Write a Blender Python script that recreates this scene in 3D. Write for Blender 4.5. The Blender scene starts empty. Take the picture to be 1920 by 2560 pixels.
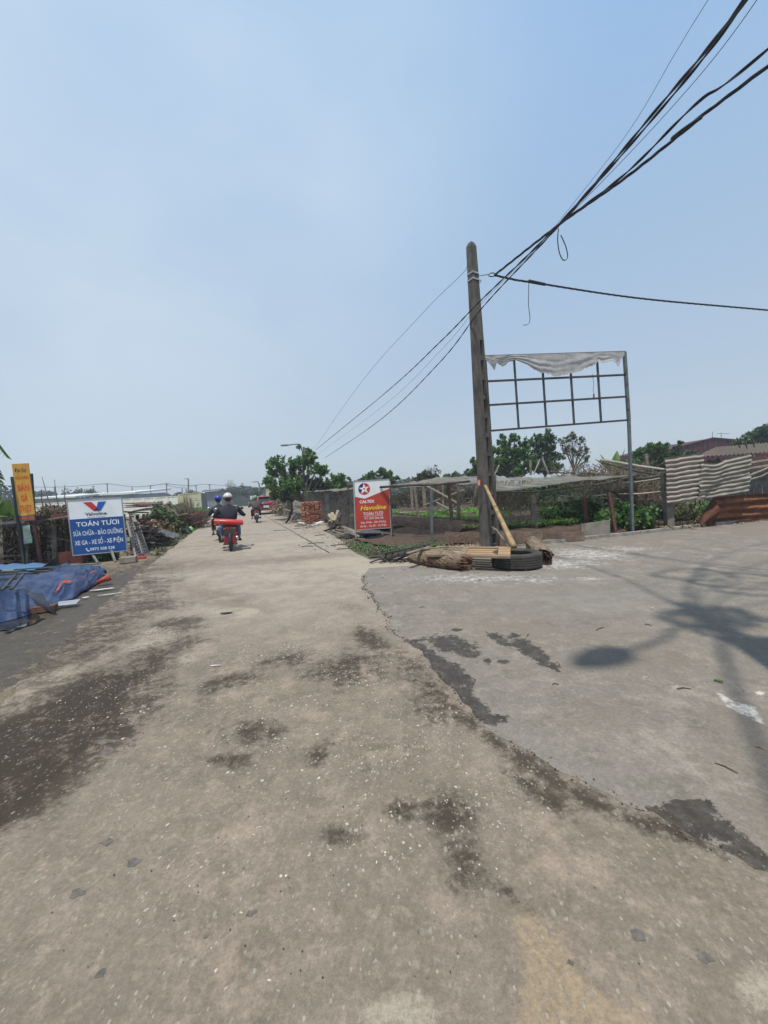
import bpy, math, random
import numpy as np
from mathutils import Vector, Matrix, noise as mnoise
HAZE_D = 0.0016
rnd = random.Random(7); rng = np.random.default_rng(7)
sc = bpy.context.scene; COL = sc.collection
# ------------------------------------------------------------ camera, sky, sun, exposure
F = 961.0; ROLL = math.radians(3.0); PIT = math.radians(3.06); CH = 1.5
c_, s_, cp, sp = math.cos(ROLL), math.sin(ROLL), math.cos(PIT), math.sin(PIT)
cam = bpy.data.objects.new('camera', bpy.data.cameras.new('camera')); COL.objects.link(cam); sc.camera = cam
cam.data.sensor_fit = 'HORIZONTAL'; cam.data.sensor_width = 36; cam.data.lens = 36 * F / 1920
cam.data.clip_start = 0.05; cam.data.clip_end = 3000
_f = Vector((0, cp, -sp)); _u0 = Vector((0, sp, cp)); _r0 = Vector((1, 0, 0))
_r = _r0 * c_ - _u0 * s_; _u = _u0 * c_ + _r0 * s_
cam.matrix_world = Matrix(((_r.x, _u.x, -_f.x, 0), (_r.y, _u.y, -_f.y, 0), (_r.z, _u.z, -_f.z, CH), (0, 0, 0, 1)))
sc.render.resolution_x = 768; sc.render.resolution_y = 1024
sc.view_settings.view_transform = 'Standard'; sc.view_settings.look = 'None'
sc.view_settings.gamma = 1; sc.view_settings.use_curve_mapping = False
sc.view_settings.exposure = 0.44
SUND = Vector((.09, .33, -1)).normalized()          # direction the light travels
elev = math.asin(-SUND.z); az = math.atan2(-SUND.x, -SUND.y)
sun = bpy.data.objects.new('sun', bpy.data.lights.new('sun', 'SUN')); COL.objects.link(sun)
sun.data.energy = 3.2; sun.data.angle = math.radians(1.6); sun.data.color = (1.0, .95, .87)
sun.rotation_euler = SUND.to_track_quat('-Z', 'Y').to_euler(); sun.location = (0, -5, 20)
W = bpy.data.worlds.new('World'); sc.world = W; W.use_nodes = True
nt = W.node_tree; N = nt.nodes; L = nt.links; N.clear()
sky = N.new('ShaderNodeTexSky'); sky.sky_type = 'NISHITA'; sky.sun_disc = False
sky.sun_elevation = elev; sky.sun_rotation = az; sky.air_density = 1.0; sky.dust_density = 1.6; sky.ozone_density = 1.4
bg = N.new('ShaderNodeBackground'); bg.inputs[1].default_value = 0.15
tc = N.new('ShaderNodeTexCoord'); mp = N.new('ShaderNodeMapping'); mp.inputs['Scale'].default_value = (1, 1, 1.5); mp.inputs['Location'].default_value = (.35, .1, .2)
nz = N.new('ShaderNodeTexNoise'); nz.inputs['Scale'].default_value = 1.5; nz.inputs['Detail'].default_value = 3.5; nz.inputs['Roughness'].default_value = .5
sx = N.new('ShaderNodeSeparateXYZ'); ramp = N.new('ShaderNodeValToRGB'); er = ramp.color_ramp
for p_, c__ in ((.0, (2.52, 2.86, 3.12)), (.10, (2.45, 3.05, 3.7)), (.30, (2.30, 3.42, 4.5)), (.55, (1.76, 3.02, 4.5)), (1.0, (1.32, 2.55, 4.3))):
    e = er.elements[0] if p_ == 0 else (er.elements[1] if p_ == 1.0 else er.elements.new(p_)); e.position = p_; e.color = (*[x * .2 for x in c__], 1)
vs_ = N.new('ShaderNodeVectorMath'); vs_.operation = 'SCALE'; vs_.inputs['Scale'].default_value = 5.0
mx = N.new('ShaderNodeMix'); mx.data_type = 'RGBA'; mx.inputs[0].default_value = .86      # hot-season haze veils the clear-sky model
dt = N.new('ShaderNodeVectorMath'); dt.operation = 'DOT_PRODUCT'; dt.inputs[1].default_value = (-.50, .50, .707)
c1 = N.new('ShaderNodeMapRange'); c1.interpolation_type = 'SMOOTHSTEP'; c1.inputs[1].default_value = .55; c1.inputs[2].default_value = 1.12; c1.inputs[3].default_value = .0; c1.inputs[4].default_value = .95
c2 = N.new('ShaderNodeMapRange'); c2.interpolation_type = 'SMOOTHSTEP'; c2.inputs[1].default_value = .40; c2.inputs[2].default_value = .66; c2.inputs[3].default_value = .5; c2.inputs[4].default_value = 1
cm = N.new('ShaderNodeMath'); cm.operation = 'MULTIPLY'; m3 = N.new('ShaderNodeMix'); m3.data_type = 'RGBA'; m3.inputs[7].default_value = (3.35, 3.9, 4.4, 1)
L.new(tc.outputs['Generated'], mp.inputs[0]); L.new(mp.outputs[0], nz.inputs[0]); L.new(nz.outputs[0], c2.inputs[0]); L.new(tc.outputs['Generated'], dt.inputs[0]); L.new(dt.outputs['Value'], c1.inputs[0])
L.new(c1.outputs[0], cm.inputs[0]); L.new(c2.outputs[0], cm.inputs[1]); L.new(cm.outputs[0], m3.inputs[0])
L.new(tc.outputs['Generated'], sx.inputs[0]); L.new(sx.outputs[2], ramp.inputs[0]); L.new(ramp.outputs[0], vs_.inputs[0]); L.new(sky.outputs[0], mx.inputs[6]); L.new(vs_.outputs[0], mx.inputs[7])
L.new(mx.outputs[2], m3.inputs[6]); L.new(m3.outputs[2], bg.inputs[0])
wo = N.new('ShaderNodeOutputWorld'); L.new(bg.outputs[0], wo.inputs[0])

# ------------------------------------------------------------ survey of the place: photograph pixels to metres
def ray(px, py):
    a = (px - 960) / F; b = (1280 - py) / F
    r0 = a * c_ + b * s_; u0 = -a * s_ + b * c_
    return (r0, cp + u0 * sp, -sp + u0 * cp)
def G(px, py, z=0.0):
    r = ray(px, py); t = (z - CH) / r[2]; return Vector((r[0] * t, r[1] * t, z))
def P(px, py, Y):
    r = ray(px, py); t = Y / r[1]; return Vector((r[0] * t, Y, CH + r[2] * t))
def XZ(px, Y, z=0.0):
    a = (px - 960) / F; k = (z - CH) / Y
    u0 = (k * cp + sp) / (cp - k * sp); b = (u0 + a * s_) / c_; r0 = a * c_ + b * s_
    return Vector((r0 * Y / (cp + u0 * sp), Y, z))
def proj(x, y, z):                                   # numpy: world to pixels
    z = z - CH; d = y * cp - z * sp; u = y * sp + z * cp
    rr = x * c_ - u * s_; uu = u * c_ + x * s_
    return 960 + F * rr / d, 1280 - F * uu / d

# ------------------------------------------------------------ materials
MATS = {}
def mat(name, col, rough=.8, trough=None, var=.25, scale=6.0, bump=.0, bscale=40.0, metal=0.0, col2=None, spec=.5, island=0.0, translucent=0.0, alpha=1.0, stretch=None, lo=.35, hi=.65):
    if name in MATS: return MATS[name]
    m = bpy.data.materials.new(name); MATS[name] = m; m.use_nodes = True
    t = m.node_tree; n = t.nodes; l = t.links; b = n['Principled BSDF']
    b.inputs['Roughness'].default_value = rough; b.inputs['Metallic'].default_value = metal
    b.inputs['Specular IOR Level'].default_value = spec
    tc = n.new('ShaderNodeTexCoord'); mpn = n.new('ShaderNodeMapping'); l.new(tc.outputs['Object'], mpn.inputs[0])
    if stretch: mpn.inputs['Scale'].default_value = stretch
    nz = n.new('ShaderNodeTexNoise'); nz.inputs['Scale'].default_value = scale; nz.inputs['Detail'].default_value = 6; nz.inputs['Roughness'].default_value = .62
    l.new(mpn.outputs[0], nz.inputs[0])
    mr = n.new('ShaderNodeMapRange'); mr.inputs[1].default_value = lo; mr.inputs[2].default_value = hi; l.new(nz.outputs[0], mr.inputs[0])
    mx = n.new('ShaderNodeMix'); mx.data_type = 'RGBA'; l.new(mr.outputs[0], mx.inputs[0])
    if col2 is None:
        mx.inputs[6].default_value = (*[max(0, x * (1 - var)) for x in col], 1); mx.inputs[7].default_value = (*[min(1, x * (1 + var)) for x in col], 1)
    else:
        mx.inputs[6].default_value = (*col, 1); mx.inputs[7].default_value = (*col2, 1)
    out = mx.outputs[2]
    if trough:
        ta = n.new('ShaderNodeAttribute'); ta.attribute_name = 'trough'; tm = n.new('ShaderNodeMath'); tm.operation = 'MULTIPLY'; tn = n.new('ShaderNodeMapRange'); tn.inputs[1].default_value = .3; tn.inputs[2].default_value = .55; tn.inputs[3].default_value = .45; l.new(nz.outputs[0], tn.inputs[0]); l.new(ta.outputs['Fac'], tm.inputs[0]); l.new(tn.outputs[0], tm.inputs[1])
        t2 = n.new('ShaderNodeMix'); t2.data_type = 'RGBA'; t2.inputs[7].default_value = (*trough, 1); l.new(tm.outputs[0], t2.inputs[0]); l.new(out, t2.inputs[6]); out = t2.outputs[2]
    if island:
        g = n.new('ShaderNodeNewGeometry'); mi = n.new('ShaderNodeMapRange'); mi.inputs[3].default_value = 1 - island; mi.inputs[4].default_value = 1 + island
        l.new(g.outputs['Random Per Island'], mi.inputs[0])
        hs = n.new('ShaderNodeHueSaturation'); l.new(mi.outputs[0], hs.inputs['Value']); l.new(out, hs.inputs['Color'])
        m2 = n.new('ShaderNodeMath'); m2.operation = 'MULTIPLY_ADD'; m2.inputs[1].default_value = -.05 if translucent else 0.0; m2.inputs[2].default_value = .53 if translucent else .5
        l.new(g.outputs['Random Per Island'], m2.inputs[0]); l.new(m2.outputs[0], hs.inputs['Hue']); out = hs.outputs[0]
    l.new(out, b.inputs['Base Color'])
    if bump:
        nb = n.new('ShaderNodeTexNoise'); nb.inputs['Scale'].default_value = bscale; nb.inputs['Detail'].default_value = 4; l.new(mpn.outputs[0], nb.inputs[0])
        bp = n.new('ShaderNodeBump'); bp.inputs['Strength'].default_value = bump; bp.inputs['Distance'].default_value = .02
        l.new(nb.outputs[0], bp.inputs['Height']); l.new(bp.outputs[0], b.inputs['Normal'])
    sh = b.outputs[0]; mo = n['Material Output']
    if translucent:
        tr = n.new('ShaderNodeBsdfTranslucent'); l.new(out, tr.inputs[0]); ms = n.new('ShaderNodeMixShader'); ms.inputs[0].default_value = translucent
        l.new(sh, ms.inputs[1]); l.new(tr.outputs[0], ms.inputs[2]); sh = ms.outputs[0]
    if alpha < 1:
        tp = n.new('ShaderNodeBsdfTransparent'); ms = n.new('ShaderNodeMixShader'); l.new(tp.outputs[0], ms.inputs[1]); l.new(sh, ms.inputs[2])
        # net: threads thicker and thinner by noise
        na = n.new('ShaderNodeMapRange'); na.inputs[1].default_value = .3; na.inputs[2].default_value = .7
        na.inputs[3].default_value = max(0, alpha - .2); na.inputs[4].default_value = min(1, alpha + .2); l.new(nz.outputs[0], na.inputs[0]); l.new(na.outputs[0], ms.inputs[0]); sh = ms.outputs[0]
    l.new(sh, mo.inputs[0]); return m
def flat(name, col, rough=.5, metal=0, emit=0): return mat(name, col, rough, var=.06, scale=3, metal=metal)

# ------------------------------------------------------------ mesh building
class MB:
    def __init__(s): s.v = []; s.f = []; s.mi = []
    def add(s, vs, fs, mi=0):
        o = len(s.v); s.v += [tuple(x) for x in vs]; s.f += [tuple(i + o for i in f) for f in fs]; s.mi += [mi] * len(fs); return s
    def hexa(s, a, mi=0):   # 8 corners: 0-3 bottom ccw, 4-7 top ccw
        return s.add(a, [(3, 2, 1, 0), (4, 5, 6, 7), (0, 1, 5, 4), (1, 2, 6, 5), (2, 3, 7, 6), (3, 0, 4, 7)], mi)
    def box(s, c, d, rz=0, ry=0, rx=0, mi=0):
        R = Matrix.Rotation(rz, 3, 'Z') @ Matrix.Rotation(ry, 3, 'Y') @ Matrix.Rotation(rx, 3, 'X'); c = Vector(c)
        x, y, z = d[0] / 2, d[1] / 2, d[2] / 2
        return s.hexa([c + R @ Vector(q) for q in ((-x, -y, -z), (x, -y, -z), (x, y, -z), (-x, y, -z), (-x, -y, z), (x, -y, z), (x, y, z), (-x, y, z))], mi)
    def beam(s, p, q, w, h=None, up=(0, 0, 1), w2=None, h2=None, mi=0):
        h = h or w; w2 = w2 or w; h2 = h2 or h
        p = Vector(p); q = Vector(q); d = (q - p).normalized(); up = Vector(up)
        if abs(d.dot(up)) > .98: up = Vector((0, 1, 0))
        a = d.cross(up).normalized(); b = a.cross(d)
        A = [p + a * (i * w / 2) + b * (j * h / 2) for i, j in ((-1, -1), (1, -1), (1, 1), (-1, 1))]
        B = [q + a * (i * w2 / 2) + b * (j * h2 / 2) for i, j in ((-1, -1), (1, -1), (1, 1), (-1, 1))]
        return s.hexa(A + B, mi)
    def tube(s, pts, r, n=6, caps=True, wob=0, mi=0):
        pts = [Vector(p) for p in pts]; m = len(pts); rr = r if isinstance(r, (list, tuple)) else [r] * m
        vs = []; fs = []; pa = None
        for i, p in enumerate(pts):
            d = (pts[min(i + 1, m - 1)] - pts[max(i - 1, 0)]).normalized()
            if pa is None:
                up = Vector((0, 0, 1)) if abs(d.z) < .9 else Vector((1, 0, 0)); pa = d.cross(up).normalized()
            pa = (pa - d * pa.dot(d)).normalized(); pb = d.cross(pa)
            for k in range(n):
                t = 2 * math.pi * k / n; q = rr[i] * (1 + (wob * (rnd.random() - .5) if wob else 0)); vs.append(p + pa * math.cos(t) * q + pb * math.sin(t) * q)
        for i in range(m - 1):
            for k in range(n): fs.append((i * n + k, i * n + (k + 1) % n, (i + 1) * n + (k + 1) % n, (i + 1) * n + k))
        if caps: fs.append(tuple(range(n))[::-1]); fs.append(tuple((m - 1) * n + k for k in range(n)))
        return s.add(vs, fs, mi)
    def lathe(s, prof, n=24, c=(0, 0, 0), axis='Z', closed=False, mi=0):
        vs = []; fs = []; m = len(prof); c = Vector(c)
        for r, h in prof:
            for k in range(n):
                t = 2 * math.pi * k / n; a, b = r * math.cos(t), r * math.sin(t)
                vs.append(c + (Vector((a, b, h)) if axis == 'Z' else Vector((h, a, b)) if axis == 'X' else Vector((a, h, b))))
        for i in range(m if closed else m - 1):
            j = (i + 1) % m
            for k in range(n): fs.append((i * n + k, i * n + (k + 1) % n, j * n + (k + 1) % n, j * n + k))
        return s.add(vs, fs, mi)
    def sheet(s, fn, nu, nv, th=0.0, mi=0):
        vs = [fn(i / nu, j / nv) for j in range(nv + 1) for i in range(nu + 1)]
        fs = [(j * (nu + 1) + i, j * (nu + 1) + i + 1, (j + 1) * (nu + 1) + i + 1, (j + 1) * (nu + 1) + i) for j in range(nv) for i in range(nu)]
        s.add(vs, fs, mi)
        if th:
            n = (Vector(vs[1]) - Vector(vs[0])).cross(Vector(vs[nu + 1]) - Vector(vs[0])).normalized() * th
            s.add([Vector(v) - n for v in vs], [f[::-1] for f in fs], mi)
        return s
    def poly(s, pts, th=None, mi=0):
        n = len(pts)
        if th is None: return s.add(pts, [tuple(range(n))], mi)
        th = Vector(th); a = [Vector(p) for p in pts]; b = [p + th for p in a]
        return s.add(a + b, [tuple(range(n))[::-1], tuple(range(n, 2 * n))] + [(i, (i + 1) % n, n + (i + 1) % n, n + i) for i in range(n)], mi)
def origin(o):
    p = Vector((0, 0, 0))
    while o: p += o.location; o = o.parent
    return p
def props(o, label=None, cat=None, group=None, kind=None):
    if label: o['label'] = label
    if cat: o['category'] = cat
    if group: o['group'] = group
    if kind: o['kind'] = kind
    return o
def mesh_obj(mb, name, m, parent=None, smooth=False, loc=None):
    me = bpy.data.meshes.new(name)
    off = origin(parent) if parent else Vector((0, 0, 0))
    if parent is None and loc is not None: off = Vector(loc)
    o = bpy.data.objects.new(name, me); COL.objects.link(o)
    if parent is None: o.location = off
    me.from_pydata([(v[0] - off.x, v[1] - off.y, v[2] - off.z) for v in mb.v], [], mb.f)
    ms = m if isinstance(m, (list, tuple)) else [m]
    for q in ms: me.materials.append(q)
    if len(ms) > 1: me.polygons.foreach_set('material_index', mb.mi)
    if smooth: me.shade_smooth()
    me.update(); o.parent = parent; return o
def base_of(mb):
    a = np.array([tuple(v) for v in mb.v]); return ((a[:, 0].min() + a[:, 0].max()) / 2, (a[:, 1].min() + a[:, 1].max()) / 2, a[:, 2].min())
def part(mb, name, m, parent, smooth=False, label=None, kind=None): return props(mesh_obj(mb, name, m, parent, smooth), label, kind=kind)
def single(mb, name, m, label=None, cat=None, group=None, kind=None, smooth=False):
    return props(mesh_obj(mb, name, m, None, smooth, loc=base_of(mb)), label, cat, group, kind)
def thing(name, loc, label, cat, group=None, rz=0):
    o = bpy.data.objects.new(name, None); COL.objects.link(o); o.location = loc; o.rotation_euler[2] = rz; o.empty_display_size = .2
    return props(o, label, cat, group)
def copy_tree(o, parent=None):
    c = o.copy(); COL.objects.link(c); c.parent = parent
    for ch in list(o.children): copy_tree(ch, c)
    return c
def np_mesh(name, V, Fc, m, parent=None, loc=(0, 0, 0), smooth=False):   # V (n,3), Fc (m,k)
    me = bpy.data.meshes.new(name); V = np.asarray(V, dtype=np.float32) - np.array(tuple(origin(parent) if parent else loc), dtype=np.float32)
    k = Fc.shape[1]; me.vertices.add(len(V)); me.vertices.foreach_set('co', V.ravel()); me.loops.add(Fc.size); me.loops.foreach_set('vertex_index', Fc.astype(np.int32).ravel())
    me.polygons.add(len(Fc)); me.polygons.foreach_set('loop_start', np.arange(0, Fc.size, k, dtype=np.int32)); me.polygons.foreach_set('loop_total', np.full(len(Fc), k, dtype=np.int32))
    me.update(calc_edges=True); me.materials.append(m)
    if smooth: me.shade_smooth()
    o = bpy.data.objects.new(name, me); COL.objects.link(o); o.parent = parent
    if parent is None: o.location = loc
    return o
def leafset(C, size, upb=.5, aspect=.45):                # C (n,3) centres: one folded leaf blade of 2 quads... returns verts, quads
    n = len(C); size = np.broadcast_to(size, (n,)) * rng.uniform(.6, 1.35, n)
    a = rng.normal(size=(n, 3)); a[:, 2] -= .2; a /= np.linalg.norm(a, axis=1)[:, None]
    up = rng.normal(size=(n, 3)) * (1 - upb) + np.array([0, 0, 1]) * upb
    b = np.cross(a, up); b /= np.linalg.norm(b, axis=1)[:, None] + 1e-9
    nn = np.cross(a, b)
    s = size[:, None]; fold = nn * s * .12
    V = np.stack([C - a * s * .5, C + b * s * aspect * .5 + a * s * .05 + fold, C + a * s * .55, C - b * s * aspect * .5 + a * s * .05 + fold], 1).reshape(-1, 3)
    Fc = np.arange(4 * n).reshape(n, 4); return V, Fc
def crown_points(blobs, n, hollow=.35):
    w = np.array([b[3] ** 2 for b in blobs]); w = w / w.sum(); pick = rng.choice(len(blobs), n, p=w); B = np.array([b[:4] for b in blobs])[pick]
    d = rng.normal(size=(n, 3)); d /= np.linalg.norm(d, axis=1)[:, None]; r = (hollow + (1 - hollow) * rng.random(n)) * B[:, 3]
    d[:, 2] *= .8; return B[:, :3] + d * r[:, None]
def GM(name, *p, **k): return mat(name, *p, **k)
LEAF = mat('leaf_green', (.085, .17, .038), .5, island=.55, scale=.8, translucent=.35, spec=.4)
LEAFD = mat('leaf_dark', (.068, .130, .040), .5, island=.5, scale=.8, translucent=.25, spec=.4)
LEAFY = mat('leaf_yellowgreen', (.10, .17, .035), .5, island=.45, scale=.8, translucent=.4, spec=.4)
LEAFO = mat('leaf_olive', (.075, .085, .03), .6, island=.5, scale=.8, translucent=.25, spec=.3)
DRY = mat('dry_brush', (.17, .125, .075), .9, island=.5, scale=2, spec=.2)
BARK = mat('bark', (.15, .12, .09), .9, var=.4, scale=9, bump=.6, bscale=30, stretch=(1, 1, .2))
WOOD = mat('wood_grey', (.20, .165, .125), .85, var=.45, scale=5, bump=.3, bscale=60, stretch=(1, 1, 1), island=.35)
WOODD = mat('wood_dark', (.055, .042, .033), .85, var=.45, scale=6, bump=.4, bscale=50, island=.3)
BAMBOO = mat('bamboo_dry', (.28, .19, .09), .55, var=.35, scale=7, bump=.2)
STEEL = mat('steel_grey', (.06, .066, .07), .5, var=.3, scale=8, metal=.3)
RUSTY = mat('rusty_steel', (.12, .05, .035), .8, var=.5, scale=12)
CONC = mat('concrete_old', (.21, .185, .15), .9, col2=(.11, .095, .08), scale=5, bump=.6, bscale=45)
SOIL = mat('soil_brown', (.075, .047, .031), .95, var=.45, scale=14, bump=1.0, bscale=60)
BLACKP = mat('black_rubber', (.018, .018, .018), .6, var=.4, scale=10)
# ------------------------------------------------------------ ground surfaces
def sd_poly(X, Y, pts):
    d = np.full(X.shape, 1e18); ins = np.zeros(X.shape, bool); n = len(pts)
    for i in range(n):
        x1, y1 = pts[i]; x2, y2 = pts[(i + 1) % n]
        ex, ey = x2 - x1, y2 - y1; t = np.clip(((X - x1) * ex + (Y - y1) * ey) / (ex * ex + ey * ey + 1e-9), 0, 1)
        d = np.minimum(d, (X - x1 - t * ex) ** 2 + (Y - y1 - t * ey) ** 2)
        c = ((y1 > Y) != (y2 > Y)) & (X < (x2 - x1) * (Y - y1) / (y2 - y1 + 1e-12) + x1); ins ^= c
    d = np.sqrt(d); return np.where(ins, d, -d)
def mk(X, Y, pts, w): return np.clip(.5 + sd_poly(X, Y, pts) / w, 0, 1)
def el(X, Y, cx, cy, rx, ry, ang=0, soft=.6):
    a = math.radians(ang); dx, dy = X - cx, Y - cy; u = (dx * math.cos(a) + dy * math.sin(a)) / rx; v = (-dx * math.sin(a) + dy * math.cos(a)) / ry
    return np.clip((1 - np.sqrt(u * u + v * v)) / soft + .5, 0, 1)
ASPH_EDGE = [(905, 1440), (915, 1475), (935, 1500), (972, 1556), (1000, 1590), (1045, 1640), (1085, 1690), (1130, 1735), (1170, 1765), (1225, 1815), (1270, 1850), (1310, 1868), (1377, 1920), (1435, 1955), (1540, 2008), (1600, 2030), (1640, 2022), (1680, 2066), (1750, 2092), (1850, 2142), (1935, 2205)]
def pave_masks(x, y):
    ok = y > .3; yy = np.where(ok, y, .3); X, Y = proj(x, yy, np.zeros_like(x))
    Rm = np.zeros_like(x); Gm = np.zeros_like(x); Bm = np.zeros_like(x); Am = np.zeros_like(x)
    Rm = np.maximum(Rm, mk(X, Y, [(-300, 1500), (0, 1470), (300, 1420), (385, 1412), (370, 1440), (325, 1480), (270, 1530), (225, 1570), (150, 1620), (0, 1680), (-300, 1830)], 70) * .93)
    Rm = np.maximum(Rm, mk(X, Y, [(-300, 1840), (0, 1770), (75, 1735), (190, 1665), (324, 1631), (405, 1597), (480, 1574), (519, 1597), (450, 1643), (410, 1710), (340, 1760), (370, 1851), (260, 1892), (214, 1942), (150, 2000), (80, 2060), (0, 2120), (-300, 2300)], 110) * 1.08)
    for q_, w_, a_ in (([(-200, 1640), (150, 1560), (330, 1520), (470, 1530), (560, 1590), (640, 1640), (700, 1720), (560, 1830), (420, 1880), (300, 1900), (-200, 1900)], 160, .30), ([(560, 1660), (700, 1640), (900, 1620), (1010, 1640), (1100, 1760), (1250, 1880), (1330, 2000), (1200, 2090), (1000, 2080), (850, 1990), (700, 1960), (560, 1850)], 180, .20),
                       ([(-200, 1430), (300, 1390), (430, 1390), (460, 1450), (430, 1520), (370, 1600), (260, 1690), (-200, 1830)], 130, .78)):
        Rm = np.maximum(Rm, mk(X, Y, q_, w_) * a_)
    for e in ((440, 1562, 85, 26, 0), (585, 1703, 100, 26, -12), (650, 1828, 90, 42, 10), (793, 1893, 40, 38, 0), (885, 1672, 125, 52, -4), (395, 1510, 90, 26, 0), (1130, 2030, 95, 60, 0), (1165, 2180, 60, 95, -20),
              (1275, 2235, 85, 26, 38), (1010, 2030, 60, 40, 0), (860, 2090, 60, 30, 10), (1350, 1985, 130, 26, 34), (1080, 1760, 60, 60, 40), (930, 1600, 60, 30, 30), (720, 1650, 90, 20, -8), (330, 1760, 120, 50, -20), (560, 1900, 70, 20, 0)):
        Rm = np.maximum(Rm, el(X, Y, *e[:4], e[4], 1.1) * .82)
    Rm = np.maximum(Rm, .8 * mk(X, Y, [(985, 1600), (1045, 1645), (1130, 1738), (1225, 1818), (1310, 1870), (1435, 1958), (1560, 2018), (1640, 2030), (1750, 2080), (1920, 2180), (1920, 2210), (1700, 2110), (1540, 2070), (1400, 1990), (1250, 1900), (1150, 1830), (1050, 1740), (980, 1680)], 40))
    Bm = np.clip((1720 - Y - .10 * (X - 700)) / 330, 0, 1)          # paler tone towards the far part of the crossing
    for e in ((560, 1497, 150, 30, 12), (430, 1416, 200, 18, -4), (700, 1400, 200, 8, -5), (880, 1520, 60, 20, 10), (250, 1580, 220, 60, -14)):  # second ellipse: a broad faint shade painted into the road tone
        Bm = np.minimum(Bm, 1 - el(X, Y, *e[:4], e[4], 1.3) * .8)
    for e in ((110, 1690, 150, 16, -13), (370, 1612, 80, 12, -12), (365, 1523, 60, 10, -8), (470, 1645, 30, 14, 0), (620, 1530, 40, 12, 0), (1180, 1448, 260, 26, 0), (930, 1420, 90, 20, 0), (50, 1772, 60, 14, -25),
              (1000, 2545, 110, 60, 0), (1900, 2480, 60, 60, 0), (1470, 1392, 150, 12, -3), (1400, 1410, 110, 9, 0), (720, 1352, 130, 8, -6), (640, 1372, 90, 6, -4), (860, 1405, 120, 14, -4), (1385, 1350, 60, 8, 0), (690, 1440, 60, 8, 0)):
        Gm = np.maximum(Gm, el(X, Y, *e[:4], e[4], 1.1))
    Am = np.maximum(Am, mk(X, Y, [(1285, 2300), (1340, 2280), (1400, 2350), (1430, 2420), (1510, 2480), (1640, 2515), (1700, 2620), (1280, 2620), (1300, 2420)], 70))
    Am = np.maximum(Am, el(X, Y, 110, 1685, 190, 22, -13, 1.2) * .7)
    out = np.stack([Rm, Gm, Bm, Am], 1); out[~ok] = 0; return out
def asph_masks(x, y):
    ok = y > .3; yy = np.where(ok, y, .3); X, Y = proj(x, yy, np.zeros_like(x)); Rm = np.zeros_like(x); Gm = np.zeros_like(x); Bm = np.zeros_like(x); Am = np.zeros_like(x)
    Rm = np.maximum(Rm, mk(X, Y, [(965, 1570), (1000, 1598), (1050, 1602), (1100, 1640), (1150, 1668), (1185, 1695), (1180, 1735), (1215, 1765), (1232, 1790), (1272, 1792), (1270, 1808), (1235, 1815), (1180, 1800), (1120, 1750), (1060, 1690), (1000, 1620)], 16))
    for e in ((1130, 1612, 62, 20, 10), (1165, 1632, 36, 10, 10), (1330, 1628, 72, 17, 33), (1250, 1600, 36, 10, 30), (1375, 1665, 22, 7, 10), (1218, 1655, 12, 8, 0), (1258, 1655, 14, 6, 0), (1145, 1575, 14, 4, 0)):
        Rm = np.maximum(Rm, el(X, Y, *e[:4], e[4], .9))
    Rm = np.maximum(Rm, mk(X, Y, [(1535, 2006), (1600, 2024), (1690, 2004), (1778, 2004), (1795, 2040), (1850, 2085), (1935, 2150), (1935, 2215), (1850, 2150), (1750, 2100), (1620, 2060)], 14))
    for e in ((1820, 1755, 34, 11, 32), (1868, 1778, 40, 15, 22), (1900, 1735, 14, 8, 0), (1895, 1800, 20, 5, 30)):
        Gm = np.maximum(Gm, el(X, Y, *e[:4], e[4], .9))
    for e in ((1470, 1385, 130, 17, 2, .66), (1395, 1410, 130, 15, 0, .7), (1350, 1378, 60, 12, 0, .6), (1560, 1372, 90, 6, 0, .62), (1190, 1446, 200, 14, 0, .55), (1460, 1447, 50, 5, 0, .6), (1330, 1450, 90, 9, 0, .55)):
        Gm = np.maximum(Gm, el(X, Y, *e[:4], e[4], 1.3) * e[5])
    Gm = np.maximum(Gm, el(X, Y, 1665, 1712, 75, 12, 18, 1.2) * .42)
    for e in ((1900, 1880, 170, 200, 0), (1900, 2050, 130, 100, 30), (1800, 1560, 160, 50, 10), (1600, 1640, 300, 90, 0), (1250, 1570, 160, 50, 0), (1900, 1330, 120, 16, -6), (1650, 1345, 120, 10, -6), (1500, 1800, 120, 60, 0)):
        Am = np.maximum(Am, el(X, Y, *e[:4], e[4], 1.6) * .8)
    for e in ((1150, 1440, 400, 30, 0), (1500, 1500, 300, 40, 0), (1300, 1900, 200, 90, 30)):
        Bm = np.maximum(Bm, el(X, Y, *e[:4], e[4], 1.6) * .7)
    out = np.stack([Rm, Gm, Bm, Am], 1); out[~ok] = 0; return out
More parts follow.
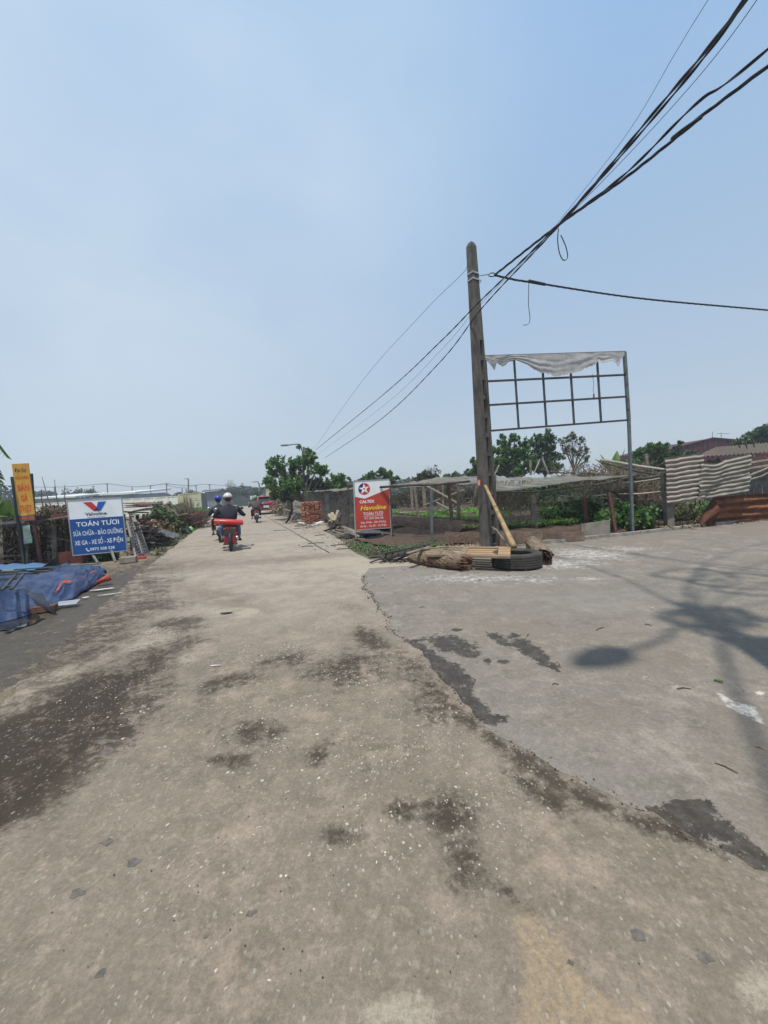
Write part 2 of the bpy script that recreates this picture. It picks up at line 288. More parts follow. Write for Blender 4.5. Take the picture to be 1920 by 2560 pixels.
def paving_mat(name, base, base2, dark, pale, damp, tan, aggr):
    m = bpy.data.materials.new(name); m.use_nodes = True; t = m.node_tree; n = t.nodes; l = t.links; b = n['Principled BSDF']
    tc = n.new('ShaderNodeTexCoord'); at = n.new('ShaderNodeAttribute'); at.attribute_name = 'stain'; sp_ = n.new('ShaderNodeSeparateColor'); l.new(at.outputs['Color'], sp_.inputs[0])
    def noise(sc, det=5, rough=.6, stretch=None):
        q = n.new('ShaderNodeTexNoise'); q.inputs['Scale'].default_value = sc; q.inputs['Detail'].default_value = det; q.inputs['Roughness'].default_value = rough
        if stretch:
            mm = n.new('ShaderNodeMapping'); mm.inputs['Scale'].default_value = stretch; mm.inputs['Rotation'].default_value = (0, 0, .37); l.new(tc.outputs['Object'], mm.inputs[0]); l.new(mm.outputs[0], q.inputs[0])
        else: l.new(tc.outputs['Object'], q.inputs[0])
        return q.outputs[0]
    def mr(x, a, b_, c=0, d=1):
        q = n.new('ShaderNodeMapRange'); q.interpolation_type = 'SMOOTHSTEP'; q.inputs[1].default_value = a; q.inputs[2].default_value = b_; q.inputs[3].default_value = c; q.inputs[4].default_value = d; l.new(x, q.inputs[0]); return q.outputs[0]
    def mt(op, x, y):
        q = n.new('ShaderNodeMath'); q.operation = op
        for i, v in enumerate((x, y)):
            if isinstance(v, (int, float)): q.inputs[i].default_value = v
            else: l.new(v, q.inputs[i])
        return q.outputs[0]
    def mix(f, a, b_, bt='MIX'):
        q = n.new('ShaderNodeMix'); q.data_type = 'RGBA'; q.blend_type = bt
        if isinstance(f, float): q.inputs[0].default_value = f
        else: l.new(f, q.inputs[0])
        for i, v in ((6, a), (7, b_)):
            if isinstance(v, tuple): q.inputs[i].default_value = (*v, 1)
            else: l.new(v, q.inputs[i])
        return q.outputs[2]
    fine = noise(55, 6, .75); mid = noise(7, 6, .65); big = noise(.9, 5, .6); grit = noise(170, 3, .7)
    edge = mr(mt('ADD', mt('MULTIPLY', noise(3.6 if aggr else 7, 9, .75), .5), mt('MULTIPLY', noise(15, 8, .8), .5)), .32, .68)
    drift = noise(1.7, 7, .7)
    c = mix(mr(big, .35, .65), base, base2); c = mix(mr(mid, .3, .7, 0, .6), c, tuple(x * .80 for x in base2)); c = mix(mr(noise(3.1, 7, .75), .48, .66, 0, .85), c, (base2[0] * .72, base2[1] * .74, base2[2] * .70)); c = mix(mr(noise(2.2, 7, .75), .50, .66, 0, .85), c, (base[0] * 1.32, base[1] * 1.27, base[2] * 1.25)); c = mix(mr(noise(19, 5, .7), .5, .70, 0, .55), c, tuple(x * 1.4 for x in base))
    def region(chan, soft, k=1.0, a=.42):
        v = mt('ADD', chan, mt('MULTIPLY', mt('MULTIPLY', mt('SUBTRACT', edge, .5), k), mr(chan, .0, .3))); return mr(v, a, a + soft)
    tone_f = region(sp_.outputs[2], .8, .45, .1); c = mix(tone_f, c, mix(mr(noise(2.8, 8, .75), .36, .64), tuple(x * .86 for x in damp), tuple(x * 1.16 for x in damp))); c = mix(mt('MULTIPLY', tone_f, mr(noise(9, 6, .75), .52, .7, 0, .5)), c, tuple(x * .7 for x in damp))  # blue channel shifts the tone; on the road it carries the painted shade
    tan_f = region(at.outputs['Alpha'], .6, 1.3, .3); c = mix(mt('MULTIPLY', tan_f, mr(noise(34, 5, .75), .38, .6, .35, .8)), c, tan)
    pale_f = mt('MULTIPLY', region(sp_.outputs[1], .5, 1.4, .38), mr(noise(38, 5, .75), .36, .56, .45, 1)); c = mix(mt('MULTIPLY', pale_f, mt('ADD', .3, mt('MULTIPLY', sp_.outputs[1], .65))), c, pale)
    rch = mt('ADD', sp_.outputs[0], mt('MULTIPLY', mr(drift, .46, .66), .30)) if aggr else sp_.outputs[0]
    dark_f = region(rch, .75 if aggr else .26, 1.2 if aggr else 1.7, .34 if aggr else .42); c = mix(mt('MULTIPLY', dark_f, mt('ADD', .55, mt('MULTIPLY', sp_.outputs[0], .37)) if aggr else mr(noise(9, 6, .75), .3, .62, .72, .98)), c, dark)
    # exposed aggregate: small pale and dark chips set in the matrix
    vo = n.new('ShaderNodeTexVoronoi'); vo.inputs['Scale'].default_value = 75 if aggr else 120; ws = n.new('ShaderNodeMapping'); ws.inputs['Scale'].default_value = (1, .62, 1); ws.inputs['Rotation'].default_value = (0, 0, .5); l.new(tc.outputs['Object'], ws.inputs[0]); l.new(ws.outputs[0], vo.inputs[0])
    sv = n.new('ShaderNodeSeparateColor'); l.new(vo.outputs['Color'], sv.inputs[0])
    chip = mt('MULTIPLY', mt('GREATER_THAN', sv.outputs[0], .84 if aggr else .95), mt('LESS_THAN', vo.outputs['Distance'], .32))
    chipc = mix(sv.outputs[1], (.12, .105, .09), (.42, .39, .33)) if not aggr else mix(sv.outputs[1], (.17, .15, .125), (.45, .41, .34)); c = mix(mt('MULTIPLY', chip, .5), c, chipc)
    if aggr:
        v2 = n.new('ShaderNodeTexVoronoi'); v2.inputs['Scale'].default_value = 38; l.new(ws.outputs[0], v2.inputs[0]); s2 = n.new('ShaderNodeSeparateColor'); l.new(v2.outputs['Color'], s2.inputs[0])
        ch2 = mt('MULTIPLY', mt('GREATER_THAN', s2.outputs[0], .88), mt('LESS_THAN', v2.outputs['Distance'], .30)); c = mix(mt('MULTIPLY', ch2, mr(big, .35, .6, .15, .6)), c, mix(s2.outputs[1], (.20, .18, .15), (.40, .36, .29)))
    pit = mr(noise(60, 4, .7), .66, .74); c = mix(mt('MULTIPLY', pit, .35), c, tuple(x * .45 for x in base))
    c = mix(mr(fine, .25, .75, .0, 1.0), mix(1.0, c, (.80, .80, .80), 'MULTIPLY'), mix(1.0, c, (1.15, 1.15, 1.15), 'MULTIPLY'))
    c = mix(mr(grit, .3, .7, 0, 1), mix(1.0, c, (.84, .84, .84), 'MULTIPLY'), c)
    l.new(c, b.inputs['Base Color']); b.inputs['Specular IOR Level'].default_value = .25
    rgh = mt('SUBTRACT', .9, mt('MULTIPLY', dark_f, .12 if aggr else .38)); l.new(rgh, b.inputs['Roughness'])
    bp = n.new('ShaderNodeBump'); bp.inputs['Strength'].default_value = .55; bp.inputs['Distance'].default_value = .008
    h = mt('ADD', mt('MULTIPLY', fine, .7), mt('MULTIPLY', grit, .4)); h = mt('ADD', h, mt('MULTIPLY', mid, .8)); h = mt('MULTIPLY', h, mt('SUBTRACT', 1.0, mt('MULTIPLY', dark_f, .0 if aggr else .75)))
    l.new(h, bp.inputs['Height']); l.new(bp.outputs[0], b.inputs['Normal']); return m
CONCRETE = paving_mat('road_concrete', (.242, .198, .152), (.206, .168, .127), (.034, .024, .014), (.36, .31, .235), (.305, .256, .202), (.33, .25, .155), True)
ASPHALT = paving_mat('asphalt_patch', (.232, .202, .166), (.205, .180, .148), (.046, .038, .029), (.60, .57, .51), (.218, .196, .165), (.208, .172, .132), False)
def axis(lo, hi, s0, g, c0=0.0, near=3.0):
    out = [c0]; x = c0; st = s0
    while x < hi:
        x += st; out.append(x)
        if x > near: st *= g
    neg = []; x = c0; st = s0
    while x > lo:
        x -= st; neg.append(x)
        if x < -near: st *= g
    return np.array(neg[::-1] + out)
def inpoly(x, y, poly): return sd_poly(x, y, poly) > 0
def left_edge(y): return -5.28 - .381 * (y - 8.01) if y > 8.01 else (-3.99 - .412 * (y - 4.88) if y > 4.88 else -3.08 - .467 * (y - 2.93))
def grid_ground(name, xs, ys, keep, masks, m, z, snapf=None):
    X, Y = np.meshgrid(xs, ys); sh = X.shape
    Z = np.array(z(X, Y)) if callable(z) else np.full(sh, z)
    cx = (X[:-1, :-1] + X[1:, 1:]) / 2; cy = (Y[:-1, :-1] + Y[1:, 1:]) / 2
    k = keep(cx, cy); idx = np.arange(X.size).reshape(sh)
    Q = np.stack([idx[:-1, :-1][k], idx[:-1, 1:][k], idx[1:, 1:][k], idx[1:, :-1][k]], 1)
    used = np.unique(Q); re = np.zeros(X.size, int); re[used] = np.arange(len(used))
    V = np.stack([X.ravel()[used], Y.ravel()[used], Z.ravel()[used]], 1)
    if snapf:                                        # pull the rim of the sheet onto its outline
        cnt = np.bincount(re[Q].ravel(), minlength=len(used)); rim = np.where(cnt < 4)[0]; px_, py_ = V[rim, 0], V[rim, 1]; best = np.full(len(rim), 1e9); bx = px_.copy(); by = py_.copy()
        for i in range(len(snapf)):
            x1, y1 = snapf[i]; x2, y2 = snapf[(i + 1) % len(snapf)]; ex, ey = x2 - x1, y2 - y1
            t = np.clip(((px_ - x1) * ex + (py_ - y1) * ey) / (ex * ex + ey * ey + 1e-9), 0, 1); qx, qy = x1 + t * ex, y1 + t * ey; d = np.hypot(px_ - qx, py_ - qy); m_ = d < best
            best[m_] = d[m_]; bx[m_] = qx[m_]; by[m_] = qy[m_]
        ok = best < .12; V[rim[ok], 0] = bx[ok]; V[rim[ok], 1] = by[ok]
    o = np_mesh(name, V, re[Q], m, smooth=True)
    if masks is not None:
        at = o.data.attributes.new('stain', 'FLOAT_COLOR', 'POINT'); at.data.foreach_set('color', masks(V[:, 0], V[:, 1]).astype(np.float32).ravel())
    return props(o, kind='structure')
# terrain sheet reaching the horizon
TERR = mat('terrain_dirt', (.15, .125, .085), .95, col2=(.085, .095, .045), scale=.35, bump=.8, bscale=9)
grid_ground('terrain', np.concatenate([-np.geomspace(900, 4, 40), [0], np.geomspace(4, 900, 40)]), np.concatenate([[-60, -20, -5], np.geomspace(1, 1500, 70)]), lambda x, y: np.ones_like(x, bool), None, TERR, -.06)
le = np.vectorize(left_edge)
NEAR_R = [tuple(G(*p)[:2]) for p in ((870, 1385), (960, 1415), (1100, 1372), (1180, 1364), (1300, 1363))]
pave_poly = [(-2.0, -8), (14, -8), (30, 3), (30, 13), (12.4, 12.1), (9.34, 11.25), (6.7, 10.4), (5.05, 9.8), (3.3, 9.55), (2.2, 10.0), (1.5, 9.9), (.6, 8.9), (-.35, 8.45), (-.75, 9.5), (-1.05, 10.6), (-1.25, 11.6), (-1.9, 14.0), (-2.6, 16)] + [(float(left_edge(y)) + .10 * mnoise.noise(Vector((y * 1.3, 0, 0))) + .07 * mnoise.noise(Vector((y * 6, 0, 4))) + .04 * mnoise.noise(Vector((y * 17, 0, 8))), y) for y in np.arange(16.1, -7, -.07)]
grid_ground('concrete_road', axis(-14, 14, .045, 1.05, 0, 3.4), np.concatenate([np.arange(-6, .9, .3), .9 * 1.0125 ** np.arange(0, 232)]),
            lambda x, y: inpoly(x, y, pave_poly) & (y < 16.02), pave_masks, CONCRETE, lambda X, Y: .004 * np.sin(X * 1.3) * np.sin(Y * .9), pave_poly)
V = []; Q = []; ys = [15.9, 18, 20, 22, 25, 28, 32, 36, 42, 50, 60, 75, 95, 119]
for y in ys:
    a = left_edge(y); d = -1.77 - .381 * (y - 10.62); r = d + max(.25, 2.35 - .035 * max(0, y - 20) * 2.0); r = -2.6 if y < 16 else r
    for k in range(7): V.append((a + (r - a) * k / 6, y, .002))
for i in range(len(ys) - 1):
    for k in range(6): Q.append((i * 7 + k, i * 7 + k + 1, i * 7 + 8 + k, i * 7 + 7 + k))
far = np_mesh('concrete_road', np.array(V), np.array(Q), CONCRETE); props(far, kind='structure')
at = far.data.attributes.new('stain', 'FLOAT_COLOR', 'POINT'); at.data.foreach_set('color', pave_masks(np.array(V)[:, 0], np.array(V)[:, 1]).astype(np.float32).ravel())
# asphalt overlay, a sheet 12 mm proud with a ragged edge
edge_w = [G(*p)[:2] for p in ASPH_EDGE]; rag = []
for i in range(len(edge_w) - 1):
    a = Vector(edge_w[i]); b = Vector(edge_w[i + 1]); nn = Vector((-(b - a).y, (b - a).x)).normalized(); k = max(2, int((b - a).length / .04))
    for j in range(k):
        p = a.lerp(b, j / k); p += nn * (.035 * mnoise.noise(Vector((p.x * 9, p.y * 9, 0))) + .09 * mnoise.noise(Vector((p.x * 2.3, p.y * 2.3, 3)))); rag.append((p.x, p.y))
asph_poly = rag + [(1.9, 1.2), (9, .0), (30, 4.2), (30, 12.8), (12.2, 12.0), (9.34, 11.12), (6.69, 10.27), (5.05, 9.68), (3.33, 9.44), (2.4, 9.2), (1.7, 8.6), (.9, 7.6), (.2, 7.55), (-.35, 7.55)]
def asph_keep(x, y): return inpoly(x, y, asph_poly)
grid_ground('asphalt_road', axis(-1, 14, .03, 1.045, 1.5, 4.2), 1.1 * 1.0085 ** np.arange(0, 290), asph_keep, asph_masks, ASPHALT, lambda X, Y: .002 + .004 * np.sin(X * 1.3) * np.sin(Y * .9), asph_poly)
# joints between the slabs
JT = mat('joint_dirt', (.07, .055, .04), .95)
def strip(name, pts, w, m, z=.007, wob=.3):
    V = []; Q = []
    for i, p in enumerate(pts):
        p = Vector(p); d = (Vector(pts[min(i + 1, len(pts) - 1)]) - Vector(pts[max(i - 1, 0)])).normalized(); q = Vector((-d.y, d.x)); ww = w * (1 + wob * (rnd.random() - .5) * 2)
        V += [(p.x + q.x * ww / 2, p.y + q.y * ww / 2, z), (p.x - q.x * ww / 2, p.y - q.y * ww / 2, z)]
    for i in range(len(pts) - 1): Q.append((2 * i, 2 * i + 1, 2 * i + 3, 2 * i + 2))
    return props(np_mesh(name, np.array(V), np.array(Q), m), kind='structure')
def wig(a, b, n, k=.02): return [(a[0] + (b[0] - a[0]) * i / n + rnd.uniform(-k, k), a[1] + (b[1] - a[1]) * i / n + rnd.uniform(-k, k)) for i in range(n + 1)]
strip('road_joint', wig((-1.45, 9.8), (-11.2, 35.3), 80), .045, JT)
for y in (12.6, 17.5, 22.5, 28.0, 34.0): strip('road_joint', wig((left_edge(y) + .1, y), (-1.77 - .381 * (y - 10.62), y + 1.0), 20), .022, JT, .0065, .8)
strip('road_crack', wig((-3.6, 15.0), (-1.9, 15.3), 12, .03), .03, JT, .008)
# stone chips worn free at the surface of the near concrete
CHIP = mat('stone_chip', (.42, .39, .32), .55, col2=(.26, .23, .19), scale=30, island=.4, spec=.4)
CH_E = [(640, 2010, 330, 130, -8, .5), (950, 1960, 330, 170, 15, 1.6), (1090, 2080, 210, 130, 0, 1.5), (1130, 1850, 110, 90, 20, 1.1), (820, 2200, 300, 120, 0, .55), (430, 2430, 180, 150, 0, .4), (640, 2330, 260, 150, 0, .3), (1300, 2000, 180, 70, 30, .55),
        (390, 1585, 45, 16, 0, 2.5), (600, 1640, 60, 20, 0, 3), (740, 1628, 50, 20, 0, 4), (880, 1700, 110, 40, 0, 2.0), (330, 1740, 160, 60, -10, .5), (1040, 1700, 60, 50, 30, 1.5), (700, 1500, 300, 30, 0, 1.2), (1620, 2130, 200, 60, 20, .25), (960, 2300, 600, 240, 0, .12), (600, 1800, 500, 120, 0, .25)]
P_ = []
xx = rng.uniform(-3.6, 2.6, 150000); yy = rng.uniform(.9, 7.5, 150000); X, Y = proj(xx, yy, np.zeros_like(xx)); dens = np.zeros_like(xx)
for e in CH_E: dens += el(X, Y, *e[:4], e[4], 1.0) * e[5]
clump = np.array([.5 + mnoise.noise(Vector((a * 3.1, b * 3.1, 1))) for a, b in zip(xx[:60000], yy[:60000])])
kk = (rng.random(60000) < dens[:60000] * np.clip(clump, 0, 1) * .30) & (sd_poly(xx[:60000], yy[:60000], asph_poly) < -.02) & (yy[:60000] < 5.2)
xx = xx[:60000][kk]; yy = yy[:60000][kk]; mb = MB()
for a, b in zip(xx, yy):
    r = (.003 + .0072 * rnd.random() ** 1.8) * (1.3 if rnd.random() < .12 else 1) * (1 + .07 * b); n = rnd.choice((4, 5, 5, 6)); t0 = rnd.random() * 6; st = rnd.uniform(.4, .9); ca, sa = math.cos(t0), math.sin(t0)
    ring = []
    for k in range(n):
        t = t0 + 2 * math.pi * (k + rnd.uniform(-.25, .25)) / n; q = r * rnd.uniform(.7, 1.2); u1, v1 = math.cos(t) * q, math.sin(t) * q * st; ring.append((a + u1 * ca - v1 * sa, b + u1 * sa + v1 * ca, -.002))
    mb.add(ring + [(p[0] * .65 + a * .35, p[1] * .65 + b * .35, .004 * math.sin(a * 1.3) * math.sin(b * .9) + rnd.uniform(.0012, .0022)) for p in ring], [(k, (k + 1) % n, n + (k + 1) % n, n + k) for k in range(n)] + [tuple(range(n, 2 * n))])
props(mesh_obj(mb, 'stone_chips', CHIP), 'pale broken stone chips showing through the worn near concrete', 'stones', kind='stuff')
# dark slate-coloured flakes and spots
SLATE = mat('slate_flake', (.115, .10, .085), .98, var=.3, scale=40)
mb = MB()
for (px, py, r) in ((265, 2105, .03), (332, 2155, .035), (193, 2232, .03), (628, 2282, .022), (515, 2340, .012), (249, 2432, .02), (1595, 2345, .03), (1762, 2400, .03), (260, 1855, .05), (272, 1878, .05), (450, 1715, .03), (330, 1862, .03), (428, 1665, .03), (1905, 1792, .02), (1425, 2408, .012)):
    c = G(px, py); n = 9; t0 = rnd.random() * 6; ring = []
    for k in range(n):
        t = t0 + 2 * math.pi * k / n; q = r * rnd.uniform(.5, 1.2); ring.append((c.x + math.cos(t) * q, c.y + math.sin(t) * q * .7, .004 * math.sin(c.x * 1.3) * math.sin(c.y * .9) + .0018))
    mb.add(ring, [tuple(range(n))])
props(mesh_obj(mb, 'tar_spots', SLATE), 'thin blue-grey tar spots scattered over the near concrete', 'tar spots', kind='stuff')
# loose grit, twigs and scraps on the paving
mb = MB()
for i in range(900):
    if i >= 500:
        q_ = rag[int(rnd.random() ** 1.2 * (len(rag) - 1))]; x, y = q_[0] + rnd.gauss(0, .025), q_[1] + rnd.gauss(0, .025); r = rnd.uniform(.0012, .004) * (1 + .2 * y); mb.box((x, y, .003 + r), (r * 2, r * 1.5, r), rz=rnd.random() * 6); continue
    y = 1.1 * (9 ** rnd.random()); x = rnd.uniform(-1, 1) * y
    if x < left_edge(y) + .2 or y > 9.3: continue
    r = rnd.uniform(.0007, .0022) * (1 + .25 * y); mb.box((x, y, .004 if asph_keep(np.array([x]), np.array([y]))[0] else .003), (r * 2, r * 1.5, r), rz=rnd.random() * 6)
props(mesh_obj(mb, 'grit', mat('grit_dark', (.10, .085, .07), .9, island=.6)), 'fine dark grit lying over the paving', 'grit', kind='stuff')
TW = mat('twig', (.09, .06, .04), .9)
for i, (px, py, ln, ang, lab) in enumerate(((1500, 1572, .13, .5, 'short brown twig on the asphalt below the white dust patch'), (1710, 1722, .09, -.1, 'dark twig at the end of the faint pale streak on the asphalt'), (1620, 1562, .06, -.8, 'small curled twig left of the cable shadows'),
        (1900, 1870, .05, -.7, 'pale splinter at the right edge of the asphalt'), (1388, 1711, .05, 0, 'small dark twig in the middle of the asphalt'), (1815, 1920, .09, -1.0, 'thin twig near the lower right corner of the asphalt'), (1055, 1518, .07, .1, 'dark scrap on the asphalt left of the tyre'), (1320, 1588, .06, .9, 'tiny dark chip above the wet stain on the asphalt'))):
    c = G(px, py, .007); d = Vector((math.cos(ang), math.sin(ang), 0)) * ln / 2; mb = MB(); mb.tube([c - d, c + Vector((0, .01, .004)), c + d], .004, 5)
    single(mb, 'twig', TW if i != 3 else BAMBOO, lab, 'twig', 'twigs dropped on the road')
def scrap(name, px, py, w, d, ang, m, lab, cat, z=.008, th=.004, n=7, curl=.01):
    c = G(px, py, z); ring = []
    for k in range(n):
        t = 2 * math.pi * k / n; q = rnd.uniform(.75, 1.1); a, b = math.cos(t) * w / 2 * q, math.sin(t) * d / 2 * q
        ring.append((c.x + a * math.cos(ang) - b * math.sin(ang), c.y + a * math.sin(ang) + b * math.cos(ang), z + rnd.uniform(0, curl)))
    mb = MB(); mb.poly(ring, (0, 0, th)); return single(mb, name, m, lab, cat)
WHITE = mat('white_scrap', (.62, .62, .60), .7, var=.15); DARKS = mat('dark_scrap', (.03, .028, .025), .8)
scrap('flattened_rag', 567, 1533, .17, .07, .1, DARKS, 'flat black rag lying in the middle of the road', 'rag')
scrap('white_stick', 540, 1664, .12, .012, 0, WHITE, 'thin white straw lying on the road left of the centre', 'straw', n=6, curl=.004)
scrap('paper_scrap', 255, 1474, .42, .1, .35, WHITE, 'white flattened paper beside the orange tarp corner', 'paper')
scrap('paper_scrap', 214, 1494, .12, .05, .1, WHITE, 'small white scrap between the tarp and the flattened paper', 'paper')
scrap('paper_strip', 274, 1486, .42, .05, .5, mat('pale_strip', (.5, .46, .38), .8), 'pale torn strip on the wet edge nearest the road', 'paper')
scrap('leaf', 1796, 1704, .06, .02, -.7, LEAFY, 'green leaf on the asphalt above the white paint splash', 'leaf', z=.006)
scrap('bottle_cap', 1632, 1522, .03, .02, 0, WHITE, 'white scrap among the cable shadows on the asphalt', 'scrap', z=.006)
# verge of damp earth left of the road, and the puddle in it
VERGE = mat('verge_earth', (.21, .17, .12), .9, col2=(.10, .088, .065), scale=1.4, bump=.7, bscale=20)
ys2 = np.concatenate([np.arange(1.5, 12, .25), np.geomspace(12, 60, 30)])
VERGE = paving_mat('verge_earth', (.22, .175, .12), (.17, .135, .09), (.062, .052, .040), (.30, .25, .19), (.12, .11, .09), (.24, .19, .13), False)
def verge_masks(x, y):
    ok = y > .3; yy = np.where(ok, y, .3); X, Y = proj(x, yy, np.zeros_like(x)); Z0 = np.zeros_like(x)
    Rm = mk(X, Y, [(-300, 1400), (0, 1440), (150, 1432), (262, 1426), (330, 1412), (350, 1420), (345, 1450), (300, 1500), (200, 1600), (0, 1720), (-400, 1800)], 46)
    Rm = np.maximum(Rm, .75 * mk(X, Y, [(300, 1420), (380, 1395), (420, 1370), (440, 1352), (446, 1356), (420, 1385), (380, 1425), (330, 1450)], 14))
    Gm = .6 * el(X, Y, 330, 1400, 60, 16, -10, 1.2); Gm = np.maximum(Gm, .6 * el(X, Y, 400, 1370, 60, 16, -25, 1.2)); out = np.stack([Rm, Gm, Z0, Z0], 1); out[~ok] = 0; return out
vpoly = [(float(left_edge(y)) + .3, y) for y in np.arange(-8, 60, .5)] + [(float(left_edge(y)) - (9 if y < 9 else 3.6 if y < 10 else 2.4 if y < 14 else 1.6), y) for y in np.arange(60, -8, -.5)]
grid_ground('verge', axis(-26, -2, .06, 1.02, -5, 1e9) if False else np.concatenate([np.arange(-27, -10, .25), np.arange(-10, -2, .05), np.arange(-2, 5, .2)]), np.concatenate([np.arange(-8, 1.5, .3), np.arange(1.5, 12, .06), np.geomspace(12.1, 60, 70)]), lambda x, y: inpoly(x, y, vpoly), verge_masks, VERGE, lambda X, Y: -.014 + .008 * np.sin(X * 3) * np.sin(Y * 2.1), vpoly)
WET = mat('wet_asphalt', (.075, .07, .06), .55, col2=(.035, .032, .028), scale=2.2, bump=.3, bscale=30, spec=.5)
def flat_poly(name, pts, m, z, wobb=0.0):
    out = []
    for i in range(len(pts)):
        a = Vector(pts[i]); b = Vector(pts[(i + 1) % len(pts)]); k = max(1, int((b - a).length / .05))
        for j in range(k):
            p = a.lerp(b, j / k); out.append((p.x + wobb * (mnoise.noise(Vector((p.x * 3, p.y * 3, 0))) + .5 * mnoise.noise(Vector((p.x * 9, p.y * 9, 0))) + .25 * mnoise.noise(Vector((p.x * 25, p.y * 25, 0)))), p.y + wobb * (mnoise.noise(Vector((p.x * 4, p.y * 4, 5))) + .5 * mnoise.noise(Vector((p.x * 11, p.y * 11, 5)))), z))
    mb = MB(); mb.poly(out); return props(mesh_obj(mb, name, m), kind='structure')
None and flat_poly('wet_gutter', [tuple(G(*p)[:2]) for p in ((-60, 1660), (110, 1590), (190, 1540), (230, 1500), (300, 1455), (345, 1425), (330, 1408), (270, 1418), (200, 1430), (0, 1480), (-120, 1500))], WET, .0055, .3)
PUD = mat('puddle_water', (.02, .017, .013), .03, var=.1, spec=.6)
flat_poly('puddle', [tuple(G(*p)[:2]) for p in ((0, 1585), (60, 1568), (110, 1548), (80, 1535), (0, 1545))], PUD, .006, .12)
# kerb of the garden along the side road
kp = [G(*p) for p in ((1330, 1362), (1400, 1357), (1460, 1350), (1530, 1343), (1600, 1336), (1680, 1326), (1760, 1317), (1840, 1308), (1920, 1299))]; kp = [Vector((p.x, p.y, 0)) for p in kp]; kp += [kp[-1] + (kp[-1] - kp[-2]).normalized() * 12]
KERB = mat('kerb_concrete', (.26, .24, .2), .9, var=.3, scale=5, bump=.4)
for i in range(len(kp) - 1):
    mb = MB(); o_ = Vector((0, .05, 0)); mb.beam(kp[i] + o_ + Vector((0, 0, .02)), kp[i + 1] + o_ + Vector((0, 0, .02 + rnd.uniform(-.01, .01))), .11, .13); props(mesh_obj(mb, 'kerb', KERB), kind='structure')
# ------------------------------------------------------------ lettering
def text_mesh(body, x, y, h, w=None, bold=.0, shear=0.0, just='CENTER'):
    cu = bpy.data.curves.new('t', 'FONT'); cu.body = body; cu.size = 1; cu.offset = bold; cu.resolution_u = 2; cu.shear = shear
    o = bpy.data.objects.new('t', cu); COL.objects.link(o); dg = bpy.context.evaluated_depsgraph_get(); dg.update()
    me = bpy.data.meshes.new_from_object(o.evaluated_get(dg)); v = np.empty(len(me.vertices) * 3); me.vertices.foreach_get('co', v); v = v.reshape(-1, 3)
    fs = [tuple(p.vertices) for p in me.polygons]; bpy.data.objects.remove(o); bpy.data.curves.remove(cu); bpy.data.meshes.remove(me)
    x0, x1 = v[:, 0].min(), v[:, 0].max(); k = h / .73; kx = w / (x1 - x0) if w else k
    return [((a[0] - (x0 + x1) / 2) * kx + x, a[1] * k + y) for a in v], fs
class Board:
    """a flat board between four surveyed corners; u,v run 0..1 over its face"""
    def __init__(s, bl, br, tl, th=.03):
        s.O, s.U, s.V = Vector(bl), Vector(br) - Vector(bl), Vector(tl) - Vector(bl); s.n = s.U.cross(s.V).normalized()
        if s.n.dot(s.O - Vector((0, 0, CH))) > 0: s.n = -s.n
        s.W, s.H, s.th = s.U.length, s.V.length, th
    def pt(s, u, v, e=0): return s.O + s.U * u + s.V * v + s.n * e
    def slab(s, mb, u0, v0, u1, v1, e0, e1):
        mb.hexa([s.pt(u0, v0, e0), s.pt(u1, v0, e0), s.pt(u1, v0, e1), s.pt(u0, v0, e1), s.pt(u0, v1, e0), s.pt(u1, v1, e0), s.pt(u1, v1, e1), s.pt(u0, v1, e1)]); return mb
    def poly(s, mb, pts, e): mb.add([s.pt(u, v, e) for u, v in pts], [tuple(range(len(pts)))]); return mb
    def text(s, mb, body, u, v, h, w=None, bold=.0, shear=0, e=.004):   # h, w in board units
        vs, fs = text_mesh(body, 0, 0, h * s.H, (w * s.W) if w else None, bold, shear); mb.add([s.pt(u + a / s.W, v + b / s.H, e) for a, b in vs], fs); return mb
def circle(u, v, ru, rv, a0=0, a1=360, n=32): return [(u + ru * math.cos(math.radians(a0 + (a1 - a0) * k / n)), v + rv * math.sin(math.radians(a0 + (a1 - a0) * k / n))) for k in range(n + (a1 - a0 < 360))]
def tpart(B, T, m, *lines, e=.004):
    for ln in lines: part(B.text(MB(), *ln, e=e), 'lettering', m, T)
PWHITE = mat('print_white', (.74, .76, .77), .5, col2=(.60, .61, .61), scale=2.2, lo=.45, hi=.8); PBLUE = mat('print_blue', (.003, .060, .25), .45, col2=(.012, .07, .22), scale=2.5); PRED = flat('print_red', (.46, .045, .025), .45); PNAVY = flat('print_navy', (.012, .02, .09), .4)
PYEL = flat('print_yellow', (.85, .52, .03), .45); PYELB = mat('board_yellow', (.54, .28, .04), .5, var=.12, scale=5); PRED2 = flat('print_orange_red', (.55, .09, .03), .5); GREYT = flat('print_grey', (.30, .31, .32), .5); PBLUE2 = flat('logo_blue', (.01, .10, .42), .4); PDRED = flat('logo_red', (.50, .03, .03), .4); PPUR = flat('logo_purple', (.08, .01, .12), .4)
ALU = mat('frame_aluminium', (.42, .44, .45), .4, metal=.6, var=.15)
def frame(b, m, parent, w=.02, e=(-.03, .012)):
    mb = MB(); du, dv = w / b.W, w / b.H
    b.slab(mb, -du, -dv, 0, 1 + dv, *e); b.slab(mb, 1, -dv, 1 + du, 1 + dv, *e); b.slab(mb, 0, -dv, 1, 0, *e); b.slab(mb, 0, 1, 1, 1 + dv, *e); return part(mb, 'frame', m, parent)
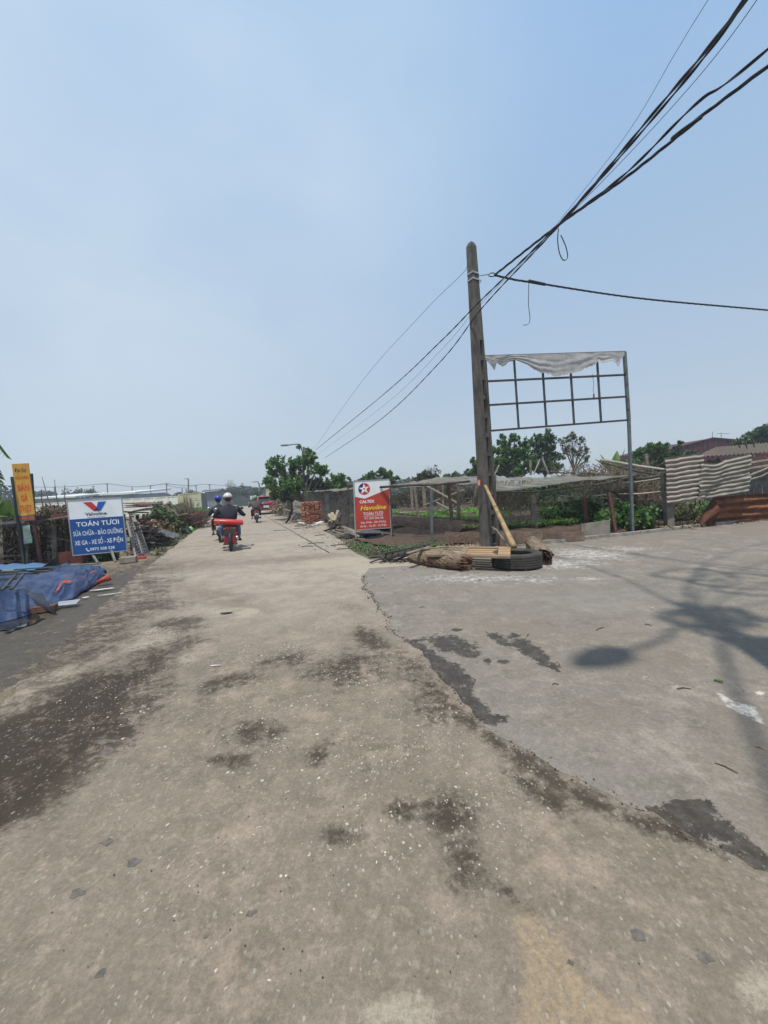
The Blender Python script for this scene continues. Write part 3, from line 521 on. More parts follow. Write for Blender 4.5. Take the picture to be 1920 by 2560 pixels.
# --- white and blue oil sign
Y = 10.15; bl = P(184, 1388, Y); br = P(317, 1376, Y + .35); tl = P(168, 1252, Y); B = Board(bl, br, tl)
T = thing('shop_sign', G(215, 1412), 'white and blue board reading TOÁN TƯƠI with a red and blue V logo', 'sign')
T.location = (bl.x + .4, Y, 0)
pn = part(B.slab(MB(), 0, 0, 1, 1, -.02, 0), 'panel', PWHITE, T); frame(B, ALU, T)
part(B.poly(MB(), [(.003, .003), (.997, .003), (.997, .655), (.003, .655)], .003), 'blue_field', PBLUE, T)
part(B.poly(MB(), [(.28, .955), (.435, .955), (.58, .80), (.56, .785), (.46, .785)], .005), 'logo', PDRED, T)
part(B.poly(MB(), [(.56, .95), (.71, .95), (.595, .785), (.46, .785), (.52, .845)], .006), 'logo', PBLUE2, T)
part(B.poly(MB(), [(.46, .785), (.58, .785), (.553, .83), (.52, .848)], .008), 'logo', PPUR, T)
tpart(B, T, PNAVY, ('Valvoline', .495, .705, .062, .40, .022), ('™', .705, .70, .02, .02, 0))
mb = MB(); B.text(mb, 'Dầu Nhớt Chính Hãng', .495, .665, .018, .32, .0); part(mb, 'lettering', PNAVY, T)
tpart(B, T, PWHITE, ('TOÁN TƯƠI', .51, .515, .085, .80, .014), ('SỬA CHỮA - BẢO DƯỠNG', .5, .345, .085, .92, .006), ('XE GA - XE SỐ - XE ĐIỆN', .5, .175, .085, .90, .006), ('0973 508 538', .545, .055, .055, .46, .012))
mb = MB(); B.poly(mb, [(.235, .10), (.25, .115), (.262, .10), (.257, .088), (.27, .068), (.285, .062), (.298, .068), (.305, .055), (.29, .042), (.268, .048), (.246, .07)], .004); part(mb, 'phone_symbol', PWHITE, T)
for (a, b, w) in (((228, 1385), (244, 1418), .045), ((276, 1376), (288, 1408), .05)):
    q = P(*a, Y + .12); r = XZ(b[0], Y + .05, 0); part(MB().beam(q + Vector((0, .03, 0)), r, w, .04), 'leg', mat('leg_wood', (.2, .19, .17), .8), T)
part(MB().beam(P(317, 1380, Y + .4), XZ(322, Y + .4, 0), .03), 'leg', mat('leg_wood', (.2, .19, .17), .8), T)
# --- red and white oil sign
Y = 12.2; bl = P(888, 1325, Y); br = P(976, 1319, Y + .05); tl = P(884, 1204, Y); B = Board(bl, br, tl)
T = thing('shop_sign', (bl.x + .5, Y, 0), 'white and red board with a star logo and yellow Havoline lettering', 'sign')
part(B.slab(MB(), 0, 0, 1, 1, -.02, 0), 'panel', PWHITE, T); frame(B, ALU, T, .018)
part(B.poly(MB(), [(.003, .003), (.997, .003), (.997, .81), (.30, .635), (.003, .69)], .003), 'red_field', mat('sign_red', (.42, .045, .022), .45, var=.1, scale=2), T)
mb = MB(); B.poly(mb, circle(.29, .835, .165, .165 * B.W / B.H), .003); part(mb, 'logo', PDRED, T)
mb = MB(); B.poly(mb, [(.29, .835)] + circle(.29, .835, .165, .165 * B.W / B.H, 92, 215, 14), .005); part(mb, 'logo', PNAVY, T)
st = []
for k in range(10):
    r = .158 if k % 2 == 0 else .062; a = math.radians(95 + 36 * k); st.append((.29 + r * math.cos(a), .835 + r * B.W / B.H * math.sin(a)))
mb = MB(); B.poly(mb, st, .007); part(mb, 'star', PWHITE, T)
mb = MB(); B.poly(mb, [(.255, .838), (.30, .862), (.318, .832), (.272, .822)], .009); part(mb, 'logo', PDRED, T)
tpart(B, T, PWHITE, ('CALTEX', .36, .545, .06, .42, .03), ('TOÁN TƯƠI', .52, .285, .068, .56, .008), ('ĐT: 0973 508 538', .54, .2, .042, .53, .008), ('Sửa Chữa', .325, .122, .042, .31, .006), ('-', .515, .122, .042, .02, .006), ('Bảo Dưỡng', .715, .122, .042, .32, .006), ('Xe Ga', .235, .045, .045, .17, .006), ('-', .355, .045, .045, .02, .006), ('Xe Số', .485, .045, .045, .18, .006), ('-', .61, .045, .045, .02, .006), ('Xe Điện', .77, .045, .045, .24, .006))
mb = MB(); B.poly(mb, [(.25, .262), (.8, .262), (.8, .268), (.25, .268)], .004); part(mb, 'underline', PWHITE, T)
mb = MB(); B.text(mb, 'Havoline', .53, .40, .095, .76, .055, .25, .0035); part(mb, 'lettering', PNAVY, T)
mb = MB(); B.text(mb, 'Havoline', .53, .40, .095, .74, .028, .25, .0065); part(mb, 'lettering', PYEL, T)
part(MB().tube([P(884, 1204, Y - .01), XZ(890, Y - .01, 0)], .022, 8), 'leg', ALU, T); part(MB().tube([P(975, 1203, Y + .06), XZ(979, Y + .06, 0)], .022, 8), 'leg', ALU, T)
for x in (890, 979): part(MB().box(XZ(x, Y, .02), (.55, .12, .035), rz=.1), 'foot', CONC, T)
# --- yellow sign, on two dark boards
Y = 9.9; bl = P(46, 1288, Y); br = P(87, 1286, Y); tl = P(29, 1160, Y); B = Board(bl, br, tl)
T = thing('shop_sign', (bl.x + .2, Y, 0), 'narrow orange-yellow board reading BÁN GÀ THỊT at the left edge', 'sign')
part(B.slab(MB(), 0, 0, 1, 1, -.02, 0), 'panel', PYELB, T)
tpart(B, T, PRED2, ('CHUYÊN', .5, .70, .055, .80, .02), ('BÁN', .52, .475, .12, .70, .03), ('GÀ', .5, .27, .12, .42, .03), ('THỊT', .5, .07, .12, .76, .03))
mb = MB(); B.text(mb, 'Đạt Quý', .5, .84, .075, .72, .0, .35); part(mb, 'lettering', PNAVY, T)
B2 = Board(P(49, 1303, Y), P(88, 1301, Y), P(47, 1289, Y)); part(B2.slab(MB(), 0, 0, 1, 1, -.02, 0), 'phone_panel', mat('panel_brown', (.14, .09, .07), .7), T)
mb = MB(); B2.text(mb, '0984 508', .52, .15, .6, .85, .03); part(mb, 'lettering', PRED2, T)
DK = mat('backing_dark', (.035, .045, .05), .7)
part(MB().beam(P(31, 1192, Y + .05), XZ(62, Y + .05, 0), .07, .05), 'post', DK, T); part(MB().beam(P(79, 1184, Y + .05), P(88, 1308, Y + .05), .035, .05), 'post', DK, T)
part(MB().beam(P(72, 1296, Y + .03), XZ(68, Y + .03, 0), .06, .04), 'post', DK, T); part(MB().beam(P(84, 1304, Y + .06), XZ(104, Y + .06, 0), .09, .04), 'post', mat('post_redbrown', (.07, .03, .022), .8), T)
Bp = Board(P(60, 1360, Y - .03), P(80, 1357, Y - .03), P(56, 1315, Y - .03)); mb = MB()
mb.sheet(lambda u, v: Bp.pt(u * .97 + .06 * math.sin(v * 5), v, .012 * math.sin(u * 4 + v * 6)), 5, 8, .003); single(mb, 'paper_sheet', mat('paper_green', (.27, .36, .31), .8, var=.2, scale=12), 'pale green paper sheet pinned to the posts under the yellow sign', 'paper')

# ------------------------------------------------------------ concrete pole with slots
pb = XZ(1226, 9.5, 0); ptop = P(1178, 617, 9.5 - .0); yaw = math.radians(-3)
T = thing('concrete_pole', (pb.x, pb.y, 0), 'tall weathered concrete utility pole with square slots down its side', 'pole')
Hh = ptop.z; lean = Vector((ptop.x - pb.x, 0, 0)) / Hh
ex = Vector((math.cos(.62), math.sin(.62), 0)); ey = Vector((-math.sin(.62), math.cos(.62), 0))   # ex: along the slotted face, ey: into the pole
def half(z): t = z / Hh; return (.215 * (1 - t) + .085 * t, .135 * (1 - t) + .085 * t)
def pp(a, b, z): w, d = half(z); return pb + lean * z + ex * a * w + ey * b * d + Vector((0, 0, z))
slots = []
for y0, y1 in ((850, 887), (899, 937), (949, 988), (998, 1036), (1045, 1083), (1093, 1131), (1141, 1182), (1190, 1228), (1239, 1277), (1287, 1326), (1336, 1361)):
    slots.append((P(1210, y1, 9.45).z, P(1210, y0, 9.45).z))
slots = slots[::-1]; mb = MB(); a0, a1 = -.28, .62
zs = [-.1] + [z for s in slots for z in s] + [Hh * .75, Hh * .9, Hh]
for i in range(len(zs) - 1):
    z0, z1 = zs[i], zs[i + 1]; sl = i % 2 == 1 and i < 2 * len(slots)
    def blk(u0, u1, f0=-1, f1=1): mb.hexa([pp(u0, f0, z0), pp(u1, f0, z0), pp(u1, f1, z0), pp(u0, f1, z0), pp(u0, f0, z1), pp(u1, f0, z1), pp(u1, f1, z1), pp(u0, f1, z1)])
    if sl: blk(-1, a0); blk(a1, 1)
    else:
        blk(-1, a0)
        if z0 < slots[-1][1]: blk(a0, a1, -.72, .72); blk(a1, 1)
        else: blk(a0, a1, -1, 1); blk(a1, 1)
# rounded cap
cap = [pp(q[0] * .6, q[1] * .6, Hh) + Vector((0, 0, .09)) for q in ((-1, -1), (1, -1), (1, 1), (-1, 1))]; mb.hexa([pp(-1, -1, Hh), pp(1, -1, Hh), pp(1, 1, Hh), pp(-1, 1, Hh)] + cap)
POLE = mat('pole_concrete', (.135, .120, .10), .92, col2=(.06, .053, .045), scale=7, bump=1.0, bscale=55, stretch=(1, 1, .35))
part(mb, 'shaft', POLE, T)
for py in (681, 697):
    z = P(1185, py, 9.4).z; mb = MB(); ring = [pp(a * 1.08, b * 1.08, z) for a, b in ((-1, -1), (1, -1), (1, 1), (-1, 1))]
    for k in range(4): mb.beam(ring[k], ring[(k + 1) % 4] + Vector((0, 0, .015)), .012, .03)
    part(mb, 'metal_band', mat('galvanised', (.45, .47, .48), .4, metal=.5), T)
hook0 = pp(1, 0, P(1190, 682, 9.4).z); HOOK = P(1222, 686, 9.25); mb = MB(); mb.tube([hook0, HOOK], .008, 6); part(mb, 'hook', STEEL, T)
mb = MB(); z = P(1190, 697, 9.4).z; c = pp(1, -.5, z); mb.tube([c + Vector((.04 * math.cos(t) + .04, 0, .035 * math.sin(t))) for t in np.linspace(2.6, -2.6, 9)], .008, 5); part(mb, 'hook', STEEL, T)
Bn = Board(P(1193, 1216, 9.22), P(1201, 1215, 9.22), P(1193, 1199, 9.22)); mb = MB(); Bn.slab(mb, 0, 0, 1, 1, 0, .005); n_ = part(mb, 'notice', PRED, T, label='small red notice stuck to the shaft')
[part(Bn.slab(MB(), .2, .18 + .18 * k, .8, .25 + .18 * k, .005, .007), 'print_line', PWHITE, n_) for k in range(4)]
mb = MB(); z = slots[2][0]; c = pp(.2, -.5, z + .08)
for k in range(3): mb.tube([c + Vector((.045 * math.cos(t), .02 * k, .05 * math.sin(t) + .02 * k)) for t in np.linspace(0, 6.2, 12)], .012, 5)
single(mb, 'cable_coil', BLACKP, 'small black coil stuffed into a slot of the concrete pole', 'cable')

# ------------------------------------------------------------ billboard frame
YL, YR = 9.85, 10.33
def BB(u, v, e=0):   # u left->right, v bottom->top over surveyed corners
    tlc, trc, blc, brc = (1213, 891), (1561, 880), (1226, 1077), (1572, 1050)
    x = (1 - v) * (blc[0] * (1 - u) + brc[0] * u) + v * (tlc[0] * (1 - u) + trc[0] * u); y = (1 - v) * (blc[1] * (1 - u) + brc[1] * u) + v * (tlc[1] * (1 - u) + trc[1] * u)
    return P(x, y, YL + (YR - YL) * u + e)
T = thing('billboard_frame', XZ(1582, 10.33, 0), 'empty steel billboard frame on one post behind the concrete pole', 'billboard')
for v in (0, .345, .665, 1): part(MB().beam(BB(-.0, v), BB(1, v), .045, .045), 'rail', mat('rail_brown', (.05, .042, .04), .6, var=.4, scale=10), T)
for i, (u, vt) in enumerate(((.0, 1), (.205, 1), (.405, 1), (.605, 1), (.80, 1))): part(MB().beam(BB(u, 0, .03), BB(u, vt, .03), .05, .03), 'upright', STEEL, T)
mb = MB(); mb.beam(BB(1, 1.0), BB(1, 0), .06, .09); mb.beam(BB(1, 0) + Vector((0, 0, .0)), XZ(1582, 10.33, -.1), .065, .065); part(mb, 'post', mat('post_grey', (.115, .135, .14), .5, var=.25, metal=.2), T)
for v in (.15, .3, .52, .7): part(MB().box(BB(1, v, -.04), (.05, .03, .05)), 'bolt', RUSTY, T)
CLOTH = mat('torn_cloth', (.46, .44, .43), .9, var=.14, scale=6, translucent=.35, bump=.3, bscale=25)
def drop(u):     # depth of the hanging remains under the top rail
    pts = [(0, .05), (.03, .12), (.06, .20), (.08, .10), (.12, .17), (.17, .09), (.22, .075), (.3, .15), (.4, .27), (.5, .315), (.6, .30), (.7, .24), (.78, .19), (.81, .12), (.84, .16), (.9, .14), (.93, .15), (.95, .23), (.97, .12), (1, .05)]
    for a, b in zip(pts, pts[1:]):
        if u <= b[0]: return a[1] + (b[1] - a[1]) * (u - a[0]) / (b[0] - a[0])
    return .05
for (ua, ub, n, lab) in ((0, .21, 34, 'crumpled torn rag of banner hanging at the left end of the frame'), (.20, .80, 90, 'wide torn white banner cloth sagging from the top rail'), (.80, 1.0, 30, 'torn white banner scrap at the right end of the frame')):
    mb = MB()
    def fn(a, b, ua=ua, ub=ub):
        u = ua + (ub - ua) * a; d = drop(u) * (1 + .10 * mnoise.noise(Vector((u * 60, 0, 2)))) * b
        e = .05 * mnoise.noise(Vector((u * 5, b * 3, 1))) + .022 * math.sin(b * 13 + u * 5) * b
        return BB(u, 1.01 - d * (1 + .03 * math.sin(u * 40)), -.05 - abs(e))
    mb.sheet(fn, n, 16); single(mb, 'banner_cloth', CLOTH, lab, 'cloth', smooth=True)
mb = MB(); c = BB(.76, .70); mb.tube([c, BB(.765, .55), BB(.757, .47), BB(.76, .42)], .006, 5); mb.box(BB(.76, .38), (.03, .02, .12)); single(mb, 'hanging_string', RUSTY, 'frayed string hanging below the banner cloth', 'string')

# ------------------------------------------------------------ cables
CAB = mat('cable_black', (.012, .013, .018), .5)
def cable_pts(A, Bv, sag, n=60): return [A.lerp(Bv, k / n) - Vector((0, 0, sag * 4 * (k / n) * (1 - k / n))) for k in range(n + 1)]
def twisted(mb, pts, r, strands, pitch, ro):
    L_ = 0; ph = []
    for i, p in enumerate(pts):
        if i: L_ += (p - pts[i - 1]).length
        ph.append(L_ / pitch * 2 * math.pi)
    for s in range(strands):
        o = []
        for i, p in enumerate(pts):
            d = (pts[min(i + 1, len(pts) - 1)] - pts[max(i - 1, 0)]).normalized(); a = d.cross(Vector((0, 0, 1))).normalized(); b = d.cross(a); t = ph[i] + 2 * math.pi * s / strands; o.append(p + a * math.cos(t) * ro + b * math.sin(t) * ro)
        mb.tube(o, r, 5, False)
NP = Vector((2.78, 2.05, 0))          # pole beside the photographer, out of frame on the right
HK = P(1236, 688, 9.2)
mb = MB(); A = HK; Bv = P(1923, 163, 4.9); far_ = Bv + (Bv - A) * 2.3 + Vector((0, 0, -.2)); Mid = P(1560, 448, 6.85)
def bez(pts, n):   # smooth curve through surveyed points
    out = []; q = [pts[0] * 2 - pts[1]] + pts + [pts[-1] * 2 - pts[-2]]
    for i in range(1, len(q) - 2):
        for k in range(n):
            t = k / n; out.append(.5 * ((2 * q[i]) + (-q[i - 1] + q[i + 1]) * t + (2 * q[i - 1] - 5 * q[i] + 4 * q[i + 1] - q[i + 2]) * t * t + (-q[i - 1] + 3 * q[i] - 3 * q[i + 1] + q[i + 2]) * t ** 3))
    return out + [pts[-1]]
twisted(mb, bez([A, P(1393, 565, 7.7), P(1560, 447, 6.4), P(1745, 300, 5.4), P(1923, 163, 4.7), far_], 40), .0135, 3, .75, .012)
single(mb, 'power_cable', CAB, 'thickest twisted black cable rising from the pole hook to the right edge', 'cable')
mb = MB(); twisted(mb, bez([P(1395, 562, 7.6), P(1560, 437, 6.3), P(1740, 260, 5.2), P(1923, 120, 4.6), P(1923, 120, 4.6) + (P(1923, 120, 4.6) - P(1560, 437, 6.3)) * 2], 40), .011, 2, .9, .010)
single(mb, 'power_cable', CAB, 'second twisted cable just above the thickest one at the right edge', 'cable')
TOPN = NP + Vector((0, 0, 5.05))
def run(pp_, r, lab, tw=False, end=None, nm='overhead_wire'):
    mb = MB(); e = [Vector(TOPN if end is None else end)] if end is not False else []
    pts = bez(pp_ + e, 24)
    if tw: twisted(mb, pts, r, 2, .8, r * .8)
    else: mb.tube(pts, r, 5, False)
    return single(mb, nm, CAB, lab, 'wire', 'wires crossing the sky past the pole')
H1 = lambda px, py, H: G(px, py, H)
farA = P(790, 1124, 26)
run([farA, P(960, 985, 14.5), P(1100, 855, 10.6), P(1195, 758, 8.6), P(1390, 567, 6.1), P(1640, 275, 4.2), P(1860, 0, 3.1)], .0095, 'upper black twisted wire crossing in front of the pole', True)
run([P(812, 1145, 24), P(950, 1050, 15), P(1100, 905, 11), P(1205, 770, 8.9), P(1390, 572, 6.2), P(1645, 282, 4.25), P(1866, 0, 3.15)], .0085, 'lowest black wire sagging across the pole to the roadside tree', True)
run([P(795, 1135, 25), P(960, 1013, 14.5), P(1100, 878, 10.6), P(1200, 762, 8.7), P(1390, 572, 6.2), P(1660, 290, 4.4), P(1892, 0, 3.3)], .0035, 'thin wire between the two black wires crossing the pole')
run([P(1390, 563, 6.2), P(1560, 345, 4.8), P(1690, 130, 3.9), P(1770, 0, 3.4)], .0026, 'thinnest leftmost wire rising to the top edge', end=NP + Vector((0, 0, 5.3)))
run([P(785, 1122, 27), P(900, 960, 16), P(1050, 790, 11.5), P(1150, 690, 9.7), P(1165, 672, 9.5), P(1168, 662, 9.45)], .005, 'thin grey wire from the left face of the pole down to the tree', end=False)
mb = MB(); twisted(mb, bez([HK, P(1290, 700, 9.45), P(1330, 706, 9.7), P(1600, 746, 10.6), P(1925, 776, 11.4), P(1925, 776, 11.4) + Vector((6, 1.0, -.3)), P(1925, 776, 11.4) + Vector((13, 2.2, -.2))], 40), .0135, 3, .6, .012)
mb.tube([HK + Vector((-.14 + .0, 0, -.01)), HK + Vector((-.1, 0, .05)), HK + Vector((-.03, 0, .055)), HK + Vector((.05, 0, .02)), HK + Vector((-.03, 0, -.03)), HK + Vector((-.12, 0, -.02))], .012, 6)
single(mb, 'power_cable', CAB, 'twisted black cable running from the pole hook towards the right', 'cable')
mb = MB(); mb.tube([P(1322, 703, 9.66), P(1362, 711, 9.8)], [.04, .035], 8); mb.tube([P(1322, 703, 9.66), P(1321, 760, 9.66), P(1325, 795, 9.66), P(1324, 806, 9.66), P(1318, 812, 9.66), P(1308, 813, 9.66)], .008, 6)
single(mb, 'cable_splice', CAB, 'thick black splice on the right cable with a hooked wire dangling', 'cable splice')
mb = MB(); c = [P(1396, 572, 6.2), P(1394, 600, 6.2), P(1398, 630, 6.2), P(1406, 648, 6.2), P(1414, 650, 6.2), P(1419, 640, 6.2), P(1414, 615, 6.2), P(1402, 588, 6.2)]; mb.tube(bez(c, 6), .008, 5); single(mb, 'cable_loop', CAB, 'flat black loop of wire hanging where the cables cross', 'cable loop')
# pole with lamp just outside the picture; its shadow lies on the asphalt
T = thing('street_lamp', NP, 'concrete pole with an arm lamp beside the viewer, shading the asphalt at the right', 'street lamp')
part(MB().tube([NP, NP + Vector((0, 0, 4)), NP + Vector((0, 0, 7.2))], [.16, .14, .11], 12), 'pole', POLE, T)
ar = NP + Vector((0, 0, 4.7)); hd = Vector((1.52, 1.60, 5.0)); mb = MB(); mb.tube(bez([ar, ar + Vector((-.35, .05, .35)), ar.lerp(hd, .6) + Vector((0, 0, .22)), hd], 6), .035, 8); part(mb, 'arm', STEEL, T)
mb = MB(); hx = Vector((-.92, -.4, .05)).normalized(); hy = Vector((.4, -.92, 0)); mb.poly([hd + hx * (.22 + .33 * math.cos(t)) + hy * .17 * math.sin(t) * (1 - .25 * math.cos(t)) for t in np.linspace(0, 6.283, 19)[:-1]], (0, 0, .07)); part(mb, 'lamp_head', STEEL, T)
mb = MB(); mb.box(NP + Vector((.05, -.22, 4.1)), (.42, .3, .6)); part(mb, 'meter_box', mat('box_grey', (.3, .3, .3), .6), T)
for k, (dx, dy, z, r) in enumerate(((.12, .12, 5.1, .35), (-.02, .2, 4.9, .30), (.2, -.05, 4.6, .4), (.25, .1, 5.4, .28))):
    mb = MB(); c = NP + Vector((dx, dy, z))
    for j in range(5): mb.tube([c + Vector((r * math.cos(t) * (1 + .06 * j), r * .7 * math.sin(t) + .03 * j, r * .5 * math.sin(t + 1) + .03 * j)) for t in np.linspace(0, 6.283, 22)], .014, 4, False)
    single(mb, 'cable_coil', CAB, ('lowest coil but one of cable on the pole beside the viewer', 'second coil of cable on the near pole', 'widest and lowest coil of cable on the near pole', 'topmost coil of cable on the near pole')[k], 'cable', 'cable coils on the near pole')
for k, (c, r) in enumerate(((Vector((3.95, 3.55, 6.6)), .42), (Vector((4.25, 3.1, 6.5)), .5), (Vector((4.1, 2.75, 6.3)), .38))):
    mb = MB()
    for j in range(3): mb.tube([c + Vector((r * 1.25 * math.cos(t) + .03 * j, r * math.sin(t) * .9, .25 * math.sin(t * 2))) for t in np.linspace(0, 6.283, 24)], .02, 4, False)
    single(mb, 'cable_coil', CAB, ('cable loop hanging farthest from the viewer beyond the right edge', 'biggest slack cable loop beyond the right edge', 'slack cable loop nearest the viewer beyond the right edge')[k], 'cable', 'slack cable loops outside the right edge')
mb = MB(); mb.tube([Vector((4.7, 4.0, 7.2)), Vector((3.4, 2.8, 6.7)), NP + Vector((0, 0, 6.6))], .03, 5); single(mb, 'overhead_wire', CAB, 'slack wire joining the near pole to the thick cable outside the frame', 'wire')
mb = MB(); mb.tube(bez([TOPN, Vector((2.2, 1.35, 4.9)), Vector((1.2, -.05, 4.75)), Vector((-1.5, -4.0, 4.9)), Vector((-6, -10, 5.6))], 8), .035, 6); single(mb, 'service_cable', CAB, 'thick service cable passing overhead behind the viewer', 'cable')
for k in range(4):
    a = Vector((3.0 + .1 * k, 2.05, 5.0 + .2 * k)); mb = MB(); mb.tube(bez([NP + Vector((0, 0, 4.9)), NP + Vector((.9, .7 + .25 * k, 4.6 + .3 * k)), Vector((6.5, 3.2 + .8 * k, 5.2 + .2 * k)), Vector((12, 4 + 1.4 * k, 5.6))], 8), .014, 5, False)
    single(mb, 'overhead_wire', CAB, ('lowest', 'second lowest', 'second highest', 'highest')[k] + ' of the wires leaving the near pole to the right', 'wire', 'wires from the near pole to the right')
# ------------------------------------------------------------ tyre, door, logs at the corner
TC = Vector((2.38, 6.98, .012)); R0 = .445; TH = .265
TYRE = mat('tyre_rubber', (.042, .037, .031), .8, var=.45, scale=5, bump=.4, bscale=60)
T = thing('tyre', TC, 'big worn truck tyre lying flat under the end of the wooden door', 'tyre')
prof = [(.27, .03), (.30, 0), (.40, .0), (.43, .02)]
zz = .03
for k in range(5):
    z0 = .03 + k * .043; prof += [(R0 - .004, z0), (R0, z0 + .006), (R0, z0 + .031), (R0 - .003, z0 + .035), (R0 - .014, z0 + .037), (R0 - .014, z0 + .041)]
prof += [(R0 - .015, .25), (.40, .265), (.30, .262), (.275, .24), (.285, .2), (.34, .13), (.285, .06)]
part(MB().lathe(prof, 72, TC, closed=True), 'tread', TYRE, T, smooth=False)
mb = MB()
for r in (.33, .36): mb.lathe([(r, .263), (r + .006, .268), (r + .012, .263)], 48, TC)
part(mb, 'sidewall_rib', TYRE, T)
DZ = .285
FL, FR, BL, BR = G(1066, 1384, DZ), G(1276, 1391, DZ), G(1079, 1361, DZ), G(1294, 1369, DZ)
FL.z = BL.z = .27; B = Board(FL, FR, BL); B.V = ((BL - FL) + (BR - FR)) / 2; B.n = Vector((0, 0, 1)); B.H = B.V.length
DOORW = mat('door_wood', (.40, .24, .11), .7, col2=(.25, .155, .08), scale=7, bump=.3, bscale=60, stretch=(.3, 1, 1), island=.15)
DOORG = mat('door_wood_grey', (.25, .18, .11), .85, col2=(.15, .11, .075), scale=7, bump=.4, bscale=60, stretch=(.3, 1, 1))
T = thing('wooden_door', (B.pt(.5, .5)), 'broken wooden door lying flat across the tyre and the torn log', 'door')
for (u0, v0, u1, v1, nm, mm, e) in ((-.02, 0, 1, .17, 'stile', DOORG, 0), (0, .83, .86, 1.0, 'stile', DOORG, 0), (.86, .17, 1, 1.0, 'end_rail', DOORW, .001), (0, .17, .09, .83, 'end_rail', DOORG, .001), (.40, .17, .475, .83, 'cross_rail', DOORG, .002)):
    part(B.slab(MB(), u0, v0, u1, v1, -.04 + e, .0 + e), nm, mm, T)
for k in range(3): part(B.slab(MB(), .475, .20 + k * .2, .86, .36 + k * .2, -.032, -.014 + .002 * k), 'slat', DOORW, T)
part(B.slab(MB(), .09, .66, .40, .80, -.035, -.015), 'slat', DOORG, T)
# dark slatted rack on the left end
T = thing('slatted_rack', G(1000, 1402), 'dark slatted board slanting down to the ground left of the wooden door', 'rack')
a, b_ = G(955, 1405, .0), G(1075, 1372, .26); a.z = .05; b_.z = .27; a2, b2 = G(962, 1388, .12), G(1075, 1362, .30); a2.z = .16; b2.z = .31
RK = mat('rack_dark', (.03, .025, .02), .85, var=.5, scale=10)
part(MB().beam(a, b_, .03, .04), 'rail', RK, T); part(MB().beam(a2, b2, .12, .03), 'rail', RK, T)
for k in range(8):
    t = k / 7.3; part(MB().beam(a.lerp(b_, t), a2.lerp(b2, t) , .09, .02), 'batten', RK, T)
for k in range(3): part(MB().beam(a.lerp(b_, .02) + Vector((-.0, .16 * k, -.01)), a.lerp(b_, 1) + Vector((0, .16 * k, -.04)), .10, .015), 'board', RK, T)
mb = MB()
for k in range(5):
    t = .1 + k * .2; p = a.lerp(b_, t); mb.beam(Vector((p.x - .35, p.y - .12, .03)), Vector((p.x + .1, p.y + .25, .1)), .05, .02)
part(mb, 'batten', RK, T)
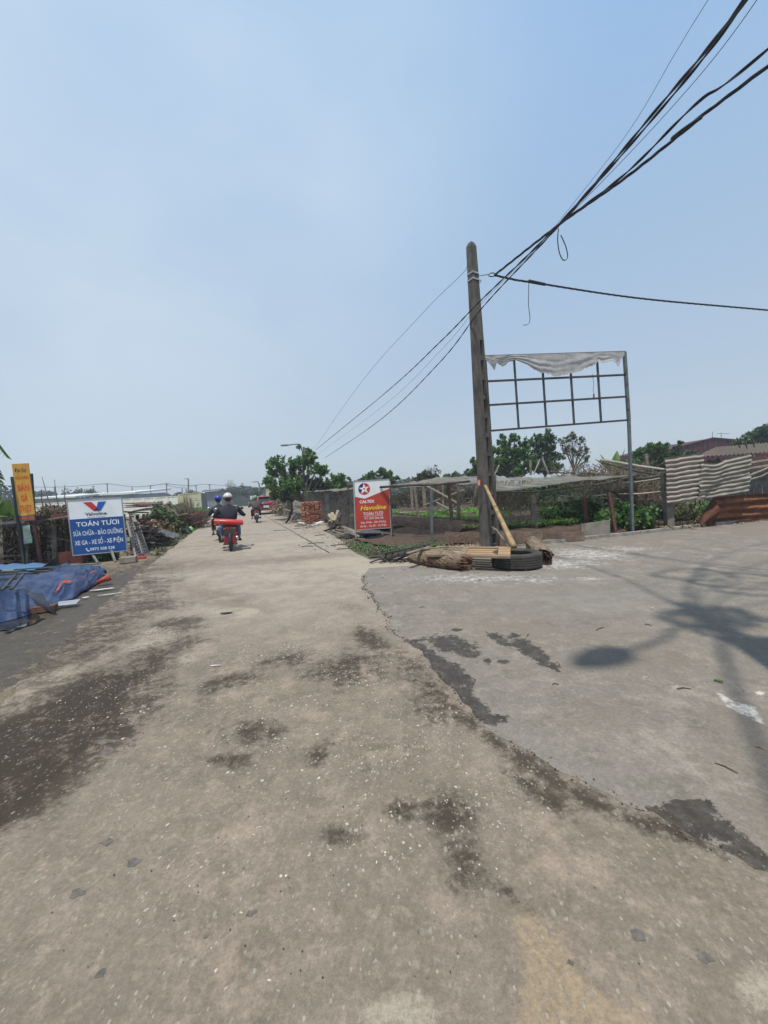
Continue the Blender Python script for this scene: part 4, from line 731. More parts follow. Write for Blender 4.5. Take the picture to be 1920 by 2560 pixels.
# planks bridging rack and door
for (p0, p1, w, lab) in (((1020, 1383), (1075, 1367), .09, 'short grey board laid over the rack beside the door'), ((1050, 1374), (1120, 1366), .07, 'grey offcut resting on the left end of the door'), ((960, 1376), (1040, 1364), .05, 'thin board lying on the ground behind the dark rack')):
    z = .31 if p0[0] > 1000 else .05; single(MB().beam(G(*p0, z), G(*p1, z), w, .02), 'board', DOORG, lab, 'board')
FIB = mat('palm_log', (.25, .185, .12), .95, col2=(.10, .075, .052), scale=9, bump=1.0, bscale=34, stretch=(1, 1, 1))
FIBL = mat('palm_log_splinter', (.30, .17, .10), .95, col2=(.16, .08, .05), scale=12, bump=.8, bscale=40)
FIBD = mat('palm_log_end', (.12, .06, .038), .95, col2=(.04, .022, .018), scale=18, bump=1, bscale=60)
def log(p, q, radii, lab, seed, ragged, drk):
    p, q = Vector(p), Vector(q); d = (q - p).normalized(); a = d.cross(Vector((0, 0, 1))).normalized(); b = a.cross(d) * -1
    T = thing('log', ((p + q) / 2).xy.to_3d(), lab, 'log'); nl, nr = 46, 40; V = []; mb = MB()
    for i in range(nl + 1):
        t = i / nl; k = t * (len(radii) - 1); j = min(int(k), len(radii) - 2); r = radii[j] * (1 - k + j) + radii[j + 1] * (k - j); c = p.lerp(q, t)
        for m in range(nr):
            th = 2 * math.pi * m / nr; w = Vector((math.cos(th) * 1.3 + seed, math.sin(th) * 1.3, t * 5))
            rr = r * (1 + .16 * mnoise.noise(w * 1.2) + .09 * mnoise.noise(w * 4) + .05 * (((m * 7 + i * 3) % 11) / 11 - .5)); off = Vector((0, 0, 0))
            if i == nl: off = d * ragged * (mnoise.noise(Vector((th * 3, seed, 9))) + .3 * rnd.random())
            if i == nl: rr *= .9
            v = c + off + (a * math.cos(th) + b * math.sin(th)) * rr; v.z = max(v.z, .014 + .01 * rnd.random()); V.append(v)
    fs = [(i * nr + m, i * nr + (m + 1) % nr, (i + 1) * nr + (m + 1) % nr, (i + 1) * nr + m) for i in range(nl) for m in range(nr)]; fs.append(tuple(range(nr))[::-1])
    mb.add(V, fs); part(mb, 'bark', FIB, T, smooth=False)
    # hollow end
    mb = MB(); rim = V[-nr:]; inn = [Vector(v).lerp(p.lerp(q, .93), .45) - d * .05 for v in rim]; core = q - d * .16; mb.add(rim + inn + [core], [(m, (m + 1) % nr, nr + (m + 1) % nr, nr + m) for m in range(nr)] + [(nr + m, nr + (m + 1) % nr, 2 * nr) for m in range(nr)]); part(mb, 'broken_end', FIBD, T)
    # layered leaf-base flakes over the surface
    mb = MB(); nfl = 110
    for i in range(nfl):
        t = rnd.uniform(.05, 1.0) if drk else (1 - rnd.random() ** 1.5 * .8); th = rnd.uniform(-.3, math.pi + .3); k = t * (len(radii) - 1); j = min(int(k), len(radii) - 2); r = (radii[j] * (1 - k + j) + radii[j + 1] * (k - j)) * 1.03
        c = p.lerp(q, t); nrm = a * math.cos(th) + b * math.sin(th); tt = (a * -math.sin(th) + b * math.cos(th)); sz = rnd.uniform(.03, .075); lf = rnd.uniform(.0, .03)
        o = c + nrm * r; skew = rnd.uniform(-.5, .5)
        mb.add([o - tt * sz * .6 - d * sz, o + tt * sz * .6 - d * sz + tt * sz * skew * .3, o + tt * sz * .3 + d * sz + nrm * lf, o - tt * sz * .2 + d * sz * 1.3 + nrm * (lf + .01)], [(0, 1, 2, 3)])
    part(mb, 'bark_flakes', FIBL if not drk else FIB, T, kind='stuff')
    mb = MB()
    for i in range(46 if not drk else 20):
        th = rnd.random() * 6.28; r = radii[-1] * rnd.uniform(.35, .95); o = q + (a * math.cos(th) + b * math.sin(th)) * r; ln = rnd.uniform(.04, .16) * (1 if not drk else .6)
        e = o + d * ln + Vector((0, 0, rnd.uniform(-.03, .02))); e.z = max(e.z, .02); o = o - d * .06; o.z = max(o.z, .03); mb.beam(o, e, rnd.uniform(.012, .035), .01, w2=.004)
    part(mb, 'splinters', FIBL if not drk else FIBD, T, kind='stuff'); return T
log((.47, 8.02, .09), (1.40, 6.88, .165), [.04, .10, .15, .18, .19, .18, .165, .14], 'torn palm log lying left of the tyre with a splintered right end', 1.3, .10, False)
log((3.42, 8.95, .16), (2.87, 6.98, .155), [.12, .15, .16, .15, .15, .16, .17, .155], 'dark palm log lying right of the tyre with its broken end toward the viewer', 5.1, .05, True)
mb = MB(); c = G(1321, 1345, .25)
for k in range(5): mb.beam(c + Vector((.08, 0, 0)), c + Vector((rnd.uniform(-.12, .05), rnd.uniform(-.05, .05), rnd.uniform(.0, .14))), .03, .012, w2=.005)
single(mb, 'splinter', BAMBOO, 'pale torn strips sticking up from the far end of the dark log', 'splinters')
# bamboo pole
q0 = P(1212, 1212, 9.36); q1 = G(1285, 1369, .29); q1.z = .30; T = thing('bamboo_pole', q1, 'thick yellow bamboo pole leaning from a pole slot down to the door', 'bamboo pole')
mb = MB(); pts = []; rr = []
for k in range(25): t = k / 24; pts.append(q0.lerp(q1, t) + Vector((.02 * math.sin(t * 3), 0, -.05 * math.sin(t * math.pi)))); rr.append(.036 + .022 * t)
mb.tube(pts, rr, 12); part(mb, 'culm', BAMBOO, T, smooth=True)
for t in (.12, .27, .40, .52, .64, .76, .88):
    i = int(t * 24); mb = MB(); mb.tube([pts[i], pts[i].lerp(pts[i + 1], .22)], [rr[i] * 1.13] * 2, 12); part(mb, 'node', BAMBOO, T)
single(MB().tube([P(1224, 1316, 9.35), P(1242, 1326, 9.2), P(1256, 1345, 8.8), G(1270, 1366, .3)], [.03, .028, .024, .02], 7, wob=.3), 'branch', BARK, 'crooked grey branch leaning from the pole beside the bamboo', 'branch')

# ------------------------------------------------------------ garden
gp = [G(*p)[:2] for p in ((1330, 1361), (1240, 1362), (1100, 1368), (1000, 1372), (930, 1372))]
GS = [(-.9, 11.9), (.35, 9.75), (1.2, 9.95), (2.0, 10.1), (3.3, 9.7), (5.05, 9.95), (6.7, 10.6), (9.3, 11.5), (12.5, 12.5), (40, 16), (40, 60), (-14, 60), (-3.0, 22), (-1.6, 15)]
grid_ground('garden_soil', axis(-14, 40, .12, 1.05, 3, 6), 9.6 * 1.012 ** np.arange(0, 155), lambda x, y: inpoly(x, y, GS), None, SOIL,
            lambda X, Y: .03 + .05 * np.sin((X + .38 * Y) * 4.2) * (Y > 10.6) + .02 * np.sin(X * 7.3) * np.cos(Y * 5.1) + .012 * rng.random(X.shape))
# earth bed behind the boards: raised bank
def bank(name, pts, w, h, m, n=50):
    V = []; Q = []
    L_ = len(pts) - 1
    for i in range(n + 1):
        t = i / n * L_; j = min(int(t), L_ - 1); p = Vector(pts[j]).lerp(Vector(pts[j + 1]), t - j); d = (Vector(pts[j + 1]) - Vector(pts[j])).normalized(); q = Vector((-d.y, d.x, 0))
        for k, (a, z) in enumerate(((-.5, 0), (-.42, .7), (-.3, 1), (.3, 1), (.42, .7), (.5, 0))): V.append(tuple(p + q * w * a * (1 + .15 * mnoise.noise(Vector((i * .3, k, 0))))) [:2] + (max(.0, h * z * (1 + .3 * mnoise.noise(Vector((i * .25, k * 1.1, 7))))),))
    for i in range(n):
        for k in range(5): Q.append((i * 6 + k, i * 6 + k + 1, i * 6 + 7 + k, i * 6 + 6 + k))
    return props(np_mesh(name, np.array(V), np.array(Q), m, smooth=True), kind='structure')
bank('soil_bed', [(1.7, 10.85, 0), (3.4, 10.45, 0), (5.2, 10.85, 0), (5.6, 10.9, 0)], 1.1, .24, SOIL)
bank('soil_bed', [(.2, 14.6, 0), (-1.0, 17.5, 0), (-4.0, 24, 0)], 1.5, .16, SOIL)
bank('soil_bed', [(3.0, 12.6, 0), (.9, 17.5, 0), (-1.6, 24, 0)], 1.4, .22, SOIL)
bank('soil_bed', [(6.0, 13.6, 0), (3.4, 19.5, 0), (1.4, 25, 0)], 1.4, .22, SOIL)
def seedlings(name, pts, w, z, n, size, m, lab, cat='seedlings', h=.1):
    P0 = []; L_ = len(pts) - 1
    for i in range(n):
        t = rnd.random() * L_; j = min(int(t), L_ - 1); p = Vector(pts[j]).lerp(Vector(pts[j + 1]), t - j); d = (Vector(pts[j + 1]) - Vector(pts[j])).normalized(); q = Vector((-d.y, d.x, 0)); p = p + q * w * rnd.uniform(-.5, .5); P0.append((p.x, p.y, z + rnd.random() * h))
    V, Q = leafset(np.array(P0), size, .8, .6); o = np_mesh(name, V, Q, m, loc=P0[0]); return props(o, lab, cat, kind='stuff')
SEED = mat('seedling_green', (.14, .30, .045), .5, island=.4, translucent=.35)
seedlings('seedlings', [(4.6, 15.0, 0), (3.2, 18.2, 0), (1.2, 23.5, 0), (-.5, 28, 0)], 1.0, .12, 7000, .10, SEED, 'bright green row of seedlings running back through the netted garden')
seedlings('seedlings', [(2.2, 10.95, 0), (4.6, 10.95, 0), (5.6, 11.2, 0)], .5, .34, 700, .07, LEAFY, 'sparse seedlings on the raised bed behind the concrete pole')
seedlings('seedlings', [(4.1, 13.2, 0), (5.6, 12.6, 0), (7.0, 12.8, 0)], 1.1, .15, 3500, .10, SEED, 'seedling row behind the leaning bamboo')
seedlings('leafy_crop', [(6.2, 15.2, 0), (8.2, 14.6, 0)], 4.5, .08, 9000, .13, LEAF, 'dense low leafy crop under the net roof', 'crop', .35)
seedlings('leafy_crop', [(2.6, 21, 0), (6.5, 20, 0)], 4.0, .08, 5000, .16, SEED, 'pale green crop beds at the back of the netted garden', 'crop', .22)
seedlings('leafy_crop', [(9, 13.6, 0), (13, 15, 0)], 2.5, .06, 5000, .14, LEAF, 'weedy greens behind the corrugated sheets', 'crop', .4)
seedlings('weeds', [(-.9, 10.6, 0), (-.1, 9.3, 0), (.8, 9.35, 0), (1.4, 9.85, 0)], .6, .0, 1300, .06, LEAFD, 'low green weeds in the ditch beside the red sign', 'weeds', .16)
seedlings('dry_litter', [(-1.2, 11.6, 0), (.0, 9.2, 0), (1.6, 9.75, 0), (3.2, 9.5, 0)], .6, .0, 900, .06, DRY, 'dry leaves and straw along the garden edge', 'litter', .05)
seedlings('dry_litter', [(7.6, 10.85, 0), (9.4, 11.4, 0)], .7, .0, 900, .07, DRY, 'dry straw under the corrugated sheets', 'litter', .12)
def bush(name, blobs, n, size, m, lab, cat, group=None, stem=True, kind=None):
    T = thing(name, (blobs[0][0], blobs[0][1], 0), lab, cat, group); V, Q = leafset(crown_points(blobs, n), size, .6, .62); V[:, 2] = np.maximum(V[:, 2], .01); np_mesh('foliage', V, Q, m, T)
    if stem:
        for b in blobs: part(MB().tube([(b[0] * .6 + blobs[0][0] * .4, b[1], 0), (b[0], b[1], b[2])], [.015, .006], 5), 'stem', BARK, T)
    return T
for (px, Y, z, r, n, s, m, lab) in ((1520, 10.9, .42, .36, 420, .13, LEAF, 'broad-leaved green plant just left of the billboard post'), (1600, 11.0, .38, .40, 480, .14, LEAF, 'broad-leaved green plant just right of the billboard post'),
        (1556, 11.3, .62, .36, 420, .13, LEAF, 'taller leafy plant behind the billboard post'), (1640, 11.2, .5, .3, 300, .12, LEAFD, 'dark leafy plant against the concrete fence post'), (1470, 12.2, .75, .5, 520, .13, LEAFD, 'dark climbing plant behind the rusty garden post'),
        (1430, 13.2, .9, .45, 380, .13, LEAF, 'leafy climber under the net edge'), (1355, 9.62, .10, .09, 60, .06, LEAFY, 'small weed sprouting at the kerb behind the dark log'), (1720, 11.9, .3, .35, 220, .1, LEAFO, 'thin weeds under the hanging corrugated sheet')):
    c = XZ(px, Y, z); bush('leafy_plant', [(c.x, c.y, c.z, r), (c.x + r * .6, c.y + .1, c.z * .7, r * .7), (c.x - r * .6, c.y, c.z * .75, r * .75)], n, s, m, lab, 'plant')
# retaining boards in front of the bed
RB = mat('retaining_board', (.17, .12, .085), .9, var=.4, scale=4, bump=.5, bscale=30)
for (x0, x1, y0, y1, lab) in ((1250, 1357, 1335, 1365, 'wide brown retaining board behind the far end of the dark log'), (1378, 1462, 1334, 1356, 'low brown retaining board left of the leaning grey slab')):
    Y = G((x0 + x1) / 2, y1).y + .05; Bq = Board(P(x0, y1, Y), P(x1, y1 - (x1 - x0) * .07, Y), P(x0, y0, Y)); single(Bq.slab(MB(), 0, 0, 1, 1, -.03, 0), 'retaining_board', RB, lab, 'board')
GSL = mat('grey_slab', (.23, .2, .165), .9, var=.25, scale=4, bump=.3)
for (c4, lab) in ((((1455, 1346), (1462, 1348), (1453, 1308)), 'narrow grey slab edge behind the leaning slab'), (((1462, 1349), (1526, 1340), (1461, 1309)), 'square grey concrete slab standing at the kerb by the rusty posts')):
    Y = 9.93; Bq = Board(*[P(*c, Y) for c in c4]); single(Bq.slab(MB(), 0, 0, 1, 1, -.03, 0), 'concrete_slab', GSL, lab, 'slab')
def post(px0, py0, px1, py1, Y, w, m, name, lab, cat, group=None, ground=True, Y2=None, d=None):
    q = P(px1, py1, Y2 or Y); b = XZ(px0, Y, 0) if ground else P(px0, py0, Y); return single(MB().beam(b, q, w, d or w), name, m, lab, cat, group)
GP = 'old stakes of the netted garden'
MESHP = mat('mesh_post', (.10, .12, .12), .7)
post(1080, 1360, 1078, 1222, 10.75, .07, MESHP, 'fence_post', 'straight grey-green post between the red sign and the concrete pole', 'post')
post(982, 1345, 975, 1215, 12.0, .05, WOODD, 'fence_post', 'dark stake close behind the right leg of the red sign', 'post')
for i, (a, b, c, d, Y, w, m, lab) in enumerate(((1032, 1282, 1028, 1215, 22, .14, WOOD, 'grey stake in the middle distance of the net garden'), (1046, 1288, 1036, 1215, 20, .12, WOOD, 'slanting grey stake next to the middle-distance stake'), (1130, 1300, 1120, 1208, 17, .13, RUSTY, 'dark rusty stake left of the concrete pole'),
        (1147, 1292, 1146, 1216, 17, .14, WOOD, 'pale square post just left of the concrete pole'), (1338, 1325, 1331, 1238, 12.2, .16, WOOD, 'pale grey stump post behind the net curtain'), (1467, 1310, 1460, 1240, 11.6, .11, RUSTY, 'rusty brown post above the grey slab'), (1540, 1345, 1522, 1232, 10.3, .07, RUSTY, 'slanting rusty post right of the grey slab'),
        (1063, 1280, 1058, 1205, 24, .2, WOOD, 'wide weathered board post far in the net garden'), (1108, 1285, 1107, 1205, 22, .09, WOOD, 'thin pale stake far in the net garden'), (888 + 10, 1300, 868, 1212, 13.6, .05, WOODD, 'thin dark stake left of the red sign'), (1690, 1320, 1680, 1290, 12.5, .06, BARK, 'crooked thin stem under the corrugated sheet'), (1740, 1310, 1728, 1260, 12.2, .07, WOODD, 'dark stake behind the gap in the sheets'))):
    post(a, b, c, d, Y, w, m, 'garden_stake', lab, 'stake')
post(1674, 1325, 1663, 1180, 10.95, .2, CONC, 'fence_post', 'square grey concrete post at the left edge of the corrugated sheets', 'post', d=.16)
BM = BAMBOO; BG = mat('bamboo_grey', (.30, .27, .22), .7, var=.3, scale=6)
for i, (a, b, Ya, Yb, r, m, lab) in enumerate((((950, 1218), (1175, 1203), 12.2, 10.9, .04, WOODD, 'dark bamboo rail across the top of the netted garden'), ((1500, 1150), (1661, 1174), 12, 11, .045, BG, 'pale bamboo pole pointing left from the top of the concrete fence post'), ((1505, 1156), (1660, 1190), 12.6, 11.1, .03, WOODD, 'dark pole just under the pale bamboo'),
        ((1560, 1200), (1662, 1186), 11.4, 11, .04, WOODD, 'dark rail from the net edge to the fence post'), ((1555, 1207), (1662, 1194), 11.4, 11, .025, BG, 'thin pale rail under the dark rail'), ((1480, 1240), (1662, 1228), 11.8, 11, .025, BG, 'low pale bamboo rail left of the fence post'),
        ((1400, 1240), (1600, 1248), 13, 12, .02, BG, 'thin bamboo rail behind the hanging net'), ((1525, 1222), (1625, 1292), 11.5, 11.6, .05, WOODD, 'thick diagonal beam behind the billboard post'), ((1060, 1212), (1150, 1262), 20, 18, .06, WOOD, 'diagonal pole under the left net roof'), ((1060, 1264), (1160, 1225), 20, 18, .05, BG, 'crossed diagonal pole under the left net roof'),
        ((1090, 1255), (1140, 1280), 20, 19, .04, BG, 'fallen bamboo left of the concrete pole'), ((1000, 1282), (1160, 1272), 22, 18, .035, BG, 'low bamboo rail at the back of the left beds'), ((1160, 1250), (1105, 1284), 18, 19, .03, WOODD, 'dark fallen stick left of the concrete pole'), ((1355, 1145), (1370, 1182), 17, 17, .05, BG, 'pale prop leaning right above the net roof'), ((1350, 1148), (1334, 1186), 17, 17, .035, BG, 'thin prop leaning left above the net roof'),
        ((1326, 1150), (1327, 1188), 16.5, 16.5, .06, WOOD, 'short grey post end standing above the net roof'), ((1248, 1162), (1236, 1188), 16, 16, .03, BG, 'thin stick above the net behind the concrete pole'), ((1614, 1135), (1624, 1200), 16, 16, .07, WOOD, 'slanting grey post behind the pale bamboo'), ((1598, 1250), (1612, 1242), 12, 12, .02, BG, 'short stick behind the billboard post'), ((1398, 1245), (1418, 1282), 12.5, 12.6, .045, BG, 'pale slanting bamboo behind the net curtain'),
        ((1860, 1205), (1925, 1180), 13, 12.5, .04, BG, 'pale bamboo right of the corrugated sheet'), ((1862, 1196), (1925, 1168), 13, 12.5, .05, BG, 'upper bamboo right of the corrugated sheet'), ((870, 1213), (960, 1206), 15, 13, .06, WOODD, 'dark beam end left of the red sign'), ((1345, 1175), (1440, 1183), 17, 17, .03, WOODD, 'rear rail of the net roof'))):
    mb = MB(); p, q = P(*a, Ya), P(*b, Yb); mb.tube([p, p.lerp(q, .33) + Vector((0, 0, rnd.uniform(-.03, .02))), p.lerp(q, .67) + Vector((0, 0, rnd.uniform(-.04, .01))), q], [r, r * .95, r * .9, r * .8], 7, wob=.15); single(mb, 'bamboo_rail', m, lab, 'pole')
# thickets of small sticks hanging in the net garden: dead vines
def sticks(name, box, n, ln, r, m, lab, cat, up=.3, kind='stuff', parent=None):
    mb = MB(); (x0, x1, y0, y1, z0, z1) = box
    for i in range(n):
        p = Vector((rnd.uniform(x0, x1), rnd.uniform(y0, y1), rnd.uniform(z0, z1))); d = Vector((rnd.gauss(0, 1), rnd.gauss(0, .6), rnd.gauss(0, 1) + up)).normalized() * rnd.uniform(.4, 1) * ln
        q = p + d; q.z = max(.02, min(q.z, z1 + .15)); m_ = p.lerp(q, .5) + Vector((rnd.gauss(0, .05), 0, rnd.gauss(0, .05))) * ln; mb.tube([p, m_, q], r * rnd.uniform(.6, 1.3), 3, False)
    if parent: return part(mb, name, m, parent, kind=kind)
    return single(mb, name, m, lab, cat, kind=kind)
VINE = mat('dead_vine', (.14, .105, .07), .9, island=.5); VINED = mat('dead_vine_dark', (.06, .045, .033), .9, island=.5)
def bx(px0, px1, Ya, Yb, z0, z1): return (XZ(px0, Ya).x, XZ(px1, Ya).x, Ya, Yb, z0, z1)
sticks('dead_vines', bx(1595, 1662, 11.7, 12.8, .35, 1.25), 900, .45, .007, VINE, 'tangle of dead brown vines left of the concrete fence post', 'vines')
sticks('dead_vines', bx(1030, 1165, 24, 27, .5, 2.0), 450, 1.0, .022, VINED, 'dark dead branches hanging under the left net roof', 'vines')
sticks('dead_vines', bx(1240, 1340, 12.5, 14.5, .5, 1.5), 600, .6, .008, VINE, 'dead vines behind the net curtain', 'vines')
sticks('dead_vines', bx(1690, 1760, 12.0, 13, .1, .9), 300, .5, .009, VINE, 'dead stems below the hanging corrugated sheet', 'vines')
sticks('dead_vines', bx(1450, 1660, 15.5, 18, 1.0, 2.05), 700, .8, .012, VINE, 'thin dry stalks behind the bamboo rails', 'vines')
sticks('dead_vines', bx(800, 880, 24.5, 26.5, .1, 1.8), 700, .9, .014, VINED, 'dark dead vines behind the left net fence', 'vines')
# nets
NET = mat('grey_net', (.25, .232, .20), .95, var=.3, scale=3.2, alpha=.82, translucent=.35); NETD = mat('dark_net', (.16, .15, .125), .95, var=.25, scale=5, alpha=.45, translucent=.3); NETF = mat('net_curtain', (.20, .185, .155), .95, var=.25, scale=5, alpha=.26, translucent=.3)
def net(corners, nu, nv, m, lab, sag=.12, rip=.05, name='shade_net', grp=None):
    (a, Ya), (b, Yb), (c, Yc), (d, Yd) = corners; A, B_, C, D = P(*a, Ya), P(*b, Yb), P(*c, Yc), P(*d, Yd)   # front-left, front-right, back-right, back-left
    def fn(u, v):
        p = A.lerp(B_, u).lerp(D.lerp(C, u), v); return p + Vector((0, 0, -sag * (1 - (2 * u * 2 % 2 - 1) ** 2) * .6 * (1 - abs(2 * v - 1) * .6) + rip * mnoise.noise(Vector((u * 9, v * 5, sag * 9)))))
    return single(MB().sheet(fn, nu, nv), name, m, lab, 'net', grp, smooth=True)
net((((1240, 1229), 10.7), ((1598, 1183), 11.3), ((1600, 1187), 16.5), ((1240, 1193), 15.5)), 40, 12, NET, 'wide grey net roof right of the concrete pole', .1, .05)
net((((1020, 1216), 12.0), ((1222, 1205), 10.7), ((1240, 1187), 15.5), ((1090, 1193), 17.5)), 26, 12, NET, 'grey net roof behind the concrete pole', .08, .04)
net((((940, 1221), 13.5), ((1040, 1214), 12.2), ((1090, 1194), 17.5), ((985, 1212), 21)), 20, 8, NET, 'grey net roof right of the red sign', .08, .06)
def curtain(pts_top, pts_bot, n, nv, m, lab, amp=.05):
    def ip(L_, u):
        t = u * (len(L_) - 1); j = min(int(t), len(L_) - 2); return L_[j].lerp(L_[j + 1], t - j)
    def fn(u, v): p = ip(pts_top, u).lerp(ip(pts_bot, u), v); return p + Vector((0, amp * mnoise.noise(Vector((u * 22, v * 2, 4))) + amp * .5 * math.sin(u * 60 + v * 3), .02 * math.sin(u * 50) * v))
    return single(MB().sheet(fn, n, nv), 'net_curtain', m, lab, 'net', smooth=True)
curtain([P(1240, 1228, 10.72), P(1300, 1228, 10.8), P(1345, 1226, 10.85)], [XZ(1258, 10.8, .3), XZ(1310, 10.9, .3), XZ(1352, 11, .35)], 46, 8, NETF, 'brown net curtain hanging behind the bamboo pole')
curtain([P(1345, 1226, 10.85), P(1415, 1218, 10.9), P(1520, 1207, 11.1), P(1600, 1184, 11.3)], [P(1345, 1258, 10.85), P(1415, 1254, 10.9), P(1500, 1242, 11.1), P(1600, 1200, 11.3)], 30, 4, NETF, 'loose hanging hem of the wide net roof')
curtain([P(980, 1218, 11.9), P(1078, 1211, 11.2), P(1215, 1204, 10.6)], [XZ(985, 11.9, .1), XZ(1080, 11.0, .1), XZ(1215, 10.3, .1)], 40, 5, mat('bird_net', (.10, .085, .07), .95, alpha=.10), 'fine dark fence net between the red sign and the concrete pole', .02)
E1 = [P(1240, 1229, 10.68), P(1300, 1230, 10.75), P(1350, 1229, 10.8), P(1420, 1219, 10.9), P(1500, 1210, 11.1), P(1560, 1196, 11.2), P(1600, 1184, 11.25)]
single(MB().tube(bez(E1, 5), .028, 6, wob=.5), 'net_edge_pole', mat('net_edge', (.06, .055, .05), .9), 'dark pole rolled in the front edge of the wide net roof', 'pole')

# ------------------------------------------------------------ corrugated sheets
def corrugated(c00, c10, c01, nw, amp, m, lab, th=.004, warp=.08, cut=None, nu=28, wseed=0, topf=None, name='corrugated_sheet'):
    B = Board(c00, c10, c01); B.n = B.n; nv = nw * 8
    def fn(u, v):
        vv = v * (1 + (topf(u) if topf else 0)); w = warp * mnoise.noise(Vector((u * 3 + wseed, v * 2.5, 1))) + warp * .35 * mnoise.noise(Vector((u * 9, v * 7, wseed)))
        sq = .012 * mnoise.noise(Vector((u * 6, v * 3 + wseed, 5)))
        return B.pt(u, vv + sq, w + amp * math.sin(2 * math.pi * (v * nw + .10 * mnoise.noise(Vector((u * 2.4, wseed, 3)))) ))
    o = single(MB().sheet(fn, nu, nv, th), name, m, lab, 'corrugated sheet', smooth=True)
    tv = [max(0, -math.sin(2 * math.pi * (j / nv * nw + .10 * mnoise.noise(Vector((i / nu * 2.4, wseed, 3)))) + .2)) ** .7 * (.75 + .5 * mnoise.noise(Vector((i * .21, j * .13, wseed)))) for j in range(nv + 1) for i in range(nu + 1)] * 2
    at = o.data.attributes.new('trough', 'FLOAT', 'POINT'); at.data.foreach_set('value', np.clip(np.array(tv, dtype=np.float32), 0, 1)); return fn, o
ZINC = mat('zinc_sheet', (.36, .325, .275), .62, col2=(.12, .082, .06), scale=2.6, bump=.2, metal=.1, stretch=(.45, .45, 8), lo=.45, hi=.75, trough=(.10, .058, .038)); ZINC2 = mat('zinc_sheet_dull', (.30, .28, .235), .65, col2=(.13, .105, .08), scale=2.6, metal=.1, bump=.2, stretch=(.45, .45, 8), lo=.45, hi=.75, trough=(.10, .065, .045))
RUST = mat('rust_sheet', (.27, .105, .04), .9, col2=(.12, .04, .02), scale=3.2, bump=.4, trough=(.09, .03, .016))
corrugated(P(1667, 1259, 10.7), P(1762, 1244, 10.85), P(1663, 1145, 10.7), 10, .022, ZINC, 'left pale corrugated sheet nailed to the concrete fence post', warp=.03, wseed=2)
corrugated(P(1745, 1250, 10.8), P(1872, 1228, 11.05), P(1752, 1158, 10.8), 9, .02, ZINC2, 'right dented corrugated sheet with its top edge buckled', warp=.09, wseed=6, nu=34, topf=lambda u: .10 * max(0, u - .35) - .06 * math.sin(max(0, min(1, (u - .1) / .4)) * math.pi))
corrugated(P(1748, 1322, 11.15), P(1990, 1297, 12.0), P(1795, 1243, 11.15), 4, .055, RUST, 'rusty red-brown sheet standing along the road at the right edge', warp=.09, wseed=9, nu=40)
# torn flap of rusty sheet
mb = MB(); mb.sheet(lambda u, v: P(1748 + 44 * u * (.4 + .6 * u) , 1322 - (15 + 68 * u) * v - 3 * u, 11.0) + Vector((0, .08 * math.sin(v * 9) - .03, 0)), 8, 10, .004); single(mb, 'sheet_flap', mat('rust_dark', (.085, .028, .014), .9, var=.4, scale=6, bump=.4), 'torn dark flap at the left end of the rusty sheet', 'sheet flap')
# shed with corrugated roof on the right
sh0 = XZ(1860, 15.5, 0); T = thing('shed', XZ(1860, 16.5, 0), 'low grey shed with a brown corrugated roof behind the sheets at the right', 'shed')
rf = [P(1735, 1143, 15.2), P(1935, 1128, 15.2), P(1935, 1100, 19.5), P(1790, 1118, 19.5)]
RFM = mat('fibre_roof', (.125, .095, .065), .9, col2=(.075, .058, .043), scale=1.6, bump=.4)
def fn(u, v):
    p = rf[0].lerp(rf[1] + Vector((3, 0, 0)), u).lerp(rf[3].lerp(rf[2] + Vector((3, 0, 0)), u), v); return p + Vector((0, 0, .026 * math.sin(u * 2 * math.pi * 36)))
part(MB().sheet(fn, 36 * 8, 2, .02), 'roof', RFM, T, smooth=True)
mb = MB(); z0 = 0
w0, w1 = XZ(1760, 15.9, 0), XZ(1935, 15.9, 0) + Vector((3, 0, 0)); BRD = mat('shed_board', (.12, .11, .10), .9, var=.45, scale=4, island=.35)
for k in range(34):
    t = (k + .5) / 34; c = w0.lerp(w1, t); part(MB().box((c.x, c.y + .02 * (k % 2), 1.05 + rnd.uniform(-.06, .04)), ((w1.x - w0.x) / 34 * rnd.uniform(.8, .98), .02, 2.1)), 'board', BRD, T)
for k, (px, py0) in enumerate(((1850, 1092), (1868, 1094), (1886, 1090))): part(MB().beam(P(px, py0 + 28, 17), P(px - 8, py0 + 2, 17), .035, .035), 'roof_weight_stick', WOODD, T)
for k in range(5): part(MB().beam(P(1855, 1180 - k * 7, 14.8), P(1935, 1168 - k * 7, 14.6), .05, .08), 'rail', BG if k % 2 else RUSTY, T)
# maroon hall
T = thing('hall', XZ(1790, 46, 0), 'maroon metal hall with a low gable rising behind the trees at the right', 'building')
MAR = mat('maroon_sheet', (.065, .012, .017), .6, var=.15, scale=2); gy = 44
A_, Bp_, C_ = P(1690, 1120, gy), P(1781, 1095, gy), P(1990, 1112, gy); mb = MB(); mb.poly([(A_.x, gy, 0), (C_.x, gy, 0), (C_.x, gy, C_.z), (Bp_.x, gy, Bp_.z), (A_.x, gy, A_.z)], (0, 12, 0)); part(mb, 'wall', MAR, T)
mb = MB(); mb.beam(A_ + Vector((-.3, 0, 0)), Bp_, .3, .12); part(mb, 'roof_edge', MAR, T); mb = MB(); mb.beam(Bp_, C_, .3, .12); part(mb, 'roof_edge', MAR, T)
for k in range(24):
    x = A_.x + (C_.x - A_.x) * (k + .5) / 24; zt = A_.z + (Bp_.z - A_.z) * min(1, (x - A_.x) / (Bp_.x - A_.x)) if x < Bp_.x else Bp_.z + (C_.z - Bp_.z) * (x - Bp_.x) / (C_.x - Bp_.x)
    part(MB().box((x, gy - .03, zt / 2), (.08, .05, zt - .3)), 'rib', MAR, T)
